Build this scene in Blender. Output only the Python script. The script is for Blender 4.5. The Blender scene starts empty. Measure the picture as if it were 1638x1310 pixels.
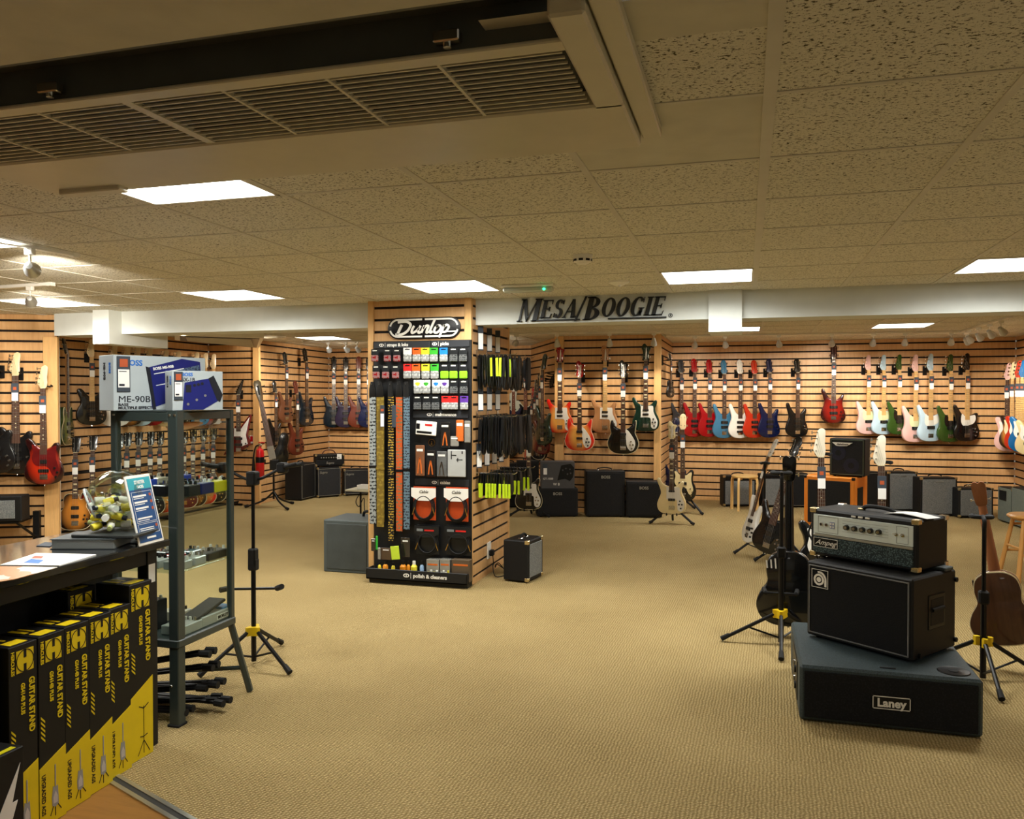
import bpy, math, random
from mathutils import Vector, Matrix
S = bpy.context.scene
COL = S.collection
PI = math.pi
R = math.radians
# ------------------------------------------------------------------ camera, world, exposure
H = 1.53                    # eye height
FPX = 1304.35               # focal length in pixels of a 1638 wide frame
YAW, PIT = 0.27925, -0.01656
CEIL = H + 0.788
cam_d = bpy.data.cameras.new('camera')
cam_d.sensor_width = 36.0
cam_d.lens = FPX / 1638 * 36.0
cam_d.clip_start = 0.05
cam = bpy.data.objects.new('camera', cam_d)
COL.objects.link(cam)
cam.location = (0, 0, H)
cam.rotation_euler = (PI/2 + PIT, 0, YAW)
S.camera = cam
W = bpy.data.worlds.new('world')
S.world = W
W.use_nodes = True
W.node_tree.nodes['Background'].inputs[0].default_value = (1.0, 0.86, 0.66, 1)
W.node_tree.nodes['Background'].inputs[1].default_value = 0.10
S.view_settings.view_transform = 'Standard'
S.view_settings.look = 'None'
S.view_settings.gamma = 1
S.view_settings.exposure = 1.0
S.view_settings.use_curve_mapping = False
PANEL_E = 5.0       # emission of the ceiling light panels
SPOT_W = 31.0       # watts of a track spotlight

def ray(px, py):
    d = Vector(((px-819)/FPX, 1.0, (655-py)/FPX))
    cp, sp = math.cos(PIT), math.sin(PIT)
    d = Vector((d.x, cp*d.y - sp*d.z, sp*d.y + cp*d.z))
    c, s = math.cos(YAW), math.sin(YAW)
    return Vector((c*d.x - s*d.y, s*d.x + c*d.y, d.z))
def at(px, py, X=None, Y=None, Z=None):
    """world point seen at a pixel, on the plane X=, Y= or Z="""
    r = ray(px, py)
    t = X/r.x if X is not None else Y/r.y if Y is not None else (Z-H)/r.z
    return Vector((r.x*t, r.y*t, H + r.z*t))
def ceil_light_area(name, loc, size, watts, col=(1, .985, .93), rot=(0, 0, 0)):
    l = bpy.data.lights.new(name, 'AREA'); l.shape = 'RECTANGLE'
    l.size, l.size_y = size; l.energy = watts; l.color = col
    o = bpy.data.objects.new(name, l); o.location = loc; o.rotation_euler = rot
    l.spread = R(165)
    COL.objects.link(o); return o
# daylight-white panels that stand behind the camera and outside the frame, in the same ceiling
for i, (x, y, w_) in enumerate(((2.8, -0.9, 6), (-0.6, -2.6, 6), (-3.6, -0.9, 7), (3.0, 2.5, 7))):
    ceil_light_area('ceiling_lamp', (x, y, CEIL-.02), (.58, .58), w_)

# ------------------------------------------------------------------ materials
def lin(c):
    out = []
    for v in c[:3]:
        v = v/255.0
        out.append(v/12.92 if v <= .04045 else ((v+.055)/1.055)**2.4)
    return (out[0], out[1], out[2], 1)
MATS = {}
def nodes(name):
    m = bpy.data.materials.new(name); m.use_nodes = True
    nt = m.node_tree; b = nt.nodes['Principled BSDF']
    return m, nt, b
def tc(nt, scale=(1, 1, 1), rot=(0, 0, 0), loc=(0, 0, 0)):
    t = nt.nodes.new('ShaderNodeTexCoord'); mp = nt.nodes.new('ShaderNodeMapping')
    mp.inputs['Scale'].default_value = scale; mp.inputs['Rotation'].default_value = rot
    mp.inputs['Location'].default_value = loc
    nt.links.new(t.outputs['Object'], mp.inputs[0]); return mp.outputs[0]
def noise(nt, vec, scale, detail=3, rough=.5):
    n = nt.nodes.new('ShaderNodeTexNoise'); n.inputs['Scale'].default_value = scale
    n.inputs['Detail'].default_value = detail; n.inputs['Roughness'].default_value = rough
    nt.links.new(vec, n.inputs['Vector']); return n.outputs[0]
def ramp(nt, fac, stops, interp='LINEAR'):
    r = nt.nodes.new('ShaderNodeValToRGB'); e = r.color_ramp.elements
    r.color_ramp.interpolation = interp
    e[0].position, e[0].color = stops[0]; e[1].position, e[1].color = stops[-1]
    for p, c in stops[1:-1]:
        x = e.new(p); x.color = c
    nt.links.new(fac, r.inputs[0]); return r.outputs[0]
def bump(nt, b, h, strength=.3, dist=.01):
    n = nt.nodes.new('ShaderNodeBump'); n.inputs['Strength'].default_value = strength
    n.inputs['Distance'].default_value = dist
    nt.links.new(h, n.inputs['Height']); nt.links.new(n.outputs[0], b.inputs['Normal'])
def math_(nt, op, a, bb=None):
    n = nt.nodes.new('ShaderNodeMath'); n.operation = op
    for i, v in enumerate((a, bb)):
        if v is None: continue
        if isinstance(v, (int, float)): n.inputs[i].default_value = v
        else: nt.links.new(v, n.inputs[i])
    return n.outputs[0]
def shade(c, k):
    return (min(1, c[0]*k), min(1, c[1]*k), min(1, c[2]*k), 1)
def mat(name, rgb=None, rough=.5, metal=0, kind='plain', s=1.0, coat=0, k=.12, b_=.15, rgb2=None, spec=.35):
    if name in MATS: return MATS[name]
    m, nt, b = nodes(name); MATS[name] = m
    c = lin(rgb)
    b.inputs['Roughness'].default_value = rough; b.inputs['Metallic'].default_value = metal
    b.inputs['Coat Weight'].default_value = coat; b.inputs['Coat Roughness'].default_value = .06
    b.inputs['Specular IOR Level'].default_value = spec
    L = nt.links.new
    if kind == 'plain':
        n = noise(nt, tc(nt), 9*s, 4)
        L(ramp(nt, n, [(.3, shade(c, 1-k)), (.7, shade(c, 1+k))]), b.inputs['Base Color'])
    elif kind == 'tolex':
        L(ramp(nt, noise(nt, tc(nt), 300*s, 3), [(.35, shade(c, .6)), (.7, shade(c, 1.5))]), b.inputs['Base Color'])
        bump(nt, b, noise(nt, tc(nt), 420*s, 2), .35, .002)
    elif kind == 'grille':
        v = nt.nodes.new('ShaderNodeTexVoronoi'); v.inputs['Scale'].default_value = 170*s
        L(tc(nt), v.inputs['Vector'])
        c2 = lin(rgb2) if rgb2 else shade(c, 1.9)
        L(ramp(nt, v.outputs['Distance'], [(.15, c2), (.55, c)]), b.inputs['Base Color'])
        bump(nt, b, v.outputs['Distance'], .3, .002)
    elif kind in ('wood', 'woodz'):
        sc = (1.2*s, 14*s, 14*s) if kind == 'wood' else (14*s, 14*s, 1.2*s)
        n = noise(nt, tc(nt, sc), 3.0, 5, .6)
        w2 = noise(nt, tc(nt, tuple(2.5*q for q in sc)), 6.0, 3, .6)
        mx = math_(nt, 'ADD', math_(nt, 'MULTIPLY', n, .7), math_(nt, 'MULTIPLY', w2, .3))
        L(ramp(nt, mx, [(.3, shade(c, 1-1.9*k)), (.5, c), (.7, shade(c, 1+k))]), b.inputs['Base Color'])
        bump(nt, b, w2, b_, .002)
    elif kind == 'burst':     # sunburst finish round the belly of the instrument (local x across, z up)
        sep = nt.nodes.new('ShaderNodeSeparateXYZ'); L(tc(nt), sep.inputs[0])
        x = math_(nt, 'DIVIDE', sep.outputs[0], .165)
        z = math_(nt, 'DIVIDE', math_(nt, 'SUBTRACT', sep.outputs[2], .19), .225)
        d = math_(nt, 'ADD', math_(nt, 'POWER', math_(nt, 'ABSOLUTE', x), 2), math_(nt, 'POWER', math_(nt, 'ABSOLUTE', z), 2))
        d = math_(nt, 'ADD', d, math_(nt, 'MULTIPLY', math_(nt, 'SUBTRACT', noise(nt, tc(nt, (40, 4, 4)), 3, 2), .5), .12))
        c2 = lin(rgb2)
        L(ramp(nt, d, [(.22, c), (.52, tuple(.5*(c[i]+c2[i]) for i in range(3))+(1,)), (.84, c2)]), b.inputs['Base Color'])
    elif kind == 'check':     # woven strap patterns
        v = nt.nodes.new('ShaderNodeTexVoronoi'); v.inputs['Scale'].default_value = 62*s
        L(tc(nt), v.inputs['Vector'])
        c2 = lin(rgb2)
        w = nt.nodes.new('ShaderNodeTexWave'); w.bands_direction = 'Z'; w.inputs['Scale'].default_value = 12*s
        w.inputs['Distortion'].default_value = 3; L(tc(nt), w.inputs['Vector'])
        f = math_(nt, 'MULTIPLY', v.outputs['Distance'], math_(nt, 'ADD', w.outputs[1], .45))
        L(ramp(nt, f, [(.22, c), (.30, c2)], 'CONSTANT'), b.inputs['Base Color'])
    return m
def emis(name, rgb, st):
    if name in MATS: return MATS[name]
    m, nt, b = nodes(name); MATS[name] = m
    b.inputs['Base Color'].default_value = lin(rgb)
    b.inputs['Emission Color'].default_value = lin(rgb); b.inputs['Emission Strength'].default_value = st
    return m
def glass(name, rgb=(240, 250, 245), rough=0.02, alpha=.16):
    """thin clear pane: a faint reflection over a mostly transparent sheet"""
    if name in MATS: return MATS[name]
    m, nt, b = nodes(name); MATS[name] = m
    t = nt.nodes.new('ShaderNodeBsdfTransparent'); g = nt.nodes.new('ShaderNodeBsdfGlossy')
    g.inputs['Roughness'].default_value = rough; g.inputs['Color'].default_value = lin(rgb)
    t.inputs['Color'].default_value = lin((244, 249, 246))
    mx = nt.nodes.new('ShaderNodeMixShader'); f = nt.nodes.new('ShaderNodeLayerWeight')
    f.inputs['Blend'].default_value = .12
    mm = math_(nt, 'ADD', math_(nt, 'MULTIPLY', f.outputs['Fresnel'], .22), alpha*.12 if alpha < .7 else .22)
    nt.links.new(mm, mx.inputs[0]); nt.links.new(t.outputs[0], mx.inputs[1]); nt.links.new(g.outputs[0], mx.inputs[2])
    nt.links.new(mx.outputs[0], nt.nodes['Material Output'].inputs[0]); return m

def carpet_mat():
    m, nt, b = nodes('ribbed_sisal_carpet'); L = nt.links.new
    w1 = nt.nodes.new('ShaderNodeTexWave'); w1.bands_direction = 'Y'; w1.inputs['Scale'].default_value = 27
    w1.inputs['Distortion'].default_value = 3.2; w1.inputs['Detail'].default_value = 2; w1.inputs['Detail Scale'].default_value = 1.5
    w2 = nt.nodes.new('ShaderNodeTexWave'); w2.bands_direction = 'X'; w2.inputs['Scale'].default_value = 21
    w2.inputs['Distortion'].default_value = 4.0; w2.inputs['Detail'].default_value = 2
    v = tc(nt, rot=(0, 0, R(2))); L(v, w1.inputs['Vector']); L(v, w2.inputs['Vector'])
    h = math_(nt, 'MULTIPLY', math_(nt, 'POWER', w1.outputs[1], .6), math_(nt, 'ADD', math_(nt, 'MULTIPLY', w2.outputs[1], .7), .3))
    n = noise(nt, tc(nt), 120, 4, .7); big = noise(nt, tc(nt), 1.3, 4)
    f = math_(nt, 'ADD', math_(nt, 'MULTIPLY', h, .5), math_(nt, 'ADD', math_(nt, 'MULTIPLY', n, .42), math_(nt, 'MULTIPLY', big, .18)))
    L(ramp(nt, f, [(.22, lin((78, 62, 34))), (.40, lin((152, 131, 85))), (.60, lin((188, 164, 114))), (.82, lin((214, 193, 144)))]), b.inputs['Base Color'])
    b.inputs['Roughness'].default_value = .95; b.inputs['Specular IOR Level'].default_value = .1
    bump(nt, b, math_(nt, 'ADD', h, math_(nt, 'MULTIPLY', n, .4)), .9, .006); return m
def tile_mat():
    m, nt, b = nodes('fissured_ceiling_tile'); L = nt.links.new
    n1 = noise(nt, tc(nt, (1, 1.5, 1)), 84, 3, .6); n2 = noise(nt, tc(nt), 210, 2); n3 = noise(nt, tc(nt), .9, 3)
    f = math_(nt, 'MINIMUM', math_(nt, 'MULTIPLY', n1, 1.0), math_(nt, 'ADD', n2, .07))
    base = ramp(nt, f, [(.36, lin((84, 78, 60))), (.43, lin((224, 221, 206))), (.7, lin((232, 229, 216)))])
    mx = nt.nodes.new('ShaderNodeMixRGB'); mx.blend_type = 'MULTIPLY'; mx.inputs[0].default_value = .25
    L(base, mx.inputs[1]); L(ramp(nt, n3, [(.3, (.8, .78, .72, 1)), (.7, (1, 1, 1, 1))]), mx.inputs[2])
    L(mx.outputs[0], b.inputs['Base Color']); b.inputs['Roughness'].default_value = .95
    b.inputs['Specular IOR Level'].default_value = .15
    bump(nt, b, f, .5, .006); return m
def slat_mat():
    """laminate slatwall: vertical beech-like grain that changes from board to board"""
    m, nt, b = nodes('beech_slatwall'); L = nt.links.new
    n = noise(nt, tc(nt, (9, 9, .8)), 3, 4, .6); n2 = noise(nt, tc(nt, (60, 60, 2.5)), 3, 3, .5)
    n3 = noise(nt, tc(nt, (1.1, 1.1, 7)), 1.0, 2)
    f = math_(nt, 'ADD', math_(nt, 'ADD', math_(nt, 'MULTIPLY', n, .45), math_(nt, 'MULTIPLY', n2, .2)), math_(nt, 'MULTIPLY', n3, .35))
    L(ramp(nt, f, [(.30, lin((184, 138, 88))), (.5, lin((208, 163, 110))), (.68, lin((224, 184, 134)))]), b.inputs['Base Color'])
    b.inputs['Roughness'].default_value = .42; return m
M_SLAT = slat_mat(); M_TILE = tile_mat(); M_CARPET = carpet_mat()
M_GROOVE = mat('slat_groove', (20, 12, 7), .8)
M_POST = mat('pine_post', (218, 172, 112), .5, kind='woodz', k=.10)
M_TEE = mat('ceiling_tee', (206, 202, 188), .5, k=.04)
M_PLAS = mat('painted_plaster', (212, 216, 212), .8, k=.03)
M_PLAIN = mat('plain_ceiling_board', (206, 202, 184), .7, k=.06)
M_PANEL = emis('light_diffuser', (253, 255, 248), PANEL_E)
M_BLACK = mat('black_metal', (20, 20, 21), .38, .3, k=.1)
M_RUB = mat('black_rubber', (16, 16, 16), .7, k=.1)
M_CHROME = mat('chrome', (212, 210, 204), .18, 1, k=.03)
M_WHITE = mat('white_plastic', (236, 234, 226), .4, k=.03)
M_PAPER = mat('white_paper', (240, 240, 236), .7, k=.02)
M_YEL = mat('yellow_plastic', (226, 190, 20), .45, k=.06)
M_GREEN = mat('green_tape', (40, 150, 110), .5)
M_ORT = mat('orange_print', (176, 84, 48), .5)
M_TAG = mat('slate_card', (58, 66, 76), .6)
M_GOLD = mat('gold_metal', (212, 172, 92), .25, 1, k=.03)
M_GLASS = glass('clear_glass')

# ------------------------------------------------------------------ mesh building
class MB:
    def __init__(s): s.v = []; s.f = []; s.m = []; s.T = Matrix.Identity(4)
    def add(s, vs, fs, mi=0):
        n = len(s.v); s.v += [tuple(s.T @ Vector(v)) for v in vs]
        s.f += [tuple(i+n for i in f) for f in fs]; s.m += [mi]*len(fs); return s
    def box(s, x0, x1, y0, y1, z0, z1, mi=0):
        if x0 > x1: x0, x1 = x1, x0
        if y0 > y1: y0, y1 = y1, y0
        if z0 > z1: z0, z1 = z1, z0
        vs = [(x, y, z) for z in (z0, z1) for y in (y0, y1) for x in (x0, x1)]
        return s.add(vs, [(0, 2, 3, 1), (4, 5, 7, 6), (0, 1, 5, 4), (2, 6, 7, 3), (0, 4, 6, 2), (1, 3, 7, 5)], mi)
    def rbox(s, x0, x1, y0, y1, z0, z1, b=.004, mi=0):
        """box with chamfered edges and corners"""
        a = [(min(x0, x1), max(x0, x1)), (min(y0, y1), max(y0, y1)), (min(z0, z1), max(z0, z1))]
        vs = []; idx = {}
        for sx in (0, 1):
            for sy in (0, 1):
                for sz in (0, 1):
                    c = (a[0][sx], a[1][sy], a[2][sz]); ins = (c[0]+(b if not sx else -b), c[1]+(b if not sy else -b), c[2]+(b if not sz else -b))
                    for ax in range(3):
                        p = list(ins); p[ax] = c[ax]; idx[(sx, sy, sz, ax)] = len(vs); vs.append(tuple(p))
        fs = []
        for ax in range(3):
            o = [i for i in range(3) if i != ax]
            for sd in (0, 1):
                q = []
                for (u, w) in ((0, 0), (1, 0), (1, 1), (0, 1)):
                    k = [0, 0, 0]; k[ax] = sd; k[o[0]] = u; k[o[1]] = w; q.append(idx[(k[0], k[1], k[2], ax)])
                flip = (sd == 0) ^ (ax == 1)
                fs.append(tuple(q[::-1] if flip else q))
            for u in (0, 1):
                for w in (0, 1):
                    k0 = [0, 0, 0]; k1 = [0, 0, 0]; k0[ax] = 0; k1[ax] = 1
                    k0[o[0]] = k1[o[0]] = u; k0[o[1]] = k1[o[1]] = w
                    q = (idx[(*k0, o[0])], idx[(*k1, o[0])], idx[(*k1, o[1])], idx[(*k0, o[1])])
                    fs.append(q)
        for sx in (0, 1):
            for sy in (0, 1):
                for sz in (0, 1): fs.append(tuple(idx[(sx, sy, sz, ax)] for ax in range(3)))
        ctr = Vector(((x0+x1)/2, (y0+y1)/2, (z0+z1)/2)); out = []
        for f in fs:
            p = [Vector(vs[i]) for i in f]; nrm = (p[1]-p[0]).cross(p[2]-p[0]); cc = sum(p, Vector())/len(p)
            out.append(f if nrm.dot(cc-ctr) >= 0 else f[::-1])
        return s.add(vs, out, mi)
    def cyl(s, p0, p1, r0, r1=None, n=12, mi=0, caps=True):
        p0, p1 = Vector(p0), Vector(p1); r1 = r0 if r1 is None else r1
        d = (p1-p0).normalized(); u = d.orthogonal().normalized(); w = d.cross(u)
        vs = []
        for p, r in ((p0, r0), (p1, r1)):
            for i in range(n):
                a = 2*PI*i/n; vs.append(tuple(p + (u*math.cos(a) + w*math.sin(a))*r))
        fs = [(i, (i+1) % n, n+(i+1) % n, n+i) for i in range(n)]
        if caps: fs += [tuple(range(n-1, -1, -1)), tuple(range(n, 2*n))]
        return s.add(vs, fs, mi)
    def tube(s, pts, r, n=8, mi=0):
        pts = [Vector(p) for p in pts]; vs = []; N = len(pts); u = None
        rs = r if isinstance(r, (list, tuple)) else [r]*N
        for i, p in enumerate(pts):
            d = (pts[min(i+1, N-1)] - pts[max(i-1, 0)]).normalized()
            u = d.orthogonal().normalized() if u is None else (u - d*u.dot(d)).normalized()
            w = d.cross(u)
            for k in range(n):
                a = 2*PI*k/n; vs.append(tuple(p + (u*math.cos(a)+w*math.sin(a))*rs[i]))
        fs = [(i*n+k, i*n+(k+1) % n, (i+1)*n+(k+1) % n, (i+1)*n+k) for i in range(N-1) for k in range(n)]
        fs += [tuple(range(n-1, -1, -1)), tuple(range((N-1)*n, N*n))]
        return s.add(vs, fs, mi)
    def slab(s, o, y0, y1, b=0.0, mi=0, ms=None):
        """outline o in the x-z plane, thickness y0..y1 (y0 is the front), rounded edges b"""
        ar = sum(o[i][0]*o[(i+1) % len(o)][1] - o[(i+1) % len(o)][0]*o[i][1] for i in range(len(o)))
        if ar < 0: o = o[::-1]
        n = len(o); nr = []
        for i in range(n):
            a, c = Vector(o[i-1]), Vector(o[(i+1) % n]); t = (c-a)
            t = t.normalized() if t.length > 1e-9 else Vector((1, 0)); nr.append(Vector((-t.y, t.x)))
        rings = [(y0, b), (y0+b*.3, b*.3), (y0+b, 0), (y1-b, 0), (y1-b*.3, b*.3), (y1, b)] if b > 0 else [(y0, 0), (y1, 0)]
        vs = [(o[i][0]+nr[i].x*ins, y, o[i][1]+nr[i].y*ins) for y, ins in rings for i in range(n)]
        k = len(rings); fs = []
        s.add(vs, [], mi); base = len(s.v)-len(vs)
        def put(f, m_): s.f.append(tuple(base+i for i in f)); s.m.append(m_)
        put(tuple(range(n)), mi); put(tuple(range(k*n-1, (k-1)*n-1, -1)), mi)
        for j in range(k-1):
            for i in range(n):
                put((j*n+i, (j+1)*n+i, (j+1)*n+(i+1) % n, j*n+(i+1) % n), mi if ms is None else ms)
        return s
    def sph(s, c, r, n=10, mi=0, sc=(1, 1, 1)):
        vs = [(c[0], c[1], c[2]-r*sc[2])]; h = n//2
        for j in range(1, h):
            t = PI*j/h - PI/2
            for i in range(n):
                a = 2*PI*i/n; vs.append((c[0]+r*sc[0]*math.cos(t)*math.cos(a), c[1]+r*sc[1]*math.cos(t)*math.sin(a), c[2]+r*sc[2]*math.sin(t)))
        vs.append((c[0], c[1], c[2]+r*sc[2])); L_ = len(vs)-1
        fs = [(0, 1+(i+1) % n, 1+i) for i in range(n)] + [(L_, L_-n+i, L_-n+(i+1) % n) for i in range(n)]
        fs += [(1+j*n+i, 1+j*n+(i+1) % n, 1+(j+1)*n+(i+1) % n, 1+(j+1)*n+i) for j in range(h-2) for i in range(n)]
        return s.add(vs, fs, mi)
    def lathe(s, prof, n=24, mi=0, c=(0, 0, 0)):
        vs = [(c[0]+r*math.cos(2*PI*i/n), c[1]+r*math.sin(2*PI*i/n), c[2]+z) for r, z in prof for i in range(n)]
        fs = [(j*n+i, j*n+(i+1) % n, (j+1)*n+(i+1) % n, (j+1)*n+i) for j in range(len(prof)-1) for i in range(n)]
        return s.add(vs, fs, mi)
    def quad(s, a, b, c, d, mi=0): return s.add([a, b, c, d], [(0, 1, 2, 3)], mi)
    def ring(s, c, rx, rz, ix, iz, y0, y1, a0=0, a1=2*PI, n=28, mi=0):
        """flat ring or arc in the x-z plane between an outer and an inner ellipse"""
        for i in range(n):
            t0, t1 = a0+(a1-a0)*i/n, a0+(a1-a0)*(i+1)/n
            q = [(c[0]+a*math.cos(t), c[1]+b*math.sin(t)) for (a, b, t) in ((rx, rz, t0), (rx, rz, t1), (ix, iz, t1), (ix, iz, t0))]
            s.slab(q, y0, y1, 0, mi)
        return s
    def stroke(s, pts, w, y0, y1, mi=0, closed=False):
        """flat ribbon along a path in the x-z plane; w one width or one per point"""
        P = [Vector(p) for p in pts]; N = len(P); ws = w if isinstance(w, (list, tuple)) else [w]*N
        Lf, Rt = [], []
        for i in range(N):
            a = P[i-1] if (i > 0 or closed) else P[i]; c = P[(i+1) % N] if (i < N-1 or closed) else P[i]
            d = (c-a).normalized(); nn = Vector((-d.y, d.x))*ws[i]/2
            Lf.append(P[i]+nn); Rt.append(P[i]-nn)
        for i in range(N if closed else N-1):
            j = (i+1) % N; s.slab([tuple(Lf[i]), tuple(Rt[i]), tuple(Rt[j]), tuple(Lf[j])], y0, y1, 0, mi)
        return s
    def mesh(s, name, mats, smooth=35):
        me = bpy.data.meshes.new(name); me.from_pydata(s.v, [], s.f)
        for m_ in (mats if isinstance(mats, (list, tuple)) else [mats]): me.materials.append(m_)
        me.polygons.foreach_set('material_index', s.m); me.update()
        if smooth:
            me.shade_smooth(); me.set_sharp_from_angle(angle=R(smooth))
        return me
def spline(pts, k=5):
    n = len(pts); out = []
    for i in range(n):
        p0, p1, p2, p3 = (Vector(pts[(i+j-1) % n]) for j in range(4))
        for q in range(k):
            t = q/k
            out.append(tuple(.5*((2*p1)+(p2-p0)*t+(2*p0-5*p1+4*p2-p3)*t*t+(3*p1-p0-3*p2+p3)*t**3)))
    return out
def spath(pts, k=6):
    """open smooth path through 3-D points"""
    P = [Vector(p) for p in pts]; P = [P[0]*2-P[1]] + P + [P[-1]*2-P[-2]]; out = []
    for i in range(1, len(P)-2):
        p0, p1, p2, p3 = P[i-1:i+3]
        for q in range(k):
            t = q/k; out.append(.5*((2*p1)+(p2-p0)*t+(2*p0-5*p1+4*p2-p3)*t*t+(3*p1-p0-3*p2+p3)*t**3))
    out.append(P[-2]); return out

def link(name, me, parent=None, loc=(0, 0, 0), rot=(0, 0, 0), sc=1):
    o = bpy.data.objects.new(name, me); COL.objects.link(o)
    o.location = loc; o.rotation_euler = rot
    o.scale = (sc, sc, sc) if not isinstance(sc, (tuple, list)) else sc
    if parent: o.parent = parent
    return o
def tag(o, label, cat, group=None, kind=None):
    if label: o['label'] = label
    if cat: o['category'] = cat
    if group: o['group'] = group
    if kind: o['kind'] = kind
    return o
def root(name, label, cat, loc=(0, 0, 0), rz=0, group=None, rx=0, ry=0, sc=1):
    o = bpy.data.objects.new(name, None); o.empty_display_size = .05; COL.objects.link(o)
    o.location = loc; o.rotation_euler = (rx, ry, rz); o.scale = (sc, sc, sc)
    return tag(o, label, cat, group)
def part(name, mb, mats, parent, smooth=35, label=None, loc=(0, 0, 0), rot=(0, 0, 0)):
    o = link(name, mb.mesh(name, mats, smooth) if isinstance(mb, MB) else mb, parent, loc, rot)
    if label: o['label'] = label
    return o
def struct(name, mb, mats, smooth=35, parent=None):
    o = link(name, mb.mesh(name, mats, smooth), parent)
    if not parent: o['kind'] = 'structure'
    return o
CM = {}
def cached(key, fn, mats, smooth=35):
    k = (key, tuple(m.name for m in (mats if isinstance(mats, (list, tuple)) else [mats])))
    if k not in CM: CM[k] = fn().mesh(key if isinstance(key, str) else str(key[0]), mats, smooth)
    return CM[k]
TXT = {}
def text(s_, size, m, parent, loc=(0, 0, 0), rz=0, name='lettering', bold=0, shear=0, ex=.0006, align='CENTER', sx=1.0, rot=None, label=None):
    """words standing in the x-z plane, readable from -y; rz turns them within that plane"""
    k = (s_, size, m.name, bold, shear, ex, align, sx)
    if k not in TXT:
        c = bpy.data.curves.new('t', 'FONT'); c.body = s_; c.size = size; c.extrude = ex; c.offset = bold*size
        c.shear = shear; c.align_x = align; c.align_y = 'CENTER'; c.resolution_u = 3
        o = bpy.data.objects.new('t', c); COL.objects.link(o)
        me = bpy.data.meshes.new_from_object(o); bpy.data.objects.remove(o); bpy.data.curves.remove(c)
        for v in me.vertices: v.co = (v.co.x*sx, -v.co.z, v.co.y)
        me.materials.clear(); me.materials.append(m); me.name = name; TXT[k] = me
    o = link(name, TXT[k], parent, loc, rot if rot else (0, -rz, 0))
    if label: o['label'] = label
    return o
# ------------------------------------------------------------------ the room
def slat_run(name, p0, p1, z0=0.0, z1=CEIL, thick=.03, is_root=True, parent=None, phase=.06):
    """slatwall from p0 to p1; the face looks to the right of the walking direction"""
    p0, p1 = Vector(p0), Vector(p1); L_ = (p1-p0).length; d = (p1-p0)/L_
    mb = MB(); mb.box(0, L_, .012, thick, z0, z1, 1)
    zs = [z0] + [phase + .1*k for k in range(-1, 30) if z0+.015 < phase+.1*k < z1-.015] + [z1]
    for a, b in zip(zs[:-1], zs[1:]):
        lo = a + (.0105 if a != z0 else 0); hi = b - (.0105 if b != z1 else 0)
        mb.rbox(0, L_, 0, .0125, lo, hi, .0015, 0)
    o = link(name, mb.mesh(name, [M_SLAT, M_GROOVE]), parent, (p0.x, p0.y, 0), (0, 0, math.atan2(d.y, d.x)))
    if not parent: o['kind'] = 'structure'
    return o
BACK = 12.3
fl = MB(); fl.quad((-10, 2.5, 0), (5, -.5, 0), (5, 13, 0), (-10, 13, 0))
fl.v = []; fl.f = []; fl.m = []
# carpet laid up to the threshold strip, boards on the counter side of it
fl.add([(-10, 5.70, 0), (-1.2, 2.18, 0), (-1.2, -4, 0), (5, -4, 0), (5, 13, 0), (-10, 13, 0)], [(0, 1, 2, 3, 4, 5)], 0)
struct('floor', fl, M_CARPET)
M_BOARD = mat('oak_floorboards', (150, 104, 52), .35, kind='wood', k=.12, s=.8)
fb = MB(); fb.add([(-10, 5.70, 0), (-10, -4, 0), (-1.2, -4, 0), (-1.2, 2.18, 0)], [(0, 1, 2, 3)])
struct('floor', fb, M_BOARD)
# aluminium threshold strip
d_ = Vector((8.8, -3.52, 0)).normalized(); n_ = Vector((d_.y, -d_.x, 0)); a_ = Vector((-3.6, 3.14, 0)); b_ = Vector((-1.2, 2.18, 0))
th = MB()
for (u, w, z, mi) in ((-.03, -.012, .006, 0), (-.012, .012, .003, 1), (.012, .03, .006, 0)):
    c_ = [a_+n_*u, b_+n_*u, b_+n_*w, a_+n_*w]
    th.add([tuple(p) for p in c_] + [(p.x, p.y, z) for p in c_], [(4, 5, 6, 7), (0, 1, 5, 4), (2, 3, 7, 6), (1, 2, 6, 5), (3, 0, 4, 7)], mi)
struct('trim_1', th, [mat('satin_aluminium', (190, 188, 180), .35, .9, k=.03), mat('rubber_insert', (52, 52, 50), .6)])

slat_run('wall_back', (-6.72, BACK), (3.45, BACK))
slat_run('wall_back_bay', (-2.38, 10.55), (-1.05, 10.55))
slat_run('wall_bay_right', (-1.05, 10.55), (-1.05, BACK))
slat_run('wall_bay_left', (-3.22, BACK), (-2.38, 10.55))
slat_run('wall_right', (3.45, BACK), (3.45, 3.0))
slat_run('wall_left_rear', (-6.6, 10.0), (-6.72, BACK))
slat_run('wall_left_return', (-7.37, 10.0), (-6.6, 10.0))
slat_run('wall_left', (-7.37, 6.45), (-7.37, 10.0))
slat_run('wall_left_front', (-9.2, 5.12), (-6.45, 6.42))
pl = MB(); pl.box(-9.3, -9.2, -4, 5.2, 0, CEIL); struct('wall_left_plaster', pl, M_PLAS)
pl = MB(); pl.box(-9.3, 3.6, -4.1, -4, 0, CEIL); struct('wall_front_plaster', pl, M_PLAS)
pl = MB(); pl.box(3.45, 3.55, -4, 3.0, 0, CEIL); struct('wall_right_plaster', pl, M_PLAS)
pl = MB(); pl.box(-7.37, -6.5, 6.45, 6.5, 0, CEIL); struct('wall_left_end', pl, M_PLAS)
def post(n, x, y, w=.06, d=.045, z1=CEIL, rz=0):
    mb = MB(); mb.rbox(-w/2, w/2, -d, 0.0, 0, z1, .003)
    o = struct('trim_%d' % n, mb, M_POST); o.location = (x, y, 0); o.rotation_euler = (0, 0, rz)
post(2, -2.37, 10.56, .12); post(3, -1.085, 10.56, .09); post(4, -6.585, 10.02, .1)
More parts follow.
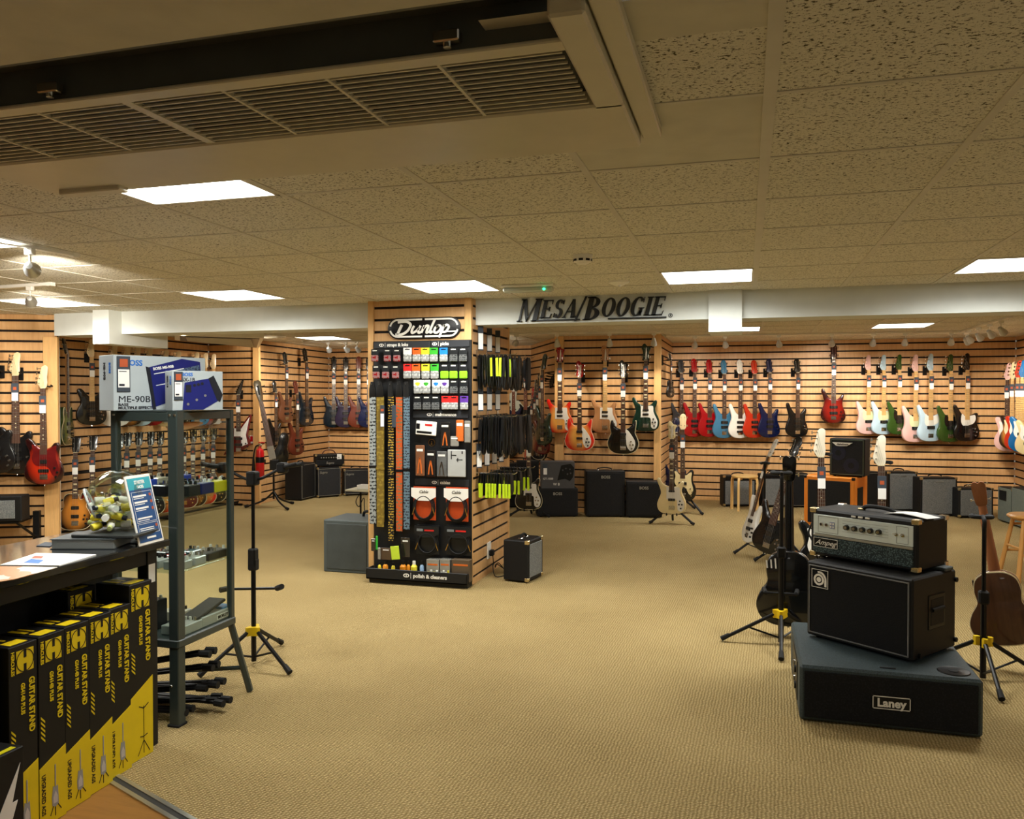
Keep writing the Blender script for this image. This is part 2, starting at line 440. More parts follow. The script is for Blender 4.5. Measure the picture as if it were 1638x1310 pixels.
post(5, -6.50, 6.41, .13, .05, CEIL-.215, R(25)); post(6, -7.3, 7.15, .05, .03)
# skirting under the back walls
for i, (p0, p1) in enumerate((((-6.72, BACK), (3.45, BACK)), ((-2.38, 10.55), (-1.05, 10.55)))):
    mb = MB(); mb.rbox(p0[0], p1[0], p0[1]-.014, p0[1], 0, .055, .003)
    struct('baseboard_back' if i == 0 else 'baseboard_bay', mb, M_POST)

# free-standing slatwall column under the beam
PX0, PX1, PY0, PY1 = -3.03, -2.12, 6.22, 7.3
slat_run('wall_column_front', (PX0+.05, PY0), (PX1-.06, PY0))
slat_run('wall_column_right', (PX1, PY0+.03), (PX1, PY1-.03))
slat_run('wall_column_left', (PX0, PY1-.03), (PX0, PY0+.03))
slat_run('wall_column_rear', (PX1-.03, PY1), (PX0+.03, PY1))
for n, (x, y, w, d) in enumerate(((PX0+.025, PY0, .05, .03), (PX1-.03, PY0, .06, .03), (PX1-.02, PY1, .04, -.03), (PX0+.02, PY1, .04, -.03))):
    mb = MB(); mb.rbox(x-w/2, x+w/2, y-.012 if d > 0 else y-.02, y+.03 if d > 0 else y+.012, 0, CEIL, .003)
    struct('trim_%d' % (7+n), mb, M_POST)
# beam and the boxed steels that hang from it
bm = MB()
bm.box(-6.38, PX0, 6.32, 6.62, CEIL-.21, CEIL)
bm.box(PX1, 3.45, 6.32, 6.62, CEIL-.21, CEIL)
bm.box(-5.78, -5.60, 6.16, 6.95, CEIL-.31, CEIL)
bm.box(-.27, -.03, 6.26, 6.66, CEIL-.31, CEIL)
bm.box(-.34, .0, 6.318, 6.32, CEIL-.21, CEIL-.19)
struct('trim_11', bm, M_PLAS, 0)

# suspended ceiling: fissured tiles in a tee grid, light panels dropped into it
GX, GY, G = .057, 2.236, .6
holes = {(-4, 0), (-7, 1), (-7, 5), (-4, 5), (-1, 5), (2, 5), (-10, 5), (-10, 12), (2, 12), (-1, 12)}
plain = {(-1, 0), (-1, -2), (-1, -3)} | {(i, -3) for i in range(-6, -1)}
cl = MB()
RX, RY = .115, .24       # the ceiling beyond the beam starts its own grid
for i in range(-17, 6):
    for j in range(-11, 17):
        x0, y0 = GX+G*i, GY+G*j
        if j >= 7: x0 += RX; y0 += RY
        x1, y1 = min(x0+G, 3.45), min(y0+G, BACK+.1 if j >= 7 else 6.5)
        if j == 7: y0 -= .2
        if x0 >= 3.45 or y0 >= BACK or (i, j) in holes: continue
        if (i, j) == (-1, -2): x0 = -.37
        if j == -2 and -6 <= i <= -2: continue
        if j == -1 and -4 <= i <= -1:
            if i == -1: cl.quad((x0, 1.83, CEIL), (x0, y1, CEIL), (x1, y1, CEIL), (x1, 1.83, CEIL), 0); cl.quad((x0, y0, CEIL-.001), (x0, 1.83, CEIL-.001), (x1, 1.83, CEIL-.001), (x1, y0, CEIL-.001), 1)
            continue                    # the air conditioner sits in this row
        cl.quad((x0, y0, CEIL), (x0, y1, CEIL), (x1, y1, CEIL), (x1, y0, CEIL), 1 if (i, j) in plain else 0)
for x0 in (GX+G*i for i in range(-6, -1)):      # plain boards either side of the air conditioner's slot
    cl.quad((x0, 1.0, CEIL-.001), (x0, 1.545, CEIL-.001), (x0+G, 1.545, CEIL-.001), (x0+G, 1.0, CEIL-.001), 1)
cl.box(GX-6*G, -.37, 1.5, 1.74, CEIL+.2, CEIL+.22, 2)
cl.box(GX-6*G, -.37, 1.545, 1.555, CEIL-.001, CEIL+.2, 2)
cl.quad((GX-G, 1.0, CEIL-.001), (GX-G, 1.545, CEIL-.001), (-.37, 1.545, CEIL-.001), (-.37, 1.0, CEIL-.001), 1)
struct('ceiling', cl, [M_TILE, M_PLAIN, mat('galvanised_duct', (96, 96, 90), .6)], 0)
tee = MB()
for i in range(-15, 6):
    x = GX+G*i
    segs = [(-4, 6.4)] if not (-5 <= i <= -1) else [(-4, 1.0), (2.43, 6.4)]
    w = .017 if i == 0 else .012
    for a, b in segs: tee.box(x-w, x+w, a, b, CEIL-.004, CEIL+.01)
    if x+RX < 3.4: tee.box(x+RX-.011, x+RX+.011, 6.5, BACK, CEIL-.004, CEIL+.01)
for j in range(-10, 17):
    y = GY+G*j + (RY if j >= 7 else 0)
    if j in (-1, 0):
        tee.box(-9.2, -3.6, y-.009, y+.009, CEIL-.003, CEIL+.01); tee.box(GX-G*.95 if j == 0 else GX, 3.45, y-.009, y+.009, CEIL-.003, CEIL+.01)
    else: tee.box(-9.2, 3.45, y-.009, y+.009, CEIL-.003, CEIL+.01)
struct('trim_12', tee, M_TEE, 0)
M_LFR = mat('white_light_frame', (225, 222, 212), .5, k=.02)
plabel = {(-4, 0): 'bright square ceiling light panel just beyond the big air conditioner', (-7, 1): 'square ceiling light panel half hidden at the left edge, above the track spotlight',
 (-7, 5): 'square ceiling light panel above the grey boxes, in front of the white beam', (-4, 5): 'square ceiling light panel right above the slatwall column',
 (-1, 5): 'square ceiling light panel above the black lettering on the beam', (2, 5): 'square ceiling light panel at the right edge of the frame',
 (-10, 5): 'square ceiling light panel at the far left behind the two track spotlights', (-10, 12): 'ceiling light panel beyond the beam, in the left rear corner',
 (2, 12): 'ceiling light panel beyond the beam, above the pastel basses', (-1, 12): 'ceiling light panel beyond the beam, partly hidden by the boxed steel'}
for (i, j) in sorted(holes):
    x, y = GX+G*(i+.5) + (RX if j >= 7 else 0), GY+G*(j+.5) + (RY if j >= 7 else 0)
    r = root('ceiling_light', plabel[(i, j)], 'light', (x, y, CEIL), group='square ceiling light panels')
    mb = MB(); f = .29
    for a, b, c, d in ((-f, f, -f, -f+.014), (-f, f, f-.014, f), (-f, -f+.014, -f, f), (f-.014, f, -f, f)): mb.box(a, b, c, d, -.006, .02)
    part('frame', mb, M_LFR, r, 0)
    mb = MB(); mb.box(-f+.012, f-.012, -f+.012, f-.012, -.001, .012); part('diffuser', mb, M_PANEL, r, 0)
    ceil_light_area('ceiling_lamp', (x, y, CEIL-.012), (.54, .54), 14 if j < 9 else 12)

# big ceiling air conditioner, front panel off
M_AC = mat('ivory_casing', (206, 200, 178), .35, k=.03)
M_ACD = mat('dark_duct', (44, 45, 43), .55)
M_DUCT = mat('grey_duct', (92, 94, 88), .5, k=.1)
ac = root('air_conditioner', 'large ivory ceiling air conditioner with a louvred grille and its dark duct slot open', 'air conditioner', (0, 0, CEIL))
X0, X1, YN, YF, zb = -2.42, -.30, 1.70, 2.43, -.050
mb = MB()
mb.rbox(X0, X1, 2.06, YF, zb-.004, 0.0, .006)                 # wide far apron
mb.rbox(-.375, X1, YN-.15, 2.08, zb-.004, -.0, .006)
mb.rbox(X0, -.37, YN-.03, YN+.02, zb, zb+.01, .003)
part('casing', mb, M_AC, ac)
mb = MB(); mb.rbox(-.296, -.24, 1.45, YF+.0, -.03, 0, .004); part('side_trim', mb, M_AC, ac)
mb = MB(); mb.box(X0, -.37, YN, 2.08, -.012, -.004); part('grille_recess', mb, M_ACD, ac, 0)
for k in range(12):
    y = YN+.035+k*.0285
    mb = MB(); mb.box(X0, -.385, y-.0028, y+.0028, zb+.003, zb+.008); part('louvre', mb, M_AC, ac, 0)
for x in [-.385-.0-.28*k for k in range(1, 11)]:
    mb = MB(); w = .014 if abs(x+1.505) < .15 else .004; mb.box(x-w, x+w, YN+.01, 2.07, zb+.001, zb+.012); part('grille_bar', mb, M_AC, ac, 0)
mb = MB(); mb.box(X0, -.37, YN-.015, YN-.005, zb+.01, .2); mb.box(X0, -.38, YN-.06, YN-.016, .05, .075); mb.box(X0, -.55, YN-.04, YN-.016, .12, .13)
part('duct', mb, M_DUCT, ac, 0, label='dark metal duct showing through the open slot')
for x in (-1.92, -1.68, -.62):
    mb = MB(); mb.rbox(x-.03, x+.03, YN-.055, YN-.028, -.03, -.005, .003); mb.cyl((x, YN-.042, -.04), (x, YN-.042, -.028), .009); part('latch', mb, M_CHROME, ac)
mb = MB(); mb.rbox(-2.36, -2.10, 2.36, 2.41, zb-.02, zb, .004); part('handle', mb, M_AC, ac)

# rear cassette air conditioner
cs = root('ceiling_cassette', 'white cassette air conditioner with a black outlined panel, on the rear left ceiling', 'air conditioner', (-6.3, 8.7, CEIL))
q = [(-.15, -.48), (.31, -1.07), (.93, -.49), (-.09, 1.0)]
def poly_prism(pts, z0, z1):
    mb = MB(); n = len(pts)
    mb.add([(x, y, z) for z in (z0, z1) for x, y in pts], [tuple(range(n-1, -1, -1)), tuple(range(n, 2*n))]+[(i, (i+1) % n, n+(i+1) % n, n+i) for i in range(n)]); return mb
part('casing', poly_prism([(x*1.12-.02, y*1.1) for x, y in q], -.128, 0), M_WHITE, cs, 0)
cx_, cy_ = sum(p[0] for p in q)/4, sum(p[1] for p in q)/4
part('rim', poly_prism([(cx_+(x-cx_), cy_+(y-cy_)) for x, y in q], -.134, -.127), M_BLACK, cs, 0, label='thin black rim')
part('panel', poly_prism([(cx_+(x-cx_)*.80, cy_+(y-cy_)*.86) for x, y in q], -.137, -.13), M_PLAIN, cs, 0)

# smoke detector, motion sensor, emergency light
p = at(932, 408, Z=CEIL)
r = root('smoke_detector', 'round white smoke detector with dark slots, on the ceiling tiles', 'smoke detector', (p.x, p.y, CEIL))
mb = MB(); mb.lathe([(0, -.052), (.03, -.05), (.038, -.042), (.05, -.038), (.052, -.02), (.055, -.018), (.055, 0)], 28); part('body', mb, M_WHITE, r)
mb = MB()
for k in range(8):
    a = k*PI/4; mb.T = Matrix.Rotation(a, 4, 'Z'); mb.box(-.012, .012, .047, .0525, -.036, -.024)
part('vent', mb, M_BLACK, r, 0)
p = at(990, 450, Z=CEIL)
r = root('motion_sensor', 'low white dome sensor on the ceiling to the right of the smoke detector', 'sensor', (p.x, p.y, CEIL))
mb = MB(); mb.lathe([(0, -.034), (.03, -.03), (.05, -.018), (.07, -.012), (.074, 0)], 28); part('body', mb, M_WHITE, r)
mb = MB(); mb.sph((.01, -.02, -.03), .012); part('lens', mb, M_PAPER, r)
p = at(845, 455, Z=CEIL)
r = root('emergency_light', 'slim clear emergency light with a green lamp on the ceiling', 'emergency light', (p.x, p.y, CEIL), R(2))
mb = MB(); mb.rbox(-.19, .19, -.035, .035, -.02, 0, .004); part('base', mb, M_WHITE, r)
mb = MB(); mb.rbox(-.18, .18, -.03, .03, -.055, -.0205, .01); part('cover', mb, mat('frosted_cover', (190, 196, 180), .25, k=.03), r)
mb = MB(); mb.cyl((.12, -.032, -.04), (.12, -.0365, -.04), .008); part('indicator', mb, emis('green_led', (40, 255, 160), 4), r)

# track lighting
def track(p0, p1, label):
    p0, p1 = Vector(p0), Vector(p1); L_ = (p1-p0).length; d = p1-p0
    r = root('lighting_track', label, 'lighting track', (p0.x, p0.y, CEIL), math.atan2(d.y, d.x))
    mb = MB(); mb.rbox(0, L_, -.017, .017, -.022, 0, .002); part('rail', mb, M_WHITE, r)
    mb = MB(); mb.rbox(L_-.04, L_+.002, -.019, .019, -.026, 0, .002); part('end_cap', mb, M_WHITE, r)
TY = 10.55
track((-3.4, 9.75), (-1.0, 10.0), 'white ceiling lighting track in front of the middle bay')
track((-1.0, 10.75), (2.50, 10.95), 'long white ceiling lighting track in front of the right back wall')
track((2.50, 10.95), (2.48, 9.0), 'white ceiling lighting track running towards the camera at the right wall')
track((-6.1, 10.4), (-4.4, 10.7), 'white ceiling lighting track in the left rear corner')
track((-5.9, 4.66), (-4.62, 4.57), 'short white ceiling lighting track with two spotlights at the far left')
track((-3.64, 2.9), (-3.55, 3.68), 'white ceiling lighting track with one large spotlight at the upper left')
CMK = {}
def spot(x, y, aim, label, watts=SPOT_W, sc=1.0, group='small track spotlights', drop=.0, on=True):
    r = root('track_spotlight', label, 'spotlight', (x, y, CEIL-.022), group=group)
    if 'm' not in CMK:
        a = MB(); a.rbox(-.025, .025, -.014, .014, -.03, 0, .003); CMK['m'] = a.mesh('mount', M_WHITE)
        a = MB(); a.cyl((0, 0, -.03), (0, 0, -.07), .006); a.sph((0, 0, -.075), .011); CMK['a'] = a.mesh('arm', M_WHITE)
        a = MB(); a.lathe([(0, -.035), (.016, -.033), (.022, -.02), (.026, 0), (.036, .03), (.040, .062), (.036, .066), (.03, .05)], 20); CMK['h'] = a.mesh('lamp_head', mat('silver_enamel', (196, 198, 196), .3, .5, k=.03))
        a = MB(); a.lathe([(0, .056), (.034, .056)], 20); CMK['g'] = a.mesh('bulb', emis('lit_bulb', (255, 238, 205), 14))
    link('mount', CMK['m'], r, sc=sc); link('arm', CMK['a'], r, sc=sc)
    d = Vector(aim) - Vector((x, y, CEIL-.1)); q = Vector((0, 0, 1)).rotation_difference(d.normalized())
    h = link('lamp_head', CMK['h'], r, (0, 0, -.092*sc), sc=sc); h.rotation_mode = 'QUATERNION'; h.rotation_quaternion = q
    link('bulb', CMK['g'], h)
    if on:
        l = bpy.data.lights.new('spot_or_added_beam', 'SPOT'); l.energy = watts; l.spot_size = R(70); l.spot_blend = .9
        l.shadow_soft_size = .025; l.color = (1, .90, .76)
        lo = bpy.data.objects.new('spot_or_added_beam', l); COL.objects.link(lo)
        lo.location = Vector((x, y, CEIL-.022-.092*sc)) + d.normalized()*.09; lo.rotation_mode = 'QUATERNION'
        lo.rotation_quaternion = Vector((0, 0, -1)).rotation_difference(d.normalized())
    return r
def on_track(px, x0, y0, x1, y1):
    """where a head seen at pixel column px sits on a track"""
    r_ = ray(px, 530); t = (x0*(y1-y0) - y0*(x1-x0)) / (r_.x*(y1-y0) - r_.y*(x1-x0)); return r_.x*t, r_.y*t
seq = 0
names_mid = ['leftmost small spotlight of the middle bay track, beside the column', 'track spotlight at the left post of the middle bay', 'track spotlight above the walnut bass in the middle bay', 'track spotlight at the right post of the middle bay']
for k, px in enumerate((826, 891, 975, 1046)):
    x, y = on_track(px, -3.4, 9.75, -1.0, 10.0)
    tx = x if k else -4.0
    spot(x, y, (tx-.05, 10.55 if k else 12.3, 1.25 if k else 1.5), names_mid[k], watts=SPOT_W*(.55 if k else 1.0))
heads = [(1112, (-.9, 12.3, 1.4)), (1160, (-.1, 12.3, 1.3)), (1246, (.6, 12.3, 1.35)), (1331, (1.1, 12.3, 1.5)), (1397, (1.5, 12.3, 1.2)), (1448, (2.0, 12.3, 1.3)), (1522, (2.5, 12.3, 1.2)), (1545, (3.45, 11.9, 1.4))]
nm = ['first track spotlight right of the middle bay', 'track spotlight below the boxed steel, above the light blue bass', 'track spotlight above the dark blue and black basses', 'track spotlight touching the red burst bass headstock', 'track spotlight above the left pink bass', 'track spotlight above the second pink bass', 'track spotlight above the black and white bass', 'track spotlight where the two right tracks meet']
for (px, aim), n in zip(heads, nm):
    x, y = on_track(px, -1.0, 10.75, 2.5, 10.95); spot(x, y, aim, n)
for px, Yy, n in ((1560, 10.6, 'front-most of the pair of spotlights at the right track corner'), (1575, 10.2, 'angled spotlight on the right track, facing the wall'), (1600, 9.75, 'angled spotlight on the right track, nearer than its neighbour'), (1622, 9.35, 'nearest spotlight on the right track')):
    spot(2.49, Yy, (3.45, Yy+.9, 1.3), n, watts=SPOT_W*.45)
for k, px in enumerate((525, 553, 571)):
    x, y = on_track(px, -6.1, 10.4, -4.4, 10.7); spot(x, y, (x+.1-.5*(k == 0), 12.3, 1.4), ['left', 'middle', 'right'][k]+' one of the three white spotlights in the left rear corner', group='white spotlights in the left rear corner', watts=SPOT_W*1.1)
spot(-5.75, 4.61, (-7.6, 6.0, 1.35), 'left one of two lit spotlights on the short left track', SPOT_W*1.3, group='spotlights on the short left track')
spot(-4.82, 4.57, (-7.37, 7.6, 1.45), 'right one of two lit spotlights on the short left track', SPOT_W*1.8, group='spotlights on the short left track')
spot(-3.585, 3.40, (-7.37, 8.6, 1.5), 'large spotlight at the upper left aimed at the left wall', SPOT_W*2.2, 1.05, group=None)
def added_beam(x, y, z, aim, watts, size=100):  # bare spot with no lamp head, added to brighten the left walls
    l = bpy.data.lights.new('spot_or_added_beam', 'SPOT'); l.energy = watts; l.spot_size = R(size); l.spot_blend = .8
    l.shadow_soft_size = .03; l.color = (1, .89, .74); lo = bpy.data.objects.new('spot_or_added_beam', l); COL.objects.link(lo)
    lo.location = (x, y, z); lo.rotation_mode = 'QUATERNION'
    lo.rotation_quaternion = Vector((0, 0, -1)).rotation_difference((Vector(aim)-Vector((x, y, z))).normalized())
for y in (7.6, 8.7, 9.6): added_beam(-5.9, y, CEIL-.1, (-7.37, y+.1, 1.4), SPOT_W*.9)
added_beam(-5.2, 10.9, CEIL-.1, (-6.7, 11.3, 1.4), SPOT_W*.7)
added_beam(-5.6, 8.4, CEIL-.1, (-6.95, 10.0, 1.3), SPOT_W*.8)
# ------------------------------------------------------------------ guitars
BODY = {
 'modern': [(0,0),(-.09,.012),(-.15,.06),(-.165,.13),(-.142,.21),(-.12,.28),(-.135,.36),(-.158,.43),(-.152,.47),(-.125,.468),(-.09,.40),(-.045,.338),(0,.325),(.04,.325),(.075,.35),(.10,.385),(.125,.392),(.132,.365),(.117,.30),(.118,.23),(.145,.16),(.155,.09),(.13,.035),(.07,.008)],
 'jazz': [(0,0),(-.09,.012),(-.155,.06),(-.17,.13),(-.15,.2),(-.12,.25),(-.125,.31),(-.15,.37),(-.157,.41),(-.13,.43),(-.095,.41),(-.055,.36),(-.02,.335),(.03,.335),(.06,.35),(.09,.385),(.12,.388),(.135,.355),(.125,.29),(.13,.24),(.155,.18),(.165,.11),(.14,.04),(.08,.006)],
 'crest': [(0,0),(-.10,.008),(-.155,.05),(-.168,.12),(-.145,.19),(-.125,.25),(-.142,.32),(-.168,.385),(-.165,.42),(-.138,.42),(-.105,.365),(-.055,.333),(0,.325),(.04,.325),(.075,.345),(.105,.382),(.135,.385),(.138,.345),(.118,.29),(.125,.24),(.158,.17),(.168,.10),(.145,.035),(.08,.005)],
 'crescent': [(0,0),(-.09,.008),(-.16,.05),(-.188,.125),(-.168,.2),(-.145,.25),(-.158,.31),(-.155,.375),(-.135,.41),(-.105,.35),(-.055,.31),(0,.3),(.055,.31),(.10,.345),(.15,.405),(.158,.37),(.15,.31),(.145,.25),(.168,.2),(.188,.125),(.16,.05),(.09,.008)],
 'offset': [(0,0),(-.09,.008),(-.15,.05),(-.165,.13),(-.137,.21),(-.137,.3),(-.158,.37),(-.168,.43),(-.15,.455),(-.12,.42),(-.07,.345),(-.02,.32),(.05,.322),(.09,.335),(.13,.352),(.148,.33),(.134,.26),(.142,.2),(.168,.13),(.152,.05),(.09,.008)],
 'single': [(0,0),(-.1,.01),(-.155,.06),(-.165,.12),(-.14,.19),(-.11,.25),(-.115,.31),(-.105,.36),(-.07,.385),(-.02,.385),(.03,.375),(.045,.33),(.07,.325),(.105,.36),(.123,.35),(.12,.30),(.11,.25),(.14,.19),(.165,.12),(.155,.06),(.1,.01)],
 'hollow': [(0,0),(-.11,.01),(-.18,.06),(-.2,.13),(-.175,.205),(-.13,.26),(-.14,.33),(-.125,.385),(-.09,.39),(-.05,.345),(0,.335),(.05,.345),(.09,.39),(.125,.385),(.14,.33),(.13,.26),(.175,.205),(.2,.13),(.18,.06),(.11,.01)],
 'acoustic': [(0,0),(-.10,.01),(-.17,.055),(-.195,.13),(-.172,.205),(-.128,.275),(-.135,.35),(-.118,.425),(-.065,.465),(0,.472),(.065,.465),(.118,.425),(.135,.35),(.128,.275),(.172,.205),(.195,.13),(.17,.055),(.10,.01)],
 'explorer': [(-.2,0),(.05,.07),(.16,.14),(.115,.27),(.17,.54),(.14,.53),(.02,.37),(-.05,.39),(-.085,.25)],
}
HEAD = {
 'inline': [(-.021,0),(-.036,.022),(-.05,.05),(-.042,.09),(-.027,.15),(-.018,.192),(.01,.212),(.034,.198),(.036,.165),(.03,.10),(.034,.05),(.021,0)],
 'two': [(-.021,0),(-.042,.035),(-.036,.085),(-.043,.135),(-.028,.18),(0,.195),(.028,.18),(.043,.135),(.036,.085),(.042,.035),(.021,0)],
 'crest': [(-.02,0),(-.042,.03),(-.038,.1),(-.052,.15),(-.045,.195),(-.02,.212),(.0,.195),(.018,.172),(.05,.165),(.048,.14),(.036,.095),(.042,.03),(.02,0)],
 'open': [(-.02,0),(-.036,.03),(-.042,.14),(-.02,.165),(0,.155),(.02,.165),(.042,.14),(.036,.03),(.02,0)],
 'pointy': [(-.02,0),(-.036,.035),(-.02,.08),(.045,.215),(.062,.21),(.034,.04),(.02,0)],
}
GUARD = {
 'jazz': [(-.10,.37),(-.07,.365),(-.03,.325),(.045,.325),(.085,.355),(.113,.355),(.105,.29),(.11,.23),(.13,.14),(.10,.08),(.07,.10),(.03,.17),(-.05,.175),(-.085,.2),(-.10,.25),(-.088,.31)],
 'crest': [(-.06,.312),(-.06,.318),(.05,.318),(.092,.312),(.096,.25),(.115,.20),(.146,.13),(.138,.06),(.105,.032),(.07,.055),(.064,.12),(.05,.172),(-.058,.176),(-.06,.19)],
 'crescent': [(.03,.285),(.05,.29),(.085,.25),(.14,.16),(.14,.09),(.11,.045),(.075,.05),(.04,.12)],
 'offset': [(-.07,.34),(-.03,.312),(.04,.316),(.10,.325),(.11,.27),(.085,.225),(.03,.20),(-.05,.19),(-.082,.25)],
 'small': [(.03,.27),(.05,.27),(.09,.20),(.085,.13),(.05,.12),(.03,.16)],
 'explorer': [(-.055,.36),(.03,.345),(.145,.505),(.095,.27),(.12,.15),(.04,.115),(.03,.25),(-.06,.25)],
}
M_NECK = mat('maple_neck', (206, 156, 96), .4, kind='woodz', coat=.3, k=.08)
M_ROSE = mat('rosewood_board', (74, 46, 32), .5, kind='woodz', k=.2)
M_MAPB = mat('maple_board', (222, 178, 112), .35, kind='woodz', coat=.4, k=.06)
M_RED_ = mat('padauk', (128, 66, 40), .45, kind='woodz', k=.15)
M_FRET = mat('nickel', (200, 196, 186), .25, .9, k=.02)
M_PICK = mat('black_pickup', (18, 18, 18), .35)
M_PEARL = mat('pearl_guard', (232, 228, 218), .25, coat=.5, k=.04)
M_STRING = mat('steel_string', (176, 172, 164), .3, .9, k=.02)
M_KNOB = mat('black_knob', (14, 14, 14), .3, coat=.3)
M_BIND = mat('cream_binding', (226, 212, 170), .4)

def guitar(name, label, cat, kind, body, loc, rz, sc=1.0, hs='two', head=None, guard=None, gkind=None, board=None, neck=None,
           n=4, scale=.56, bw=.042, knobs=3, pick=((.22, .035, .1), (.14, .035, .1)), tagged=True, group=None, rx=0, ry=0,
           binding=None, thick=.042, pegs=None, hw=None, inlay=True, left=False, strings=True, back=False, hole=False):
    r = root(name, label, cat, loc, rz, group, rx, ry, sc)
    hw = hw or M_CHROME; board = board or M_ROSE; neck = neck or M_NECK; head = head or body
    smooth_o = BODY[kind] if kind == 'explorer' else spline(BODY[kind], 4)
    t = thick
    def mk_body():
        mb = MB()
        if binding:
            mb.slab(smooth_o, -t/2+.003, t/2-.003, .001, 0); inn = [(x*.972, .006+z*.972) for x, z in smooth_o]
            for s_ in (-1, 1): mb.slab(smooth_o, s_*(t/2-.002)-.0035, s_*(t/2-.002)+.0035, .001, 1); mb.slab(inn, s_*t/2-.0025, s_*t/2+.0025, .001, 0)
        else: mb.slab(smooth_o, -t/2, t/2, .009 if kind != 'explorer' else .004, 0)
        return mb
    bo = link('body', cached(('body', kind, t, bool(binding)), mk_body, [body, binding] if binding else [body], 50), r)
    top = max(z for x, z in BODY[kind] if abs(x) < .03); ny = top + scale; yf = -t/2
    cy = -t/2+.004
    # neck, fingerboard, head
    def mk_neck():
        mb = MB(); K = 8; vs = []; w0, w1 = bw*.72, bw*.5
        for z, w in ((top-.03, w0), (ny, w1)):
            for k in range(K+1):
                a = PI*k/K; vs.append((w*math.cos(a), cy+.0+.021*math.sin(a)*(1 if z > top else .6), z))
        fs = [(k, k+1, K+2+k, K+1+k) for k in range(K)] + [(K, 0, K+1, 2*K+1), tuple(range(K, -1, -1)), tuple(range(K+1, 2*K+2))]
        return mb.add(vs, fs)
    link('neck', cached(('neck', kind, t, scale, bw), mk_neck, neck), r)
    b0 = top-.055
    def mk_board():
        mb = MB(); w0, w1 = bw*.74, bw*.52
        mb.slab([(-w0, b0), (w0, b0), (w1, ny), (-w1, ny)], cy-.008, cy, 0, 0)
        sl = ny - .115*1.0 + .0; full = (ny-.13)*1.0
        z = ny
        for k in range(1, 21):
            z = ny - full*(1-2**(-k/12.0))
            if z < b0+.008: break
            q = (ny-z)/(ny-b0); w = w1+(w0-w1)*q
            mb.box(-w, w, cy-.0094, cy-.008, z-.0014, z+.0014, 1)
            if inlay and k in (3, 5, 7, 9, 12, 15, 17):
                zz = z+.5*full*(2**(-(k-1)/12.0)-2**(-k/12.0)); ww = w*(.62 if inlay == 2 else .16); hh = .008 if inlay == 2 else .0035
                mb.box(-ww, ww, cy-.0086, cy-.008, zz-hh, zz+hh, 2)
        mb.box(-w1, w1, cy-.0105, cy, ny-.001, ny+.004, 2)
        return mb
    link('fingerboard', cached(('fingerboard', kind, t, scale, bw, inlay), mk_board, [board, M_FRET, M_BIND], 0), r)
    HO = spline(HEAD[hs], 3) if hs not in ('pointy',) else HEAD[hs]
    tilt = R(10) if hs in ('two', 'open', 'crest', 'pointy') else R(4)
    def mk_head():
        mb = MB(); mb.T = Matrix.Translation((0, cy, ny+.002)) @ Matrix.Rotation(-tilt, 4, 'X'); mb.slab(HO, -.001, .014, .002)
        if hs == 'crest': mb.slab([(-.006, .012), (.006, .012), (.012, .10), (.004, .165), (-.004, .15)], -.003, -.0005, 0, 1)
        return mb
    link('headstock', cached(('headstock', hs, kind, t, scale), mk_head, [head, M_PEARL] if hs == 'crest' else [head]), r)
    # tuners
    nn = pegs or n; pos = []
    if hs == 'inline': pos = [(-.034+.012*i/max(1, nn-1), .045+.135*i/max(1, nn-1), -1) for i in range(nn)]
    elif hs == 'pointy': pos = [(-.012+.011*i, .05+.026*i, -1) for i in range(nn)]
    else:
        h_ = (nn+1)//2; pos = [(-.022, .045+.105*i/max(1, h_-1), -1) for i in range(h_)] + [(.022, .045+.105*i/max(1, h_-1), 1) for i in range(nn-h_)]
    def mk_peg(sd):
        def f():
            mb = MB(); mb.cyl((0, -.008, 0), (0, 0, 0), .0045, .0055, 8); mb.cyl((0, .010, 0), (sd*.034, .012, 0), .0028, n=6)
            big = .012 if n <= 5 else .008
            mb.rbox(sd*.034-.004, sd*.034+.004, .004, .020, -big, big, .002); return mb
        return f
    T_ = Matrix.Translation((0, cy, ny+.002)) @ Matrix.Rotation(-tilt, 4, 'X')
    for (x, z, sd) in pos:
        p_ = T_ @ Vector((x, 0, z))
        link('tuning_peg', cached('tuning_peg%s%d' % ('L' if sd < 0 else 'R', n <= 5), mk_peg(sd), hw), r, p_, (-tilt, 0, 0))
    # fittings
    if guard:
        gk = gkind or kind
        go = spline(GUARD[gk], 3) if gk != 'explorer' else GUARD[gk]
        link('pickguard', cached(('pickguard', gk, t), lambda: MB().slab(go, yf-.0035, yf-.0005, .0006), guard, 0), r)
    for i, (z, hgt, wdt) in enumerate(pick):
        link('pickup', cached(('pickup', t, z, hgt, wdt), lambda: MB().rbox(-wdt*.5, wdt*.5, yf-.012, yf, z-hgt/2, z+hgt/2, .003), M_PICK), r)
    bz = .075
    link('bridge', cached(('bridge', t, n <= 5), lambda: MB().rbox(-.034, .034, yf-.006, yf, bz-.026, bz+.022, .002, 0).rbox(-.03, .03, yf-.013, yf-.0062, bz-.012, bz+.006, .002, 0), hw), r)
    for i in range(knobs):
        kx, kz = ((.095, .155), (.118, .115), (.105, .07), (.085, .115))[i]
        if left: kx = -kx
        link('knob', cached(('knob', t), lambda: MB().cyl((0, yf, 0), (0, yf-.017, 0), .011, .009, 12), M_KNOB if hw is M_CHROME and body is not MATS.get('gloss_black') else hw), r, (kx, 0, kz))
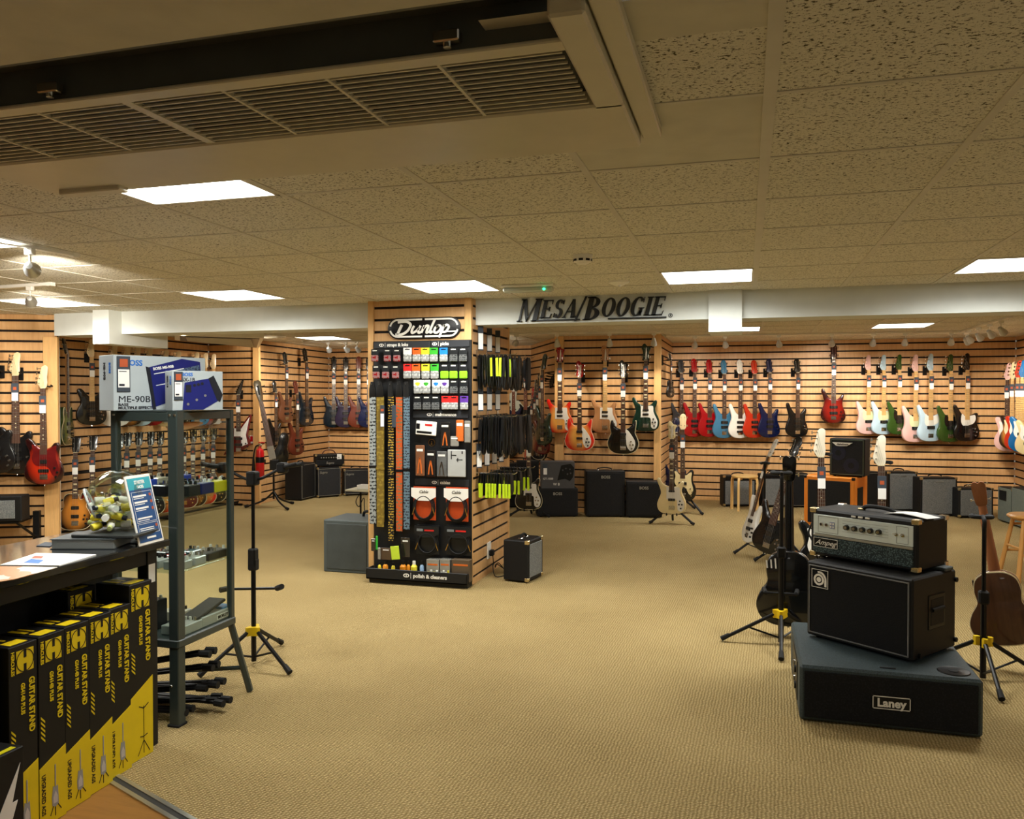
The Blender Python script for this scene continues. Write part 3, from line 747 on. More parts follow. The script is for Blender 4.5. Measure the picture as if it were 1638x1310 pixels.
    if strings:
        def mk_str():
            mb = MB()
            for i in range(n):
                u = (i/(n-1)-.5); mb.tube([(u*.056, yf-.0135, bz), (u*bw*.84, cy-.0125, ny)], .0011 if n <= 5 else .0007, 4)
            for i in range(n):
                x, z, sd = pos[i % len(pos)]; q = T_ @ Vector((x, -.004, z)); u = (i/(n-1)-.5)
                mb.tube([(u*bw*.84, cy-.0115, ny), q], .0009, 4)
            return mb
        link('strings', cached(('strings', kind, t, n, scale, hs, bw), mk_str, M_STRING), r)
    sb = MB(); 
    link('strap_button', cached(('strap_button',), lambda: MB().cyl((0, 0, 0), (0, 0, -.012), .006, .008, 8), hw), r, (0, 0, .001))
    if tagged:
        zt = ny-.145 if tagged is True else tagged
        tg = link('price_tag', cached(('price_tag', t), lambda: (MB().rbox(-.030, .030, cy-.0165, cy-.0145, -.01, .075, .0008, 0).rbox(-.027, .027, cy-.0170, cy-.0150, -.085, -.0105, .0008, 1)), [M_TAG, M_PAPER], 0), r, (0, 0, zt))
        link('tag_logo', cached(('tag_logo', t), lambda: MB().box(-.014, .014, cy-.0172, cy-.0166, .015, .042), M_ORT, 0), tg)
    r['_nut'] = 0; del r['_nut']
    return r
def glen(kind, scale, hs): 
    top = max(z for x, z in BODY[kind] if abs(x) < .03); return top+scale+max(z for x, z in HEAD[hs])*.985
HG = [None]
def hanger(x, y, z, rz, label):
    """black slatwall hanger: plate in the groove and a padded yoke under the headstock"""
    r = root('guitar_hanger', label, 'hanger', (x, y, z), rz, 'black slatwall guitar hangers')
    if not HG[0]:
        a = MB(); a.rbox(-.028, .028, -.018, 0, -.062, .062, .003)
        b = MB(); b.cyl((0, -.016, 0), (0, -.075, 0), .006)
        c = MB()
        for s_ in (-1, 1): c.tube(spath([(0, -.075, 0), (s_*.03, -.08, 0), (s_*.04, -.105, .004), (s_*.036, -.128, .012)], 3), .0065, 8)
        HG[0] = (a.mesh('plate', M_BLACK), b.mesh('arm', M_BLACK), c.mesh('yoke', M_RUB))
    for nme, me in zip(('plate', 'arm', 'yoke'), HG[0]): link(nme, me, r)
    return r
def hang(px, yt, yb, label, kind, body, plane=('Y', BACK), rz=0, hs='two', scale=.56, off=.13, hang_=True, hlabel=None, dx=0, fit=True, **kw):
    """hang an instrument on a wall where the photograph shows it: neck column px, head top yt, body bottom yb"""
    ax, v = plane
    nx, ny_ = math.sin(rz), -math.cos(rz)            # facing direction
    if ax == 'Y': a, b = at(px, yt, Y=v-off*abs(ny_)), at(px, yb, Y=v-off*abs(ny_))
    else: a, b = at(px, yt, X=v+off*nx), at(px, yb, X=v+off*nx)
    L_ = glen(kind, scale, hs); sc = (a.z-b.z)/L_
    if not fit: sc = fit_(sc)
    g = guitar(kw.pop('name', 'bass_guitar' if kw.get('n', 4) <= 5 else 'electric_guitar'), label, kw.pop('cat', 'guitar'), kind, body, (b.x, b.y, a.z-L_*sc), rz, sc, hs=hs, scale=scale, **kw)
    if hang_:
        top = max(z for x, z in BODY[kind] if abs(x) < .03)
        zn = a.z - L_*sc + (top+scale)*sc + .004
        bx = b.x - nx*(off-.0+.0) ; by = b.y - ny_*(off)
        hanger(bx, by, zn, rz, hlabel or ('black hanger holding the ' + label.split(',')[0]))
    return g
def paint(name, rgb, rough=.25, coat=.7): return mat(name, rgb, rough, coat=coat, k=.04)
G_BLACK = paint('gloss_black', (14, 14, 15)); G_RED = paint('candy_red', (150, 12, 20)); G_SBLUE = paint('steel_blue', (64, 118, 152))
G_WHITE = paint('snow_white', (238, 236, 228)); G_ORANGE = paint('red_orange', (184, 46, 22)); G_NAVY = paint('deep_blue', (10, 20, 58))
G_PINK = paint('shell_pink', (236, 192, 186)); G_ICE = paint('daphne_blue', (186, 214, 232)); G_GREEN = paint('olive_green', (46, 76, 26))
G_GREY = paint('graphite', (46, 46, 50)); G_CREAM = paint('vintage_cream', (232, 212, 160)); G_MINT = paint('mint_guard', (220, 222, 176))
G_PALE = paint('pale_sonic_green', (222, 230, 216)); G_DGREEN = paint('british_green', (12, 42, 32)); G_WINE = paint('cherry_wine', (96, 18, 20))
G_TEAL = paint('dark_teal', (14, 30, 42)); G_PURP = paint('dusk_purple', (44, 36, 62)); G_TURQ = paint('lake_blue', (24, 100, 160))
W_NAT = mat('walnut_body', (172, 122, 78), .4, kind='woodz', coat=.3, k=.12); W_MAH = mat('mahogany_body', (102, 42, 24), .4, kind='woodz', coat=.3)
W_BRN = mat('brown_walnut', (104, 62, 38), .4, kind='woodz', coat=.3); W_DARK = mat('dark_acoustic_back', (86, 56, 36), .35, kind='woodz', coat=.4, k=.2)
B_FIRE = mat('fire_burst', (244, 176, 84), .2, kind='burst', rgb2=(212, 34, 20), coat=.8)
B_RED = mat('red_black_burst', (176, 40, 18), .2, kind='burst', rgb2=(34, 8, 8), coat=.8)
B_WARW = mat('dark_red_burst', (136, 26, 16), .2, kind='burst', rgb2=(46, 10, 10), coat=.8)
B_TOB = mat('tobacco_burst', (216, 138, 50), .2, kind='burst', rgb2=(36, 16, 8), coat=.8)
B_GREENB = mat('green_flame', (108, 124, 60), .25, kind='burst', rgb2=(50, 72, 34), coat=.8)
M_HW = mat('maple_headstock', (228, 204, 158), .35, kind='woodz', coat=.4, k=.05)

# right back wall, left group
grp = 'double-cutaway basses hung in a row'
for px, yt, yb, c, lb in ((1089, 575, 698, G_GREY, 'dark grey'), (1110, 573.5, 699, G_RED, 'candy red'), (1134, 575, 699, G_RED, 'second candy red'), (1157.5, 576, 701, G_SBLUE, 'steel blue'),
    (1183, 575.5, 701, G_WHITE, 'white'), (1206, 576, 700.5, G_ORANGE, 'red-orange'), (1230, 574, 700, G_NAVY, 'deep blue'), (1274.5, 573.5, 699.7, G_BLACK, 'black')):
    extra = {'dark grey': ' half behind the cream bass, leftmost of the row', 'candy red': ' between the dark grey and the second red one', 'second candy red': ' beside the steel blue one', 'steel blue': ' between red and white ones',
             'white': ' with three black pickups on the right back wall', 'red-orange': ' between the white and the deep blue ones', 'deep blue': ' at the right end of the tight row', 'black': ' hanging alone right of the deep blue one'}[lb]
    hang(px, yt, yb, lb+' electric bass'+extra, 'modern', c, group=grp, knobs=2, pick=((.22, .035, .1), (.155, .035, .1)) + (((.09, .03, .1),) if lb == 'white' else ()), rz=R(26), hlabel='black hanger holding the '+lb+' bass on the right back wall')
hang(1333, 550.6, 677, 'dark red burst bass hung highest on the right back wall', 'modern', B_WARW, knobs=4, hw=M_CHROME, n=4)
# pastel offset basses
grp = 'offset-body basses with small pickguards'
for px, yt, yb, c, gd, lb in ((1387.7, 568, 694.5, G_PINK, G_MINT, 'shell pink offset bass with mint guard, leftmost of the pastel row'), (1412, 568, 695, G_ICE, G_MINT, 'pale blue offset bass between the first pink and the first green one'),
    (1437, 567.5, 695, G_GREEN, G_BLACK, 'olive green offset bass between pale blue and pink ones'), (1462.8, 567.5, 707.5, G_PINK, G_MINT, 'second shell pink offset bass, hung lower, in the middle of the pastel row'),
    (1487, 566, 706, G_ICE, G_WHITE, 'pale blue offset bass with white guard, beside the second green one'), (1518.6, 567, 707, G_GREEN, G_BLACK, 'olive green offset bass, second from the right of the pastel row'),
    (1545, 565.5, 705.6, G_BLACK, G_WHITE, 'black offset bass with white guard at the right end of the pastel row')):
    hang(px, yt, yb, lb, 'offset', c, hs='inline', guard=gd, board=M_MAPB, neck=M_MAPB, group=grp, off=.13, knobs=3, pick=((.175, .04, .1),), rz=R(22), hlabel='black hanger holding the '+lb.split(',')[0].split(' between')[0].split(' with')[0])
# on the right wall
RWY = (12.0, 11.83, 11.62, 11.46, 11.23)
for k, (px, yt, yb, c, gd, lb) in enumerate(((1612, 581, 722, G_PINK, G_WHITE, 'pink bass seen edge-on, farthest on the right wall'), (1620, 579, 719, B_TOB, M_BIND, 'tobacco burst bass on the right wall'),
    (1629, 577, 722, G_ORANGE, G_WHITE, 'orange bass on the right wall'), (1636, 576, 724, G_TURQ, G_WHITE, 'lake blue bass on the right wall'))):
    hang(px, yt, yb, lb, 'jazz', c, plane=('Y', RWY[k]), rz=R(-48), hs='inline', head=c if k != 1 else M_HW, guard=gd, board=M_MAPB if k else M_ROSE, off=.02, hang_=False, group='basses crowded on the right wall')
hang(1646, 584, 728, 'cream bass cut off by the right edge of the frame', 'jazz', G_CREAM, plane=('Y', RWY[4]), rz=R(-48), hs='inline', head=M_HW, guard=G_WHITE, off=.02, hang_=False, group='basses crowded on the right wall')
for k in range(5):
    y = RWY[k]; hanger(3.45, y, 1.83, R(-90), ['farthest', 'second farthest', 'middle', 'second nearest', 'nearest'][k]+' black hanger on the right wall')
# edge-on black bass on the bay's right side
hang(1072, 565, 636, 'short black guitar seen edge-on, on the right side of the middle bay', 'single', G_BLACK, plane=('X', -1.05), rz=R(66), hs='open', scale=.44, n=6, off=.13, knobs=3, group=None)
# middle bay
mp = ('Y', 10.55)
hang(896, 553, 692.5, 'fire burst solid bass with white guard, at the left post of the middle bay', 'crest', B_FIRE, plane=mp, hs='crest', guard=M_PEARL, gkind='crest', inlay=2, knobs=4, pick=((.265, .022, .075), (.215, .022, .075)), head=G_RED, off=.09)
hang(927.5, 577, 721.6, 'fire burst hollow guitar with pointed horns in the middle bay', 'crescent', B_FIRE, plane=mp, hs='crest', scale=.61, n=6, guard=M_PEARL, gkind='crescent', binding=M_BIND, inlay=2, knobs=4, head=G_RED, off=.20, pick=((.24, .03, .075), (.16, .03, .075)), name='electric_guitar', bw=.04)
hang(968, 552, 693, 'natural walnut bass with white guard in the middle bay', 'crest', W_NAT, plane=mp, hs='crest', guard=M_PEARL, board=M_MAPB, neck=M_MAPB, head=W_NAT, knobs=4, pick=((.265, .022, .075), (.215, .022, .075)), off=.09)
hang(997, 576, 726.5, 'black hollow guitar with a slash sound hole in the middle bay', 'crescent', G_BLACK, plane=mp, hs='crest', scale=.61, n=6, guard=M_PEARL, gkind='crescent', binding=M_BIND, inlay=2, knobs=4, off=.20, pick=((.24, .03, .075), (.16, .03, .075)), bw=.04)
hang(1033, 549.5, 690, 'dark green-black bass with white guard, at the right post of the middle bay', 'crest', G_DGREEN, plane=mp, hs='crest', guard=M_PEARL, inlay=2, knobs=4, pick=((.265, .022, .075), (.215, .022, .075)), off=.09)
# back wall between the column and the middle bay
hang(841, 574, 684, 'pale green-white bass with black guard on the wall beside the straps', 'jazz', G_PALE, hs='two', head=G_BLACK, guard=G_BLACK, board=M_RED_, neck=M_RED_, off=.10, pick=((.18, .03, .09),), knobs=2, tagged=.72)
hang(812, 541, 668, 'pale bass with maple neck half hidden behind the hanging straps', 'jazz', G_PALE, hs='inline', head=M_HW, board=M_MAPB, neck=M_MAPB, off=.10)
hang(822, 585, 690, 'dark blue bass behind the hanging straps', 'modern', G_NAVY, hs='two', board=M_RED_, off=.16)
hang(807, 628, 733, 'black single-cut guitar with its round lower end below the straps', 'hollow', G_BLACK, hs='open', n=6, scale=.44, off=.13)
dl = R(-62)
for k, (px, yt, yb, c, y, lb, kd) in enumerate(((856, 619, 745, G_RED, 10.95, 'red hollow guitar, leftmost of the cluster left of the middle bay', 'hollow'), (861, 607, 739, G_BLACK, 10.82, 'black guitar with cream edge behind the red hollow guitar', 'hollow'),
        (865.5, 596, 735, G_BLACK, 10.70, 'black bass with cream edge, third of the cluster left of the middle bay', 'jazz'), (869.5, 584, 727, G_WINE, 10.60, 'thin wine red bass, fourth of the cluster left of the middle bay', 'jazz'), (873, 566, 712, G_DGREEN, 10.50, 'dark green bass hanging against the left post of the middle bay', 'modern'))):
    hang(px-3, yt, yb, lb, kd, c, plane=('Y', y), rz=dl+R(22), hs='open' if kd == 'hollow' else 'two', n=6 if kd == 'hollow' else 4, scale=.60 if kd == 'hollow' else .60, binding=M_BIND if k < 3 else None, off=.0, hang_=False, board=M_MAPB if k == 3 else M_ROSE, head=M_HW if k == 3 else None, group='guitars clustered left of the middle bay')
    y = 10.98-.09*k; hanger(-2.38-.84*(y-10.55)/1.75-.004, y, 1.70-.0+.03*k, R(-64), ['deepest', 'second deepest', 'middle', 'second nearest', 'nearest'][k]+' black hanger on the left side of the middle bay')
# left rear corner
for px, yt, yb, c, lb in ((534.3, 570, 684, G_TEAL, 'dark teal'), (553.3, 571, 684, G_PURP, 'dusk purple'), (574, 570, 684, W_MAH, 'mahogany'), (590, 571, 684, G_NAVY, 'dark blue')):
    hang(px, yt, yb, lb+' bass in the left rear corner'+{'dark teal': ', leftmost of its row', 'dusk purple': ', second of its row', 'mahogany': ', third of its row', 'dark blue': ', partly hidden by the column'}[lb], 'modern', c, group='modern basses in the left rear corner', head=G_BLACK if lb != 'mahogany' else c, rz=R(26), knobs=2)
lp = ('X', -6.66)
hang(457, 563, 676.5, 'brown walnut bass hung high on the left rear wall', 'modern', W_BRN, plane=lp, rz=R(80), tagged=.76, group=None, knobs=2, head=G_BLACK)
hang(489, 557, 681, 'blue-black bass hung high at the right of the left rear wall', 'modern', G_TEAL, plane=lp, rz=R(80), head=G_BLACK, knobs=2)
hang(474, 609, 728, 'red-brown mahogany bass hung low on the left rear wall', 'modern', W_MAH, plane=lp, rz=R(80), off=.12, knobs=2)
hang(440, 609, 716, 'black bass hung low behind the electric upright', 'modern', G_BLACK, plane=lp, rz=R(80), off=.12, knobs=2)
# facing return wall
hang(382.5, 606, 728, 'dark red angular guitar with a white guard beside the cabinet', 'explorer', G_WINE, plane=('Y', 10.0), rz=R(18), hs='pointy', head=G_BLACK, n=6, scale=.43, guard=M_PAPER, gkind='explorer', knobs=3, hw=M_CHROME, off=.12)
# left wall, upper row
wl = ('X', -7.37)
hang(146.6, 542.6, 680, 'translucent black guitar with a maple neck on the left wall', 'jazz', G_BLACK, plane=wl, rz=R(62), hs='inline', head=M_HW, board=M_MAPB, neck=M_MAPB, n=6, scale=.46, off=.16, knobs=3, pick=((.25, .02, .09), (.19, .02, .09), (.13, .03, .09)), bw=.04)
hang(103, 541, 712, 'green hollow guitar seen edge-on beside the left post', 'hollow', B_GREENB, plane=wl, rz=R(118), hs='open', head=G_BLACK, n=6, scale=.60, binding=M_BIND, thick=.075, off=.22, knobs=4, tagged=False, bw=.04, hang_=True)
hc = [G_WHITE, B_TOB, G_ICE, G_RED, G_CREAM, G_BLACK, G_SBLUE, B_RED, G_WHITE]
for k, (px, yt) in enumerate(((184, 549), (205, 550.5), (221, 553.5), (240, 555.5), (266, 559.5), (286, 561), (315, 563.5), (329, 565), (342, 566.5))):
    hang(px, yt, yt+133-k*2.6, ['first', 'second', 'third', 'fourth', 'fifth', 'sixth', 'seventh', 'eighth', 'ninth'][k]+' maple headstock from the left showing above the grey boxes', 'jazz', hc[k], plane=wl, rz=R(44), hs='inline', head=M_HW, board=M_MAPB, neck=M_MAPB, n=6, scale=.46, off=.16, knobs=3, group='maple-neck guitars behind the grey boxes', pick=((.25, .02, .09), (.13, .03, .09)), bw=.04, hlabel='black hanger behind the boxes, '+str(['first', 'second', 'third', 'fourth', 'fifth', 'sixth', 'seventh', 'eighth', 'ninth'][k])+' from the left')
# left wall, lower row leaning in a floor rack
lc = [B_TOB, B_RED, G_WINE, B_FIRE, B_TOB, G_BLACK, G_GOLD if False else B_FIRE, G_WINE, B_TOB, B_FIRE, G_BLACK]
lows = ((124, 701, 855), (151, 698, 848), (193, 697, 842), (205.5, 693, 840), (223.5, 692, 836), (242.4, 692, 832), (257.5, 692, 828), (296, 691, 820), (310, 689, 817), (326, 688, 814), (342, 686, 811))
for k, (px, yt, yb) in enumerate(lows):
    a = at(px, yt, X=-7.0); L_ = glen('single', .43, 'open'); sc = min(1.05, (a.z-.07)/L_)
    g = guitar('electric_guitar', ['first', 'second', 'third', 'fourth', 'fifth', 'sixth', 'seventh', 'eighth', 'ninth', 'tenth', 'eleventh'][k]+' guitar from the left in the floor rack along the left wall', 'guitar', 'single', lc[k], (a.x+.06, a.y-.10, .085), R(28), sc,
        hs='open', head=G_BLACK, n=6, scale=.43, binding=M_BIND, knobs=4, inlay=2, group='guitars in the floor rack', rx=R(-3), hw=M_GOLD if k > 5 else M_CHROME, bw=.04, pick=((.235, .036, .075), (.145, .036, .075)))
# the rack itself
rk = root('guitar_rack', 'low black floor rack holding the row of guitars along the left wall', 'guitar rack', (-7.05, 7.1, 0))
for x in (-.10, .22):
    mb = MB(); mb.tube([(x, 0, .05), (x, 2.8, .05)], .014); part('rail', mb, M_BLACK, rk)
for y in (.02, 1.4, 2.78):
    mb = MB(); mb.tube([(-.18, y, .016), (.30, y, .016)], .014); mb.tube([(-.10, y, .01), (-.10, y, .05)], .01); mb.tube([(.22, y, .01), (.22, y, .05)], .01); part('foot', mb, M_BLACK, rk)
mb = MB(); mb.tube([(-.2, 0, .66), (-.2, 2.8, .66)], .014); part('rail', mb, M_RUB, rk)
for y in (0, 2.8):
    mb = MB(); mb.tube([(-.17, y, .016), (-.2, y, .66)], .012); part('upright', mb, M_BLACK, rk)
# far left wall
fw = R(26)
def fplane(px, yt, yb, off):
    """plane of the left front wall: through (-6.45,6.42) along (-2.75,-1.3)"""
    nx, ny_ = math.sin(fw), -math.cos(fw); r_ = ray(px, 640); t = ((-6.45+nx*off)*nx + (6.42+ny_*off)*ny_)/(r_.x*nx+r_.y*ny_)
    return r_.y*t
def hang_f(px, yt, yb, lb, kind, body, off=.1, **kw):
    y = fplane(px, yt, yb, off)
    g = hang(px, yt, yb, lb, kind, body, plane=('Y', y), rz=fw, off=0, hang_=False, **kw)
    nx, ny_ = math.sin(fw), -math.cos(fw)
    L_ = glen(kind, kw.get('scale', .56), kw.get('hs', 'two'))
    hanger(g.location.x-nx*off, y-ny_*off, g.location.z+g.scale[0]*(L_-.19), fw, 'black hanger holding the '+lb.split(',')[0])
hang_f(27.5, 564, 758, 'black five-string bass with a maple headstock on the far left wall', 'jazz', G_BLACK, hs='inline', head=M_HW, board=M_ROSE, n=5, guard=G_BLACK, gkind='jazz', bw=.05)
hang_f(71.5, 585, 775, 'red burst bass with tortoise guard on the far left wall', 'jazz', B_RED, hs='inline', head=M_HW, guard=mat('tortoise_guard', (88, 14, 14), .25, coat=.6, k=.3), gkind='jazz', off=.2, pick=((.215, .035, .06), (.13, .03, .09)))
hang_f(-6, 560, 757, 'black bass body cut off by the left edge of the frame', 'jazz', G_BLACK, hs='inline', head=M_HW, off=.14)
# ------------------------------------------------------------------ amplifiers
T_BLK = mat('black_tolex', (13, 13, 14), .6, kind='tolex'); T_OR = mat('orange_tolex', (228, 122, 30), .5, kind='tolex', k=.05)
T_OR2 = mat('orange_vinyl', (232, 138, 46), .45, k=.05)
T_GRY = mat('grey_textured_paint', (70, 80, 82), .6, kind='tolex')
G_BLK = mat('black_grille', (16, 16, 17), .8, kind='grille', rgb2=(34, 34, 36)); G_GR = mat('grey_grille', (104, 108, 108), .8, kind='grille', rgb2=(150, 152, 150))
G_CHR = mat('charcoal_grille', (40, 41, 44), .8, kind='grille', rgb2=(62, 63, 66)); M_SILV = mat('silver_piping', (168, 168, 160), .35, .6, k=.03)
M_BRASS = mat('brass_corner', (214, 196, 150), .25, .9, k=.03)
def zat(a, px, py):
    r = ray(px, py); t = math.hypot(a.x, a.y)/math.hypot(r.x, r.y); return H + r.z*t
def amp(label, pL, pR, ytop, depth, z0=0.0, grille=G_BLK, body=T_BLK, logo=None, logo_at=(.12, .9), trim=None, handle=True, corners=M_BRASS, panel=0.0, knobs=0, feet=True, group=None,
        name='guitar_amplifier', cat='amplifier', w=None, hgt=None, rim=.022, logo_size=None, logo_mat=None, panel_mat=None, logo_shear=.2, org=None):
    if org: a = Vector((org[0], org[1], z0)); b = a + Vector((math.cos(org[2]), math.sin(org[2]), 0))*w
    else: a, b = at(pL[0], pL[1], Z=z0), at(pR[0], pR[1], Z=z0)
    w = w or (b-a).length; hgt = hgt or zat(a, pL[0], ytop) - z0; rz = math.atan2(b.y-a.y, b.x-a.x)
    r = root(name, label, cat, (a.x, a.y, z0), rz, group)
    f = .012 if feet else 0
    mb = MB(); mb.rbox(0, w, 0, depth, f, hgt, .008); part('cabinet', mb, body, r)
    if feet:
        for x in (.05, w-.05):
            for y in (.04, depth-.04):
                mb = MB(); mb.cyl((x, y, 0), (x, y, f+.002), .016, .014, 10); part('foot', mb, M_RUB, r)
    zt = hgt - rim - panel
    mb = MB(); mb.rbox(rim, w-rim, -.005, .004, f+rim, zt, .003); gr = part('grille', mb, grille, r)
    if trim:
        mb = MB(); q = .005
        for x0, x1, z_0, z_1 in ((rim-q, w-rim+q, f+rim-q, f+rim), (rim-q, w-rim+q, zt, zt+q), (rim-q, rim, f+rim, zt), (w-rim, w-rim+q, f+rim, zt)): mb.box(x0, x1, -.0075, 0.001, z_0, z_1)
        part('piping', mb, trim, r, 0)
    if panel:
        mb = MB(); mb.rbox(rim, w-rim, -.004, .004, zt+.01, hgt-rim*.6, .002); part('control_panel', mb, panel_mat or M_BLACK, r)
        for k in range(knobs):
            x = w*.2 + w*.6*k/max(1, knobs-1); mb = MB(); mb.cyl((x, -.004, zt+.01+panel*.4), (x, -.02, zt+.01+panel*.4), .010, .008, 12); part('knob', mb, M_SILV if not panel_mat else M_KNOB, r)
    if corners:
        for x in (0, w):
            for z in (f, hgt):
                mb = MB(); sx = 1 if x == 0 else -1; sz = 1 if z == f else -1
                mb.rbox(x-sx*.003, x+sx*.032, -.003, .032, z-sz*.003 if sz < 0 else z, z+sz*.03, .004); part('corner', mb, corners, r)
    if handle:
        mb = MB(); mb.tube(spath([(w*.32, depth/2, hgt-.002), (w*.34, depth/2, hgt+.022), (w*.5, depth/2, hgt+.034), (w*.66, depth/2, hgt+.022), (w*.68, depth/2, hgt-.002)], 4), .008); h_ = part('handle', mb, M_RUB, r)
        for x in (w*.32, w*.68):
            mb = MB(); mb.rbox(x-.02, x+.02, depth/2-.014, depth/2+.014, hgt-.001, hgt+.006, .002); part('handle_bracket', mb, M_CHROME, h_)
    if logo:
        s_ = logo_size or min(.05, w*.13)
        text(logo, s_, logo_mat or M_SILV, r, (w*logo_at[0], -.0085, f+(zt-f)*logo_at[1]), name='logo', bold=.02, shear=logo_shear, align='LEFT' if logo_at[0] < .3 else 'CENTER')
    return r, w, hgt
grp = 'dark amplifiers in the left rear corner'
amp('tall black speaker cabinet with light piping against the left rear wall', (481.8, 801.4), (504.7, 796), 742.4, .27, grille=G_BLK, trim=M_SILV, group=grp, corners=None, name='speaker_cabinet', cat='speaker cabinet')
amp('black speaker cabinet with light piping under the small amplifier head', (507.6, 796.8), (546, 794), 748.7, .26, grille=G_CHR, trim=M_SILV, logo='Supro', logo_at=(.1, .88), group=grp, name='speaker_cabinet', cat='speaker cabinet', handle=False)
a_ = at(507.6, 796.8, Z=0); zc = zat(a_, 507.6, 748.7)
pl_, pr_ = (504.5, 747.5), (551, 746)
r, w, hg = amp('small black amplifier head with a leather handle on a cabinet in the left rear corner', pl_, pr_, 727.5, .20, z0=zc, grille=G_BLK, trim=None, panel=.06, knobs=8, logo='Supro', logo_at=(.5, .5), handle=False, group=grp, name='amplifier_head')
mb = MB(); mb.tube(spath([(w*.26, .1, hg), (w*.35, .1, hg+.05), (w*.5, .1, hg+.062), (w*.65, .1, hg+.05), (w*.74, .1, hg)], 4), .008); part('handle', mb, mat('brown_leather', (92, 52, 36), .5), r, label='curved brown leather handle')
mb = MB(); mb.rbox(w*.74, w*.90, -.012, -.008, hg-.075, hg+.004, .001); part('price_tag', mb, M_PAPER, r)
amp('black combo amplifier behind the small shelf in the left rear corner', (550, 793.4), (592, 791.6), 751, .24, grille=G_CHR, trim=M_SILV, logo='Supro', logo_at=(.08, .86), group=grp)
# middle bay amplifiers
grp = 'black combo amplifiers of the middle bay'
r, w, h1 = amp('wide low black combo amplifier under the grey carton', (859, 827.4), (924.6, 827), 781.4, .30, logo='BOSS', logo_at=(.5, .86), corners=None, group=grp, handle=False, logo_shear=0)
amp('tall black combo amplifier in the middle of the bay', (937.4, 827.4), (1000, 827.4), 753.5, .26, logo='BOSS', logo_at=(.5, .9), corners=None, group=grp, logo_shear=0)
amp('black combo amplifier with a blue-lit top behind the cream bass', (1001, 828), (1059, 829), 770, .26, logo='BOSS', logo_at=(.5, .86), corners=None, group=grp, handle=False, logo_shear=0)
M_BLUEP = mat('blue_control_panel', (48, 52, 120), .3, k=.15)
for k, (px, py, wd) in enumerate(((948, 752.5, .36), (1012, 769.5, .36))):
    a = at(px, py, Y=10.36); mb = MB()
# carton on the low combo
a0 = at(859, 827.4, Z=0); b0 = at(924.6, 827, Z=0); rz = math.atan2(b0.y-a0.y, b0.x-a0.x)
ct = root('carton', 'grey printed effects carton on the low combo amplifier', 'box', (a0.x+.05, a0.y+.03, h1), rz)
M_CART = mat('dark_grey_card', (72, 72, 74), .6, k=.04)
mb = MB(); mb.rbox(0, .42, 0, .24, 0, .335, .002); part('box', mb, M_CART, ct)
mb = MB(); mb.slab([(.20, .10), (.25, .29), (.37, .31), (.415, .26), (.40, .14), (.36, .09), (.30, .12)], -.0015, 0, 0); part('printed_picture', mb, M_BLACK, ct, 0)
for (x, z) in ((.27, .23), (.31, .25), (.36, .24), (.33, .18), (.37, .19)):
    mb = MB(); mb.cyl((x, -.0015, z), (x, -.0022, z), .010); part('printed_knob', mb, M_CART, ct)
mb = MB(); mb.rbox(.02, .075, -.004, -.001, .17, .31, .001, 0); tg_ = part('price_tag', mb, M_TAG, ct)
mb = MB(); mb.box(.025, .07, -.0045, -.004, .175, .255); part('tag_label', mb, M_PAPER, tg_, 0)
text('GT-1000', .035, M_PAPER, ct, (.02, -.001, .12), align='LEFT'); text('W B', .045, M_PAPER, ct, (.19, -.001, .05))
# dark amplifiers half hidden behind the black bass and the straps
amp('black amplifier behind the hanging straps, left of the black bass stand', (800, 812), (832, 812), 742, .3, logo=None, corners=None, name='guitar_amplifier')
amp('black amplifier just left of the grey carton', (826, 817), (862, 817), 737, .18, trim=None, corners=None)
# right back wall amplifiers
grp = 'combo amplifiers along the right back wall'
amp('grey-fronted combo amplifier behind the round birch stool', (1157.5, 810.6), (1209, 810.6), 761, .22, grille=G_GR, panel=.05, group=grp, panel_mat=M_BLACK)
amp('grey-fronted combo amplifier between the stool and the black stand pole', (1219, 811.6), (1259, 811.6), 758.7, .22, grille=G_GR, panel=.04, group=grp)
amp('black speaker cabinet with pale piping left of the orange cabinet', (1263, 812), (1292, 812), 757, .24, grille=G_BLK, trim=M_SILV, handle=False, corners=None, name='speaker_cabinet', cat='speaker cabinet')
amp('black speaker cabinet with a pale edge right behind the orange cabinet', (1371, 822), (1407, 820), 755.6, .3, grille=G_BLK, trim=M_SILV, handle=False, corners=None, name='speaker_cabinet', cat='speaker cabinet')
amp('largest grey-fronted combo amplifier, behind the right white-headed bass', (1420.7, 818.5), (1467.4, 818.5), 755, .26, grille=G_GR, logo='ASHDOWN', logo_at=(.5, .93), logo_size=.02, group=grp)
amp('grey-fronted combo amplifier in the middle of the three on the right', (1472.6, 826), (1531, 826), 764, .22, grille=G_GR, logo='ASHDOWN', logo_at=(.5, .93), logo_size=.02, group=grp)
amp('smallest grey-fronted combo amplifier with a wire handle', (1533.6, 829), (1589, 829), 781, .26, grille=G_GR, logo='ASHDOWN', logo_at=(.5, .92), logo_size=.02, group=grp)
M_GG = mat('sage_grille', (98, 106, 98), .8, kind='grille', rgb2=(120, 128, 118))
r, w, hg = amp('sage grey speaker cabinet with a small black panel at the right wall', (1596, 832.8), (1618, 840), 777, .30, grille=M_GG, body=T_BLK, handle=False, group='sage grey cabinets at the right wall', rim=.01)
mb = MB(); mb.rbox(.05, w-.12, -.009, -.004, hg-.16, hg-.04, .002); part('control_panel', mb, M_BLACK, r)
amp('sage grey speaker cabinet at the right edge of the frame', (1618, 840), (1652, 853), 778, .30, grille=M_GG, body=T_BLK, handle=False, group='sage grey cabinets at the right wall', rim=.01)
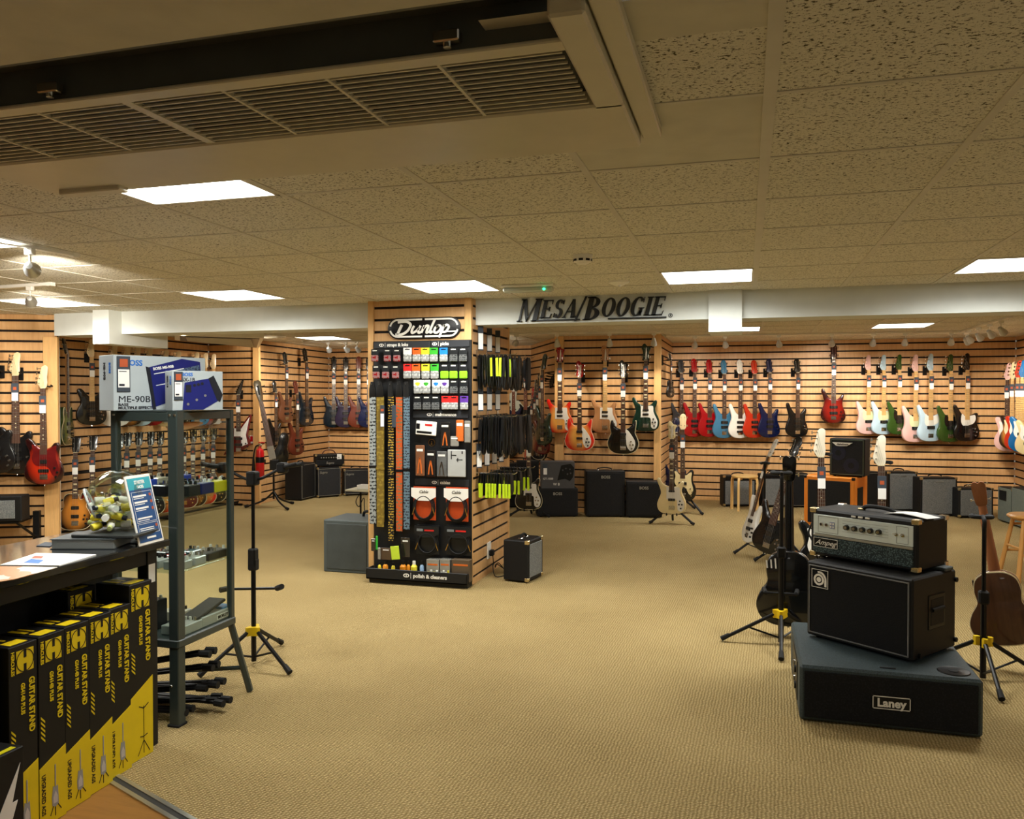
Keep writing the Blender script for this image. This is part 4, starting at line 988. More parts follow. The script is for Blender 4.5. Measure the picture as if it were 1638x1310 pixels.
# orange cabinet
oa, ob = at(1285.7, 841.7, Z=0), at(1366, 848, Z=0)
r, w, hg = amp('bright orange speaker cabinet with a black front, in front of the right back wall', (0, 0), (0, 0), 761, .48, org=(oa.x, oa.y, R(-24)), w=.57, hgt=.60, grille=G_BLK, body=T_OR2, corners=M_BLACK, handle=False, rim=.045, name='speaker_cabinet', cat='speaker cabinet')
mb = MB(); mb.rbox(w-.003, w+.004, .11, .31, hg*.38, hg*.80, .003); part('side_handle', mb, M_BLACK, r, label='tall black handle recess on the side')
mb = MB(); mb.stroke(spline([(.36, hg*.34), (.335, hg*.30), (.33, hg*.25), (.40, hg*.25), (.395, hg*.30)], 4), .008, -.0075, -.005, 0, True); mb.sph((.366, -.007, hg*.295), .022, sc=(1, .15, 1)); part('emblem', mb, M_PAPER, r)
mb = MB(); mb.rbox(.28, .50, -.0085, -.005, hg*.16, hg*.215, .001); lb_ = part('name_plate', mb, mat('pale_blue_card', (150, 190, 200), .5), r)
text('ORANGE', .035, M_BLACK, lb_, (.39, -.0095, hg*.188), bold=.02)
otop = hg; orz = R(-24); ou = Vector((math.cos(orz), math.sin(orz), 0)); ov = Vector((-ou.y, ou.x, 0)); oo = oa + ou*.26 + ov*.10
a = at(1325, 753, Z=otop); 
r, w, hg = amp('small black two-speaker cabinet standing on the orange cabinet', (0, 0), (0, 0), 695, .26, z0=otop, org=(oo.x, oo.y, orz+R(4)), w=.385, hgt=.44, grille=G_BLK, trim=mat('dull_green_piping', (92, 104, 84), .5), corners=None, handle=False, name='speaker_cabinet', cat='speaker cabinet', rim=.02)
lg = MB(); lg.slab([(.03, hg-.045), (.075, hg-.085), (w*.5-.08, hg-.088), (w-.19, hg-.085), (w-.13, hg-.045)], -.0095, -.006, 0); bd = part('badge', lg, M_PEARL, r, 0)
text('Ashdown', .034, M_BLACK, bd, ((w-.10)/2, -.0105, hg-.066), shear=.3, bold=.01)
for (x, z) in ((w*.25, hg*.62), (w*.62, hg*.3)):
    mb = MB(); mb.ring((x, z), .085, .085, .035, .035, -.0066, -.0052); part('speaker_cone', mb, mat('navy_cone', (20, 22, 40), .6), r)

# the front group: floor wedge, cabinet, head
wx0, wx1, wy0, wy1, wz = .25, 1.022, 4.04, 4.82, .265
fwg = root('stage_monitor', 'wide black low speaker on the carpet carrying the stacked bass rig', 'speaker', (wx0, wy0, 0))
T_WED = mat('black_textured_paint', (50, 62, 65), .55, kind='tolex', s=.6)
mb = MB(); ww, dd = wx1-wx0, wy1-wy0
mb.rbox(0, ww, 0, dd, .006, wz, .012); part('enclosure', mb, T_WED, fwg)
mb = MB(); mb.rbox(.02, ww-.02, -.006, .006, .024, wz-.024, .003); part('grille', mb, mat('black_foam_grille', (14, 14, 15), .9, kind='grille', s=.6, rgb2=(26, 26, 28)), fwg)
mb = MB(); mb.rbox(.02, .03, 0, .01, .0, .01, .001); 
lc_ = at(1425.4, 1123.8, Y=wy0)
mb = MB(); mb.rbox(-.082, .082, -.003, .001, -.034, .034, .002, 0)
q = .0035
for x0, x1, z0, z1 in ((-.076, .076, .026, .026+q), (-.076, .076, -.026-q, -.026), (-.076-q, -.076, -.026, .026), (.076, .076+q, -.026, .026)): mb.box(x0, x1, -.0045, -.003, z0, z1, 1)
bd = part('badge', mb, [M_BLACK, M_PEARL], fwg, 0, loc=(lc_.x-wx0, -.007, lc_.z))
text('Laney', .052, M_PEARL, bd, (0, -.004, -.002), bold=.035)
hc_ = at(1525.7, 1074, Z=wz)
mb = MB(); mb.lathe([(0, .002), (.058, .002), (.066, .004), (.07, 0)], 28); pc = part('pole_socket', mb, M_BLACK, fwg, loc=(hc_.x-wx0, hc_.y-wy0, wz))
mb = MB(); mb.lathe([(0, .005), (.02, .005), (.022, .002)], 16); part('socket_hole', mb, M_RUB, pc)
sc_ = at(1420, 1069, Z=wz); mb = MB(); mb.rbox(-.035, .035, -.008, .008, 0, .004, .002); part('hand_hold', mb, M_RUB, fwg, loc=(sc_.x-wx0, sc_.y-wy0, wz))
mb = MB(); mb.rbox(-.004, .002, .16, .52, .04, .23, .002); sp_ = part('connector_plate', mb, M_BLACK, fwg)
for k in range(4):
    mb = MB(); mb.cyl((-.004, .24+.06*(k % 2)*1.6, .09+.08*(k//2)), (-.012, .24+.06*(k % 2)*1.6, .09+.08*(k//2)), .018, n=14); part('socket', mb, M_CHROME if k % 2 else M_RUB, sp_)
for x in (.06, ww-.06):
    for y in (.06, dd-.06):
        mb = MB(); mb.cyl((x, y, 0), (x, y, .008), .02, n=12); part('foot', mb, M_RUB, fwg)
r, w, hg = amp('black bass speaker cabinet with a spiral emblem on the low floor speaker', (1290, 1017), (1459.5, 1063), 896, .41, z0=wz, grille=mat('deep_black_cloth', (9, 9, 10), .9, kind='grille', rgb2=(15, 15, 16)), trim=mat('dim_grey_piping', (112, 112, 110), .5), corners=None, handle=False, name='speaker_cabinet', cat='speaker cabinet', rim=.022)
cabtop, cabw = wz+hg, w
# emblem: a rounded tile with a spiral 'a'
em = MB(); ex_, ez_ = .082, hg-.082
for t0 in range(1):
    em.stroke(spline([(ex_-.046, ez_-.046), (ex_-.046, ez_+.046), (ex_+.046, ez_+.046), (ex_+.046, ez_-.046)], 1), .0035, -.009, -.0065, 0, True)
em.ring((ex_-.005, ez_-.005), .013, .013, .0005, .0005, -.0095, -.0065); em.ring((ex_-.005, ez_-.005), .030, .030, .0195, .0195, -.0095, -.0065)
em.ring((ex_-.005, ez_-.005), .044, .044, .034, .034, -.0095, -.0065, 0, R(100)); em.box(ex_+.027, ex_+.039, -.0095, -.0065, ez_-.038, ez_-.004)
part('emblem', em, M_PEARL, r, 0)
mb = MB(); mb.rbox(w-.002, w+.004, .14, .30, hg*.34, hg*.76, .004); sh = part('side_handle', mb, M_BLACK, r)
mb = MB(); mb.rbox(w+.003, w+.0055, .158, .282, hg*.39, hg*.71, .002); mb.tube([(w+.008, .165, hg*.58), (w+.008, .275, hg*.58)], .010); part('grip', mb, M_RUB, sh)
for (y, z) in ((.06, .03), (.41+.008, .05), (.41+.008, hg-.05)):
    mb = MB(); mb.cyl((w, min(y, .40), z), (w+.012, min(y, .40), z), .012, n=12); part('bumper', mb, M_RUB, r)
mb = MB(); mb.rbox(w-.10, w+.002, .30, .38, hg, hg+.018, .004); part('top_plate', mb, T_GRY, r)
# head
hz = cabtop
pL, pR = (1296, 886), (1468, 916)
ha, hb = at(pL[0], pL[1], Z=hz+.012), at(pR[0], pR[1], Z=hz+.012)
hw_ = (hb-ha).length; rz = math.atan2(hb.y-ha.y, hb.x-ha.x); hh = zat(ha, 1290, 812) - hz
hd = root('amplifier_head', 'black bass amplifier head with a silver control panel on top of the rig', 'amplifier', (ha.x, ha.y, hz), rz)
D_ = .30
mb = MB(); mb.rbox(0, hw_, .0, D_, .012, hh, .010); part('cabinet', mb, T_BLK, hd)
for x in (.05, hw_-.05):
    for y in (.04, D_-.04):
        mb = MB(); mb.cyl((x, y, 0), (x, y, .014), .016, n=12); part('foot', mb, M_RUB, hd)
M_PNL = mat('brushed_panel', (222, 234, 234), .4, .35, kind='wood', k=.04)
split = .012 + (hh-.012)*.46
mb = MB(); mb.rbox(.022, hw_-.022, -.006, .003, .03, split-.012, .003); part('grille', mb, mat('silver_thread_grille', (30, 44, 46), .7, kind='grille', s=.8, rgb2=(98, 118, 118)), hd)
mb = MB(); mb.rbox(.022, hw_-.022, -.008, .003, split-.010, split+.004, .002); part('trim_strip', mb, M_SILV, hd)
mb = MB(); mb.rbox(.022, hw_-.022, -.005, .003, split+.006, hh-.028, .001); pn = part('control_panel', mb, M_PNL, hd)
pz0, pz1 = split+.006, hh-.028; pc_ = (pz0+pz1)/2
mb = MB()
for x0, x1 in ((.05, .165), (.46*hw_/.56, hw_-.045)):
    for a, b, c, d in ((x0, x1, pz0+.008, pz0+.0095), (x0, x1, pz1-.0095, pz1-.008), (x0, x0+.0015, pz0+.008, pz1-.008), (x1-.0015, x1, pz0+.008, pz1-.008)): mb.box(a, b, -.0058, -.005, c, d)
for k in range(5): mb.box(.19+.0, .42*hw_/.56, -.0056, -.005, pc_-.03+.014*k+.006, pc_-.03+.014*k+.0068)
part('panel_print', mb, mat('dark_print', (58, 66, 70), .5), pn, 0)
for k in range(5):
    x = .215 + k*.042*hw_/.56; mb = MB(); mb.cyl((x, -.005, pc_), (x, -.02, pc_), .0145, .0125, 20, 0); mb.cyl((x, -.02, pc_), (x, -.0215, pc_), .009, .009, 16, 1); part('knob', mb, [M_KNOB, M_CHROME], hd)
for x in (.07, .10): mb = MB(); mb.cyl((x, -.005, pc_), (x, -.011, pc_), .009, n=14, mi=0); mb.cyl((x, -.011, pc_), (x, -.0115, pc_), .005, n=10, mi=1); part('input_jack', mb, [M_CHROME, M_BLACK], hd)
for x in (hw_-.105, hw_-.072):
    mb = MB(); mb.cyl((x, -.005, pc_), (x, -.010, pc_), .009, n=12); mb.cyl((x, -.01, pc_), (x-.004, -.028, pc_+.005), .004, n=8); part('switch', mb, M_CHROME, hd)
mb = MB(); mb.rbox(.118, .146, -.0065, -.005, pc_-.018, pc_+.018, .0005); sm = part('switch_block', mb, mat('lavender_block', (150, 160, 190), .4), hd)
for x in (.125, .139):
    for z in (-.009, .007): mb = MB(); mb.box(x-.004, x+.004, -.0085, -.0065, pc_+z-.004, pc_+z+.005); part('button', mb, M_WHITE, sm, 0)
for k in range(3):
    x = .25 + .038*k; mb = MB(); mb.rbox(x-.012, x+.012, -.005, .001, hh-.022, hh-.013, .001); part('rocker_switch', mb, M_PEARL, hd)
# script badge
bd = MB(); bd.rbox(.03, .165, -.011, -.007, split-.062, split-.018, .001, 0)
for a, b, c, d in ((.028, .167, split-.064, split-.0615), (.028, .167, split-.0185, split-.016), (.028, .0305, split-.064, split-.016), (.1645, .167, split-.064, split-.016)): bd.box(a, b, -.0125, -.010, c, d, 1)
bp = part('badge', bd, [M_BLACK, M_PEARL], hd, 0)
text('Ampeg', .036, M_PEARL, bp, (.097, -.0118, split-.040), shear=.5, bold=.008, sx=1.15)
for x in (0, hw_):
    for y in (0, D_):
        for z in (.012, hh):
            sx = 1 if x == 0 else -1; sy = 1 if y == 0 else -1; sz = 1 if z < .1 else -1
            mb = MB(); mb.rbox(x-sx*.004, x+sx*.034, y-sy*.004, y+sy*.034, z-sz*.004, z+sz*.022, .004); part('corner', mb, M_BRASS if y == 0 else M_CHROME, hd)
mb = MB(); mb.tube(spath([(hw_*.36, D_*.5, hh+.004), (hw_*.40, D_*.5, hh+.020), (hw_*.5, D_*.5, hh+.024), (hw_*.62, D_*.5, hh+.018), (hw_*.66, D_*.5, hh+.004)], 4), .011); hn = part('handle', mb, M_RUB, hd)
mb = MB(); mb.rbox(hw_*.33, hw_*.38, D_*.5-.018, D_*.5+.018, hh, hh+.010, .003); part('handle_bracket', mb, M_BRASS, hn)
# booklet on the head
o = link('booklet', (lambda m: m.slab(spline([(0, 0), (.10, .012), (.22, .004), (.22, .006), (.10, .015), (0, .004)], 2), 0, .10).mesh('booklet', M_PAPER))(MB()))
o.location = Matrix.Rotation(rz, 4, 'Z') @ Vector((hw_*.62, D_*.36, 0)) + Vector((ha.x, ha.y, hz+hh+.001)); o.rotation_euler = (0, 0, rz-R(10))
tag(o, 'curled white booklet lying on the amplifier head', 'booklet')
# power lead down the left of the head
mb = MB(); c0 = Vector((ha.x, ha.y, 0)); u = Vector((math.cos(rz), math.sin(rz), 0)); nrm = Vector((math.sin(rz), -math.cos(rz), 0))
pts = [c0-u*.012-nrm*.20+Vector((0, 0, hz+hh*.8)), c0-u*.05-nrm*.16+Vector((0, 0, hz+hh*.82)), c0-u*.075-nrm*.10+Vector((0, 0, hz+hh*.45)), c0-u*.05-nrm*.10+Vector((0, 0, hz+.06)), c0-u*.055-nrm*.16+Vector((0, 0, hz-.06)), c0-u*.04-nrm*.2+Vector((0, 0, wz+.12)), c0-u*.06-nrm*.22+Vector((0, 0, wz+.006))]
mb.tube(spath(pts, 5), .0055); o = link('power_cable', mb.mesh('power_cable', M_RUB)); tag(o, 'black power lead hanging beside the amplifier head', 'cable')

# small practice amplifier by the column
r, w, hg = amp('small black practice amplifier on the carpet beside the slatwall column', (843, 934), (858, 917), 881, .225, grille=G_GR, corners=M_BRASS, rim=.03, hgt=.345, w=.30, org=(-1.70, 6.40, R(80)))
# wall socket, plug and cable
so = at(781, 880, X=PX1)
ws = root('wall_socket', 'white wall socket low on the side of the slatwall column', 'socket', (PX1, so.y, so.z), R(90))
mb = MB(); mb.rbox(-.045, .045, -.012, 0, -.07, .07, .003); part('plate', mb, M_WHITE, ws)
mb = MB(); mb.rbox(-.008, .008, -.0155, -.012, .035, .052, .001); part('switch', mb, M_PAPER, ws)
pg = root('power_plug', 'black plug in the white socket with a looping lead to the floor', 'plug', (PX1+.0125, so.y, so.z-.02), R(90))
mb = MB(); mb.rbox(-.024, .024, -.04, 0, -.026, .026, .008); part('plug_body', mb, M_RUB, pg)
mb = MB(); sz_ = so.z-.02
mb.tube(spath([(0, -.03, -.026), (.0, -.035, -.10), (-.10, -.06, -sz_+.10), (-.12, -.09, -sz_+.012), (.02, -.16, -sz_+.006), (.12, -.12, -sz_+.008), (.05, -.05, -sz_+.08), (.02, -.045, -.13), (.06, -.06, -sz_+.09), (.10, -.12, -sz_+.008), (.02, -.19, -sz_+.006)], 5), .004); part('lead', mb, M_RUB, pg)
# grey cabinet left of the column
ga, gb = at(520, 918, Z=0), at(592, 919, Z=0)
M_GCAB = mat('slate_tolex', (76, 84, 84), .6, kind='tolex')
r, w, hg = amp('slate grey covered cabinet standing left of the slatwall column', (517.5, 914), (592, 919), 831, .42, grille=mat('slate_panel', (66, 72, 72), .6), body=M_GCAB, corners=None, handle=False, feet=False, name='speaker_cabinet', cat='speaker cabinet', rim=.03)
mb = MB(); mb.tube(spath([(w*.55, .28, hg), (w*.62, .24, hg+.045), (w*.78, .22, hg+.05), (w*.9, .2, hg)], 4), .012); part('handle', mb, M_RUB, r)
# small shelf table behind it
ta = at(592, 781, Y=8.6)
tb = root('side_table', 'small beige-topped table behind the slatwall column', 'table', (ta.x, ta.y, 0))
mb = MB(); mb.rbox(-.22, .3, -.2, .2, ta.z-.02, ta.z, .004); part('table_top', mb, mat('beige_laminate', (206, 198, 168), .5), tb)
for x in (-.12, .24):
    mb = MB(); mb.tube([(x, 0, 0.0), (x, 0, ta.z-.02)], .012); part('leg', mb, M_BLACK, tb)
mb = MB(); mb.rbox(-.14, .26, -.18, .18, 0, .02, .004); part('base', mb, M_BLACK, tb)
bx = root('small_box', 'small white box lying on the beige side table', 'box', (ta.x-.02, ta.y-.08, ta.z)); mb = MB(); mb.rbox(-.08, .12, -.06, .06, 0, .05, .006); part('case', mb, M_WHITE, bx)
mb = MB(); mb.tube(spath([(ta.x-.1, ta.y-.02, ta.z-.03), (ta.x-.13, ta.y-.1, ta.z-.14), (ta.x-.08, ta.y-.12, ta.z-.2), (ta.x-.03, ta.y-.1, ta.z-.1), (ta.x+.0, ta.y-.14, ta.z-.25), (ta.x+.07, ta.y-.16, .01)], 5), .005); o = link('table_cable', mb.mesh('table_cable', M_RUB)); tag(o, 'thin black cable dangling below the beige side table', 'cable')
# stools
M_BIRCH = mat('birch_ply', (226, 186, 118), .4, kind='wood', k=.05)
sa = at(1191, 815, Z=0)
st = root('stool', 'low round birch stool with bent legs by the right back wall', 'stool', (sa.x, sa.y-.05, 0), R(20))
mb = MB(); mb.lathe([(0, .47), (.165, .47), (.172, .462), (.172, .447), (.165, .44), (0, .44)], 32); part('seat', mb, M_BIRCH, st)
for k in range(4):
    a = PI/4+k*PI/2; c, s_ = math.cos(a), math.sin(a)
    mb = MB(); pp = spath([(c*.09, s_*.09, .432), (c*.15, s_*.15, .430), (c*.178, s_*.178, .40), (c*.182, s_*.182, .2), (c*.184, s_*.184, 0)], 4)
    mb.tube(pp, .02, 4); part('leg', mb, M_BIRCH, st)
ba = at(1611.7, 929, Z=0)
bs = root('bar_stool', 'tall pale wooden bar stool cut off by the right edge', 'stool', (ba.x+.19, ba.y+.12, 0), R(10)); sh_ = H-(827-633)/FPX*(7.55)
M_RUBW = mat('rubberwood', (206, 152, 84), .35, kind='woodz', k=.06)
zs = zat(ba, 1640, 826)
mb = MB(); mb.lathe([(0, zs), (.15, zs), (.165, zs-.012), (.165, zs-.022), (.15, zs-.035), (0, zs-.035)], 32); part('seat', mb, M_RUBW, bs)
for k in range(4):
    a = PI/4+k*PI/2; c, s_ = math.cos(a), math.sin(a); mb = MB(); mb.cyl((c*.12, s_*.12, zs-.03), (c*.23, s_*.23, 0), .016, .02, 12); part('leg', mb, M_RUBW, bs)
for zz in (.22, .45):
    for k in range(4):
        a, b = PI/4+k*PI/2, PI/4+(k+1)*PI/2; z_ = zz+.05*(k % 2); rr = .12+(.11)*(1-z_/zs)
        mb = MB(); mb.cyl((rr*math.cos(a), rr*math.sin(a), z_), (rr*math.cos(b), rr*math.sin(b), z_), .010, n=10); part('rung', mb, M_RUBW, bs)
# extinguisher and its sign
ea = at(414, 763, Y=9.9)
ex = root('fire_extinguisher', 'red fire extinguisher mounted on the wall beside the left rear post', 'fire extinguisher', (ea.x+.02, ea.y-.0, ea.z))
M_EXT = paint('extinguisher_red', (196, 22, 28), .3)
mb = MB(); mb.lathe([(0, 0), (.052, 0), (.058, .01), (.058, .33), (.05, .375), (.022, .40), (.018, .425), (0, .425)], 24); part('cylinder', mb, M_EXT, ex)
mb = MB(); mb.lathe([(.0585, .20), (.0588, .205), (.0588, .275), (.0585, .28)], 24); part('label', mb, M_BLACK, ex)
mb = MB(); mb.rbox(-.012, .03, -.012, .012, .425, .455, .004); mb.rbox(-.03, .07, -.008, .008, .455, .467, .003); part('valve', mb, M_CHROME, ex)
mb = MB(); mb.rbox(-.02, .08, -.009, .009, .475, .487, .003); part('lever', mb, M_EXT, ex)
mb = MB(); mb.tube(spath([(-.012, 0, .44), (-.06, -.01, .42), (-.085, -.02, .30), (-.09, -.02, .12)], 5), .011); mb.cyl((-.09, -.02, .25), (-.092, -.02, .08), .014, .024, 12); part('hose', mb, M_RUB, ex)
mb = MB(); mb.rbox(-.03, .03, .055, .098, .18, .24, .003); part('bracket', mb, M_BLACK, ex)
sg = at(405, 703, Y=9.99)
s_ = root('safety_sign', 'small red and white extinguisher sign on the left rear wall', 'sign', (sg.x, 9.995, sg.z)); mb = MB(); mb.rbox(-.06, .06, -.004, 0, -.055, .055, .001); pp = part('board', mb, M_PAPER, s_)
mb = MB(); mb.box(-.05, -.005, -.0045, -.004, -.03, .045); part('pictogram', mb, M_EXT, s_, 0)
mb = MB()
for k in range(4): mb.box(.005, .05, -.0045, -.004, .03-.02*k, .038-.02*k)
part('print_lines', mb, M_EXT, s_, 0)
# bracketed amplifier at the far left
fa = at(12, 832, Z=.42); 
y_ = fplane(10, 795, 830, .35)
c = at(10, 835, Y=y_)
fm = root('wall_amplifier', 'small grey-fronted amplifier on a black bracket at the far left', 'amplifier', (c.x, c.y, c.z), fw)
mb = MB(); mb.rbox(-.20, .13, 0, .2, 0, .24, .01); part('cabinet', mb, T_BLK, fm)
mb = MB(); mb.rbox(-.18, .075, -.006, .003, .03, .20, .003); part('grille', mb, G_GR, fm)
wb = root('wall_bracket', 'black bracket under the small amplifier at the far left', 'bracket', (c.x, c.y, c.z), fw)
mb = MB(); mb.rbox(-.1, .1, .01, .33, -.02, -.002, .004); part('shelf', mb, M_BLACK, wb)
mb = MB(); mb.rbox(.12, .18, .28, .33, -.30, .06, .004); part('upright', mb, M_BLACK, wb)
mb = MB(); mb.tube([(.08, .04, -.02), (.15, .3, -.20)], .012); part('brace', mb, M_BLACK, wb)
# ------------------------------------------------------------------ instrument stands
def tripod(r, hc=.19, spread=.33, angs=(90, 210, 330), pole_top=.9, lean=0, collar=M_YEL, floor_z=0.0, pr=.0145, clamp=None):
    """three folding legs with rubber feet, strut ring, yellow collar and a two-stage pole"""
    for a in angs:
        c, s = math.cos(R(a)), math.sin(R(a))
        mb = MB(); mb.tube([(c*.03, s*.03, hc), (c*spread*.96, s*spread*.96, .022)], .0115)
        lg = part('leg', mb, M_BLACK, r)
        mb = MB(); mb.tube([(c*spread*.86, s*spread*.86, .045), (c*spread, s*spread, .017)], [.014, .017]); part('rubber_foot', mb, M_RUB, lg)
        mb = MB(); mb.tube([(0, 0, .035), (c*spread*.52, s*spread*.52, hc*.5)], .006); part('strut', mb, M_BLACK, r)
    T = Matrix.Rotation(lean, 4, 'X')
    mb = MB(); mb.T = T; mb.tube([(0, 0, .012), (0, 0, hc)], pr); mb.tube([(0, 0, hc), (0, 0, pole_top*.55)], pr*.95)
    part('pole', mb, M_BLACK, r)
    mb = MB(); mb.T = T; mb.tube([(0, 0, pole_top*.55), (0, 0, pole_top)], pr*.7); part('upper_pole', mb, M_BLACK, r)
    mb = MB(); mb.T = T; mb.rbox(-.026, .026, -.024, .024, pole_top*.55-.05, pole_top*.55+.02, .008); part('clamp', mb, M_RUB, r)
    mb = MB(); mb.T = Matrix.Translation((0, 0, hc))
    pts = []
    for a in angs:
        for da, rr in ((-26, .036), (-9, .05), (9, .05), (26, .036)): pts.append((rr*math.cos(R(a+da)), rr*math.sin(R(a+da))))
    mb.v = []; n = len(pts)
    mb.add([(x, y, z) for z in (-.026, .022) for x, y in pts], [tuple(range(n-1, -1, -1)), tuple(range(n, 2*n))]+[(i, (i+1) % n, n+(i+1) % n, n+i) for i in range(n)])
    part('collar', mb, collar, r, label='yellow folding collar' if collar is M_YEL else None)
def yoke(r, z, y0=0, gap=.045, reach=.10, sd=-1, lean=0, x0=0):
    mb = MB(); mb.T = Matrix.Rotation(lean, 4, 'X')
    mb.tube(spath([(x0, y0, z-.02), (x0, y0, z+.02), (x0, y0+sd*.05, z+.035), (x0, y0+sd*.07, z+.03)], 4), .011)
    for s in (-1, 1): mb.tube(spath([(x0, y0+sd*.06, z+.03), (x0+s*gap, y0+sd*.075, z+.03), (x0+s*gap*1.1, y0+sd*reach, z+.03), (x0+s*gap*.8, y0+sd*(reach+.035), z+.03)], 4), .012)
    part('yoke', mb, M_RUB, r)
# double stand beside the display cabinet
px_, py_ = -2.704, 4.062
ds = root('guitar_stand', 'empty black double guitar stand with a yellow collar beside the display cabinet', 'guitar stand', (px_, py_, 0))
f1, f2, f3 = at(470, 1083, Z=0), at(458, 1027, Z=0), at(305, 1090, Z=0)
angs = [math.degrees(math.atan2(f.y-py_, f.x-px_)) for f in (f1, f2, f3)]
tripod(ds, hc=.19, spread=.34, angs=angs, pole_top=1.06)
mb = MB(); mb.rbox(-.024, .024, -.026, .022, .56, .66, .008); part('clutch', mb, M_RUB, ds)
u = Vector((math.cos(YAW), math.sin(YAW), 0)); w_ = Vector((math.sin(YAW), -math.cos(YAW), 0))
mb = MB(); mb.tube([-u*.15+Vector((0, 0, .425)), u*.15+Vector((0, 0, .43))], .008); part('rest_bar', mb, M_BLACK, ds)
for s in (-1, 1):
    e = u*.155*s+Vector((0, 0, .43)); mb = MB(); mb.tube([e-w_*.0-u*.02*s, e+u*.02*s+w_*.045+Vector((0, 0, .02 if s > 0 else -.0))], .0165); part('rest_pad', mb, M_RUB, ds)
for s in (-1, 1):
    mb = MB(); mb.tube(spath([Vector((0, 0, 1.05)), u*.05*s+Vector((0, 0, 1.06)), u*.11*s+Vector((0, 0, 1.09)), u*.155*s+Vector((0, 0, 1.115))], 4), .009); am = part('arm', mb, M_BLACK, ds)
    c = u*.17*s+Vector((0, 0, 1.125)); mb = MB(); mb.rbox(c.x-.028, c.x+.028, c.y-.03, c.y+.03, 1.09, 1.15, .01); part('swivel', mb, M_RUB, am)
    mb = MB(); mb.tube(spath([c, c+u*.05*s+w_*.06+Vector((0, 0, .01)), c+u*.09*s+w_*.05+Vector((0, 0, .02))], 4), .012); mb.tube(spath([c, c+u*.07*s-w_*.01+Vector((0, 0, .01)), c+u*.12*s+w_*.02+Vector((0, 0, .02))], 4), .012); part('yoke', mb, M_RUB, am)
mb = MB(); mb.rbox(-.03, .03, -.03, .03, 1.02, 1.10, .008); part('head_block', mb, M_RUB, ds)

# front stand with a black guitar seen from behind
cx, cy = .215, 5.27
fs = root('guitar_stand', 'black guitar stand with a yellow collar behind the low floor speaker', 'guitar stand', (cx, cy, 0))
tripod(fs, hc=.19, spread=.36, angs=(188, 268, 45), pole_top=1.06, pr=.017)
yoke(fs, 1.02, sd=1, gap=.05)
for s in (-1, 1):
    mb = MB(); mb.tube([(s*.09, .05, .30), (s*.1, .12, .31)], .014); part('body_rest', mb, M_RUB, fs)
mb = MB(); mb.tube([(-.1, .05, .30), (.1, .05, .30)], .009); part('rest_bar', mb, M_BLACK, fs)
ag = guitar('bass_guitar', 'black bass guitar seen from behind on the stand beside the bass rig', 'guitar', 'acoustic', G_BLACK, (cx+.05, cy+.16, .075), R(176), 1.0, hs='open', head=G_BLACK, neck=G_BLACK, n=4, scale=.44, thick=.085, tagged=False, rx=R(3), knobs=2, bw=.046)
for k in range(4):  # reflection on the gloss back, modelled as thin white strips
    mb = MB(); x = .045+.026*k; mb.slab([(x, .36), (x+.009, .36), (x+.014, .432-.008*k), (x+.005, .432-.008*k)], .0425, .0432, 0); part('glint', mb, M_PAPER, ag, 0, label='white stripe painted as a reflection on the black back')
# right stand with a small walnut acoustic seen from behind
cx, cy = 1.235, 4.90
rs = root('guitar_stand', 'black guitar stand with a yellow collar at the right, under the walnut acoustic', 'guitar stand', (cx, cy, 0), R(-5))
tripod(rs, hc=.21, spread=.34, angs=(150, 20, 275), pole_top=.84, pr=.016, lean=0)
yoke(rs, .84, sd=1, gap=.045)
ac2 = guitar('acoustic_guitar', 'small walnut acoustic guitar seen from behind on the right-hand stand', 'guitar', 'acoustic', W_DARK, (cx+.17, cy+.19, .15), R(164), .86, hs='open', head=mat('headstock_brown', (150, 96, 60), .4, kind='woodz'), neck=mat('mahogany_neck', (158, 100, 62), .4, kind='woodz'), n=6, scale=.42, thick=.10, tagged=False, binding=M_BIND, ry=R(10), rx=R(3), knobs=0, pick=(), bw=.048, pegs=4)
mb = MB(); mb.rbox(.128, .136, -.02, .02, .36, .42, .004); part('preamp', mb, M_BLACK, ac2, loc=(-.0, 0, 0))
# white bass leaning in a stand
def vpole(label, x, y, top, angs, lean=0, rz=0, spread=.30, **kw):
    s = root('guitar_stand', label, 'guitar stand', (x, y, 0), rz); tripod(s, hc=.2, spread=spread, angs=angs, pole_top=top, lean=lean, **kw); yoke(s, top, sd=-1, lean=lean, gap=.035); return s
b = at(1195, 868, Y=8.2)
guitar('bass_guitar', 'white bass leaning sideways in a black stand right of the middle', 'guitar', 'modern', G_WHITE, (b.x, b.y, b.z), R(-70), .97, hs='two', head=G_WHITE, n=4, rx=R(-15), scale=.56, tagged=True, knobs=3)
vpole('black guitar stand with a yellow collar under the leaning white bass', b.x+.16, b.y+.02, .86, (200, 80, 320), lean=0, rz=R(0))
b = at(1224, 886, Y=7.7)
guitar('bass_guitar', 'black bass with a bare rosewood neck leaning beside the white one', 'guitar', 'modern', G_BLACK, (b.x, b.y, b.z+.01), R(-32), .98, hs='two', head=G_BLACK, n=5, rx=R(-9), ry=R(12), scale=.60, tagged=False, knobs=4, bw=.05)
vpole('black guitar stand under the leaning black bass', b.x+.2, b.y+.16, .93, (190, 310, 70), collar=M_BLACK)
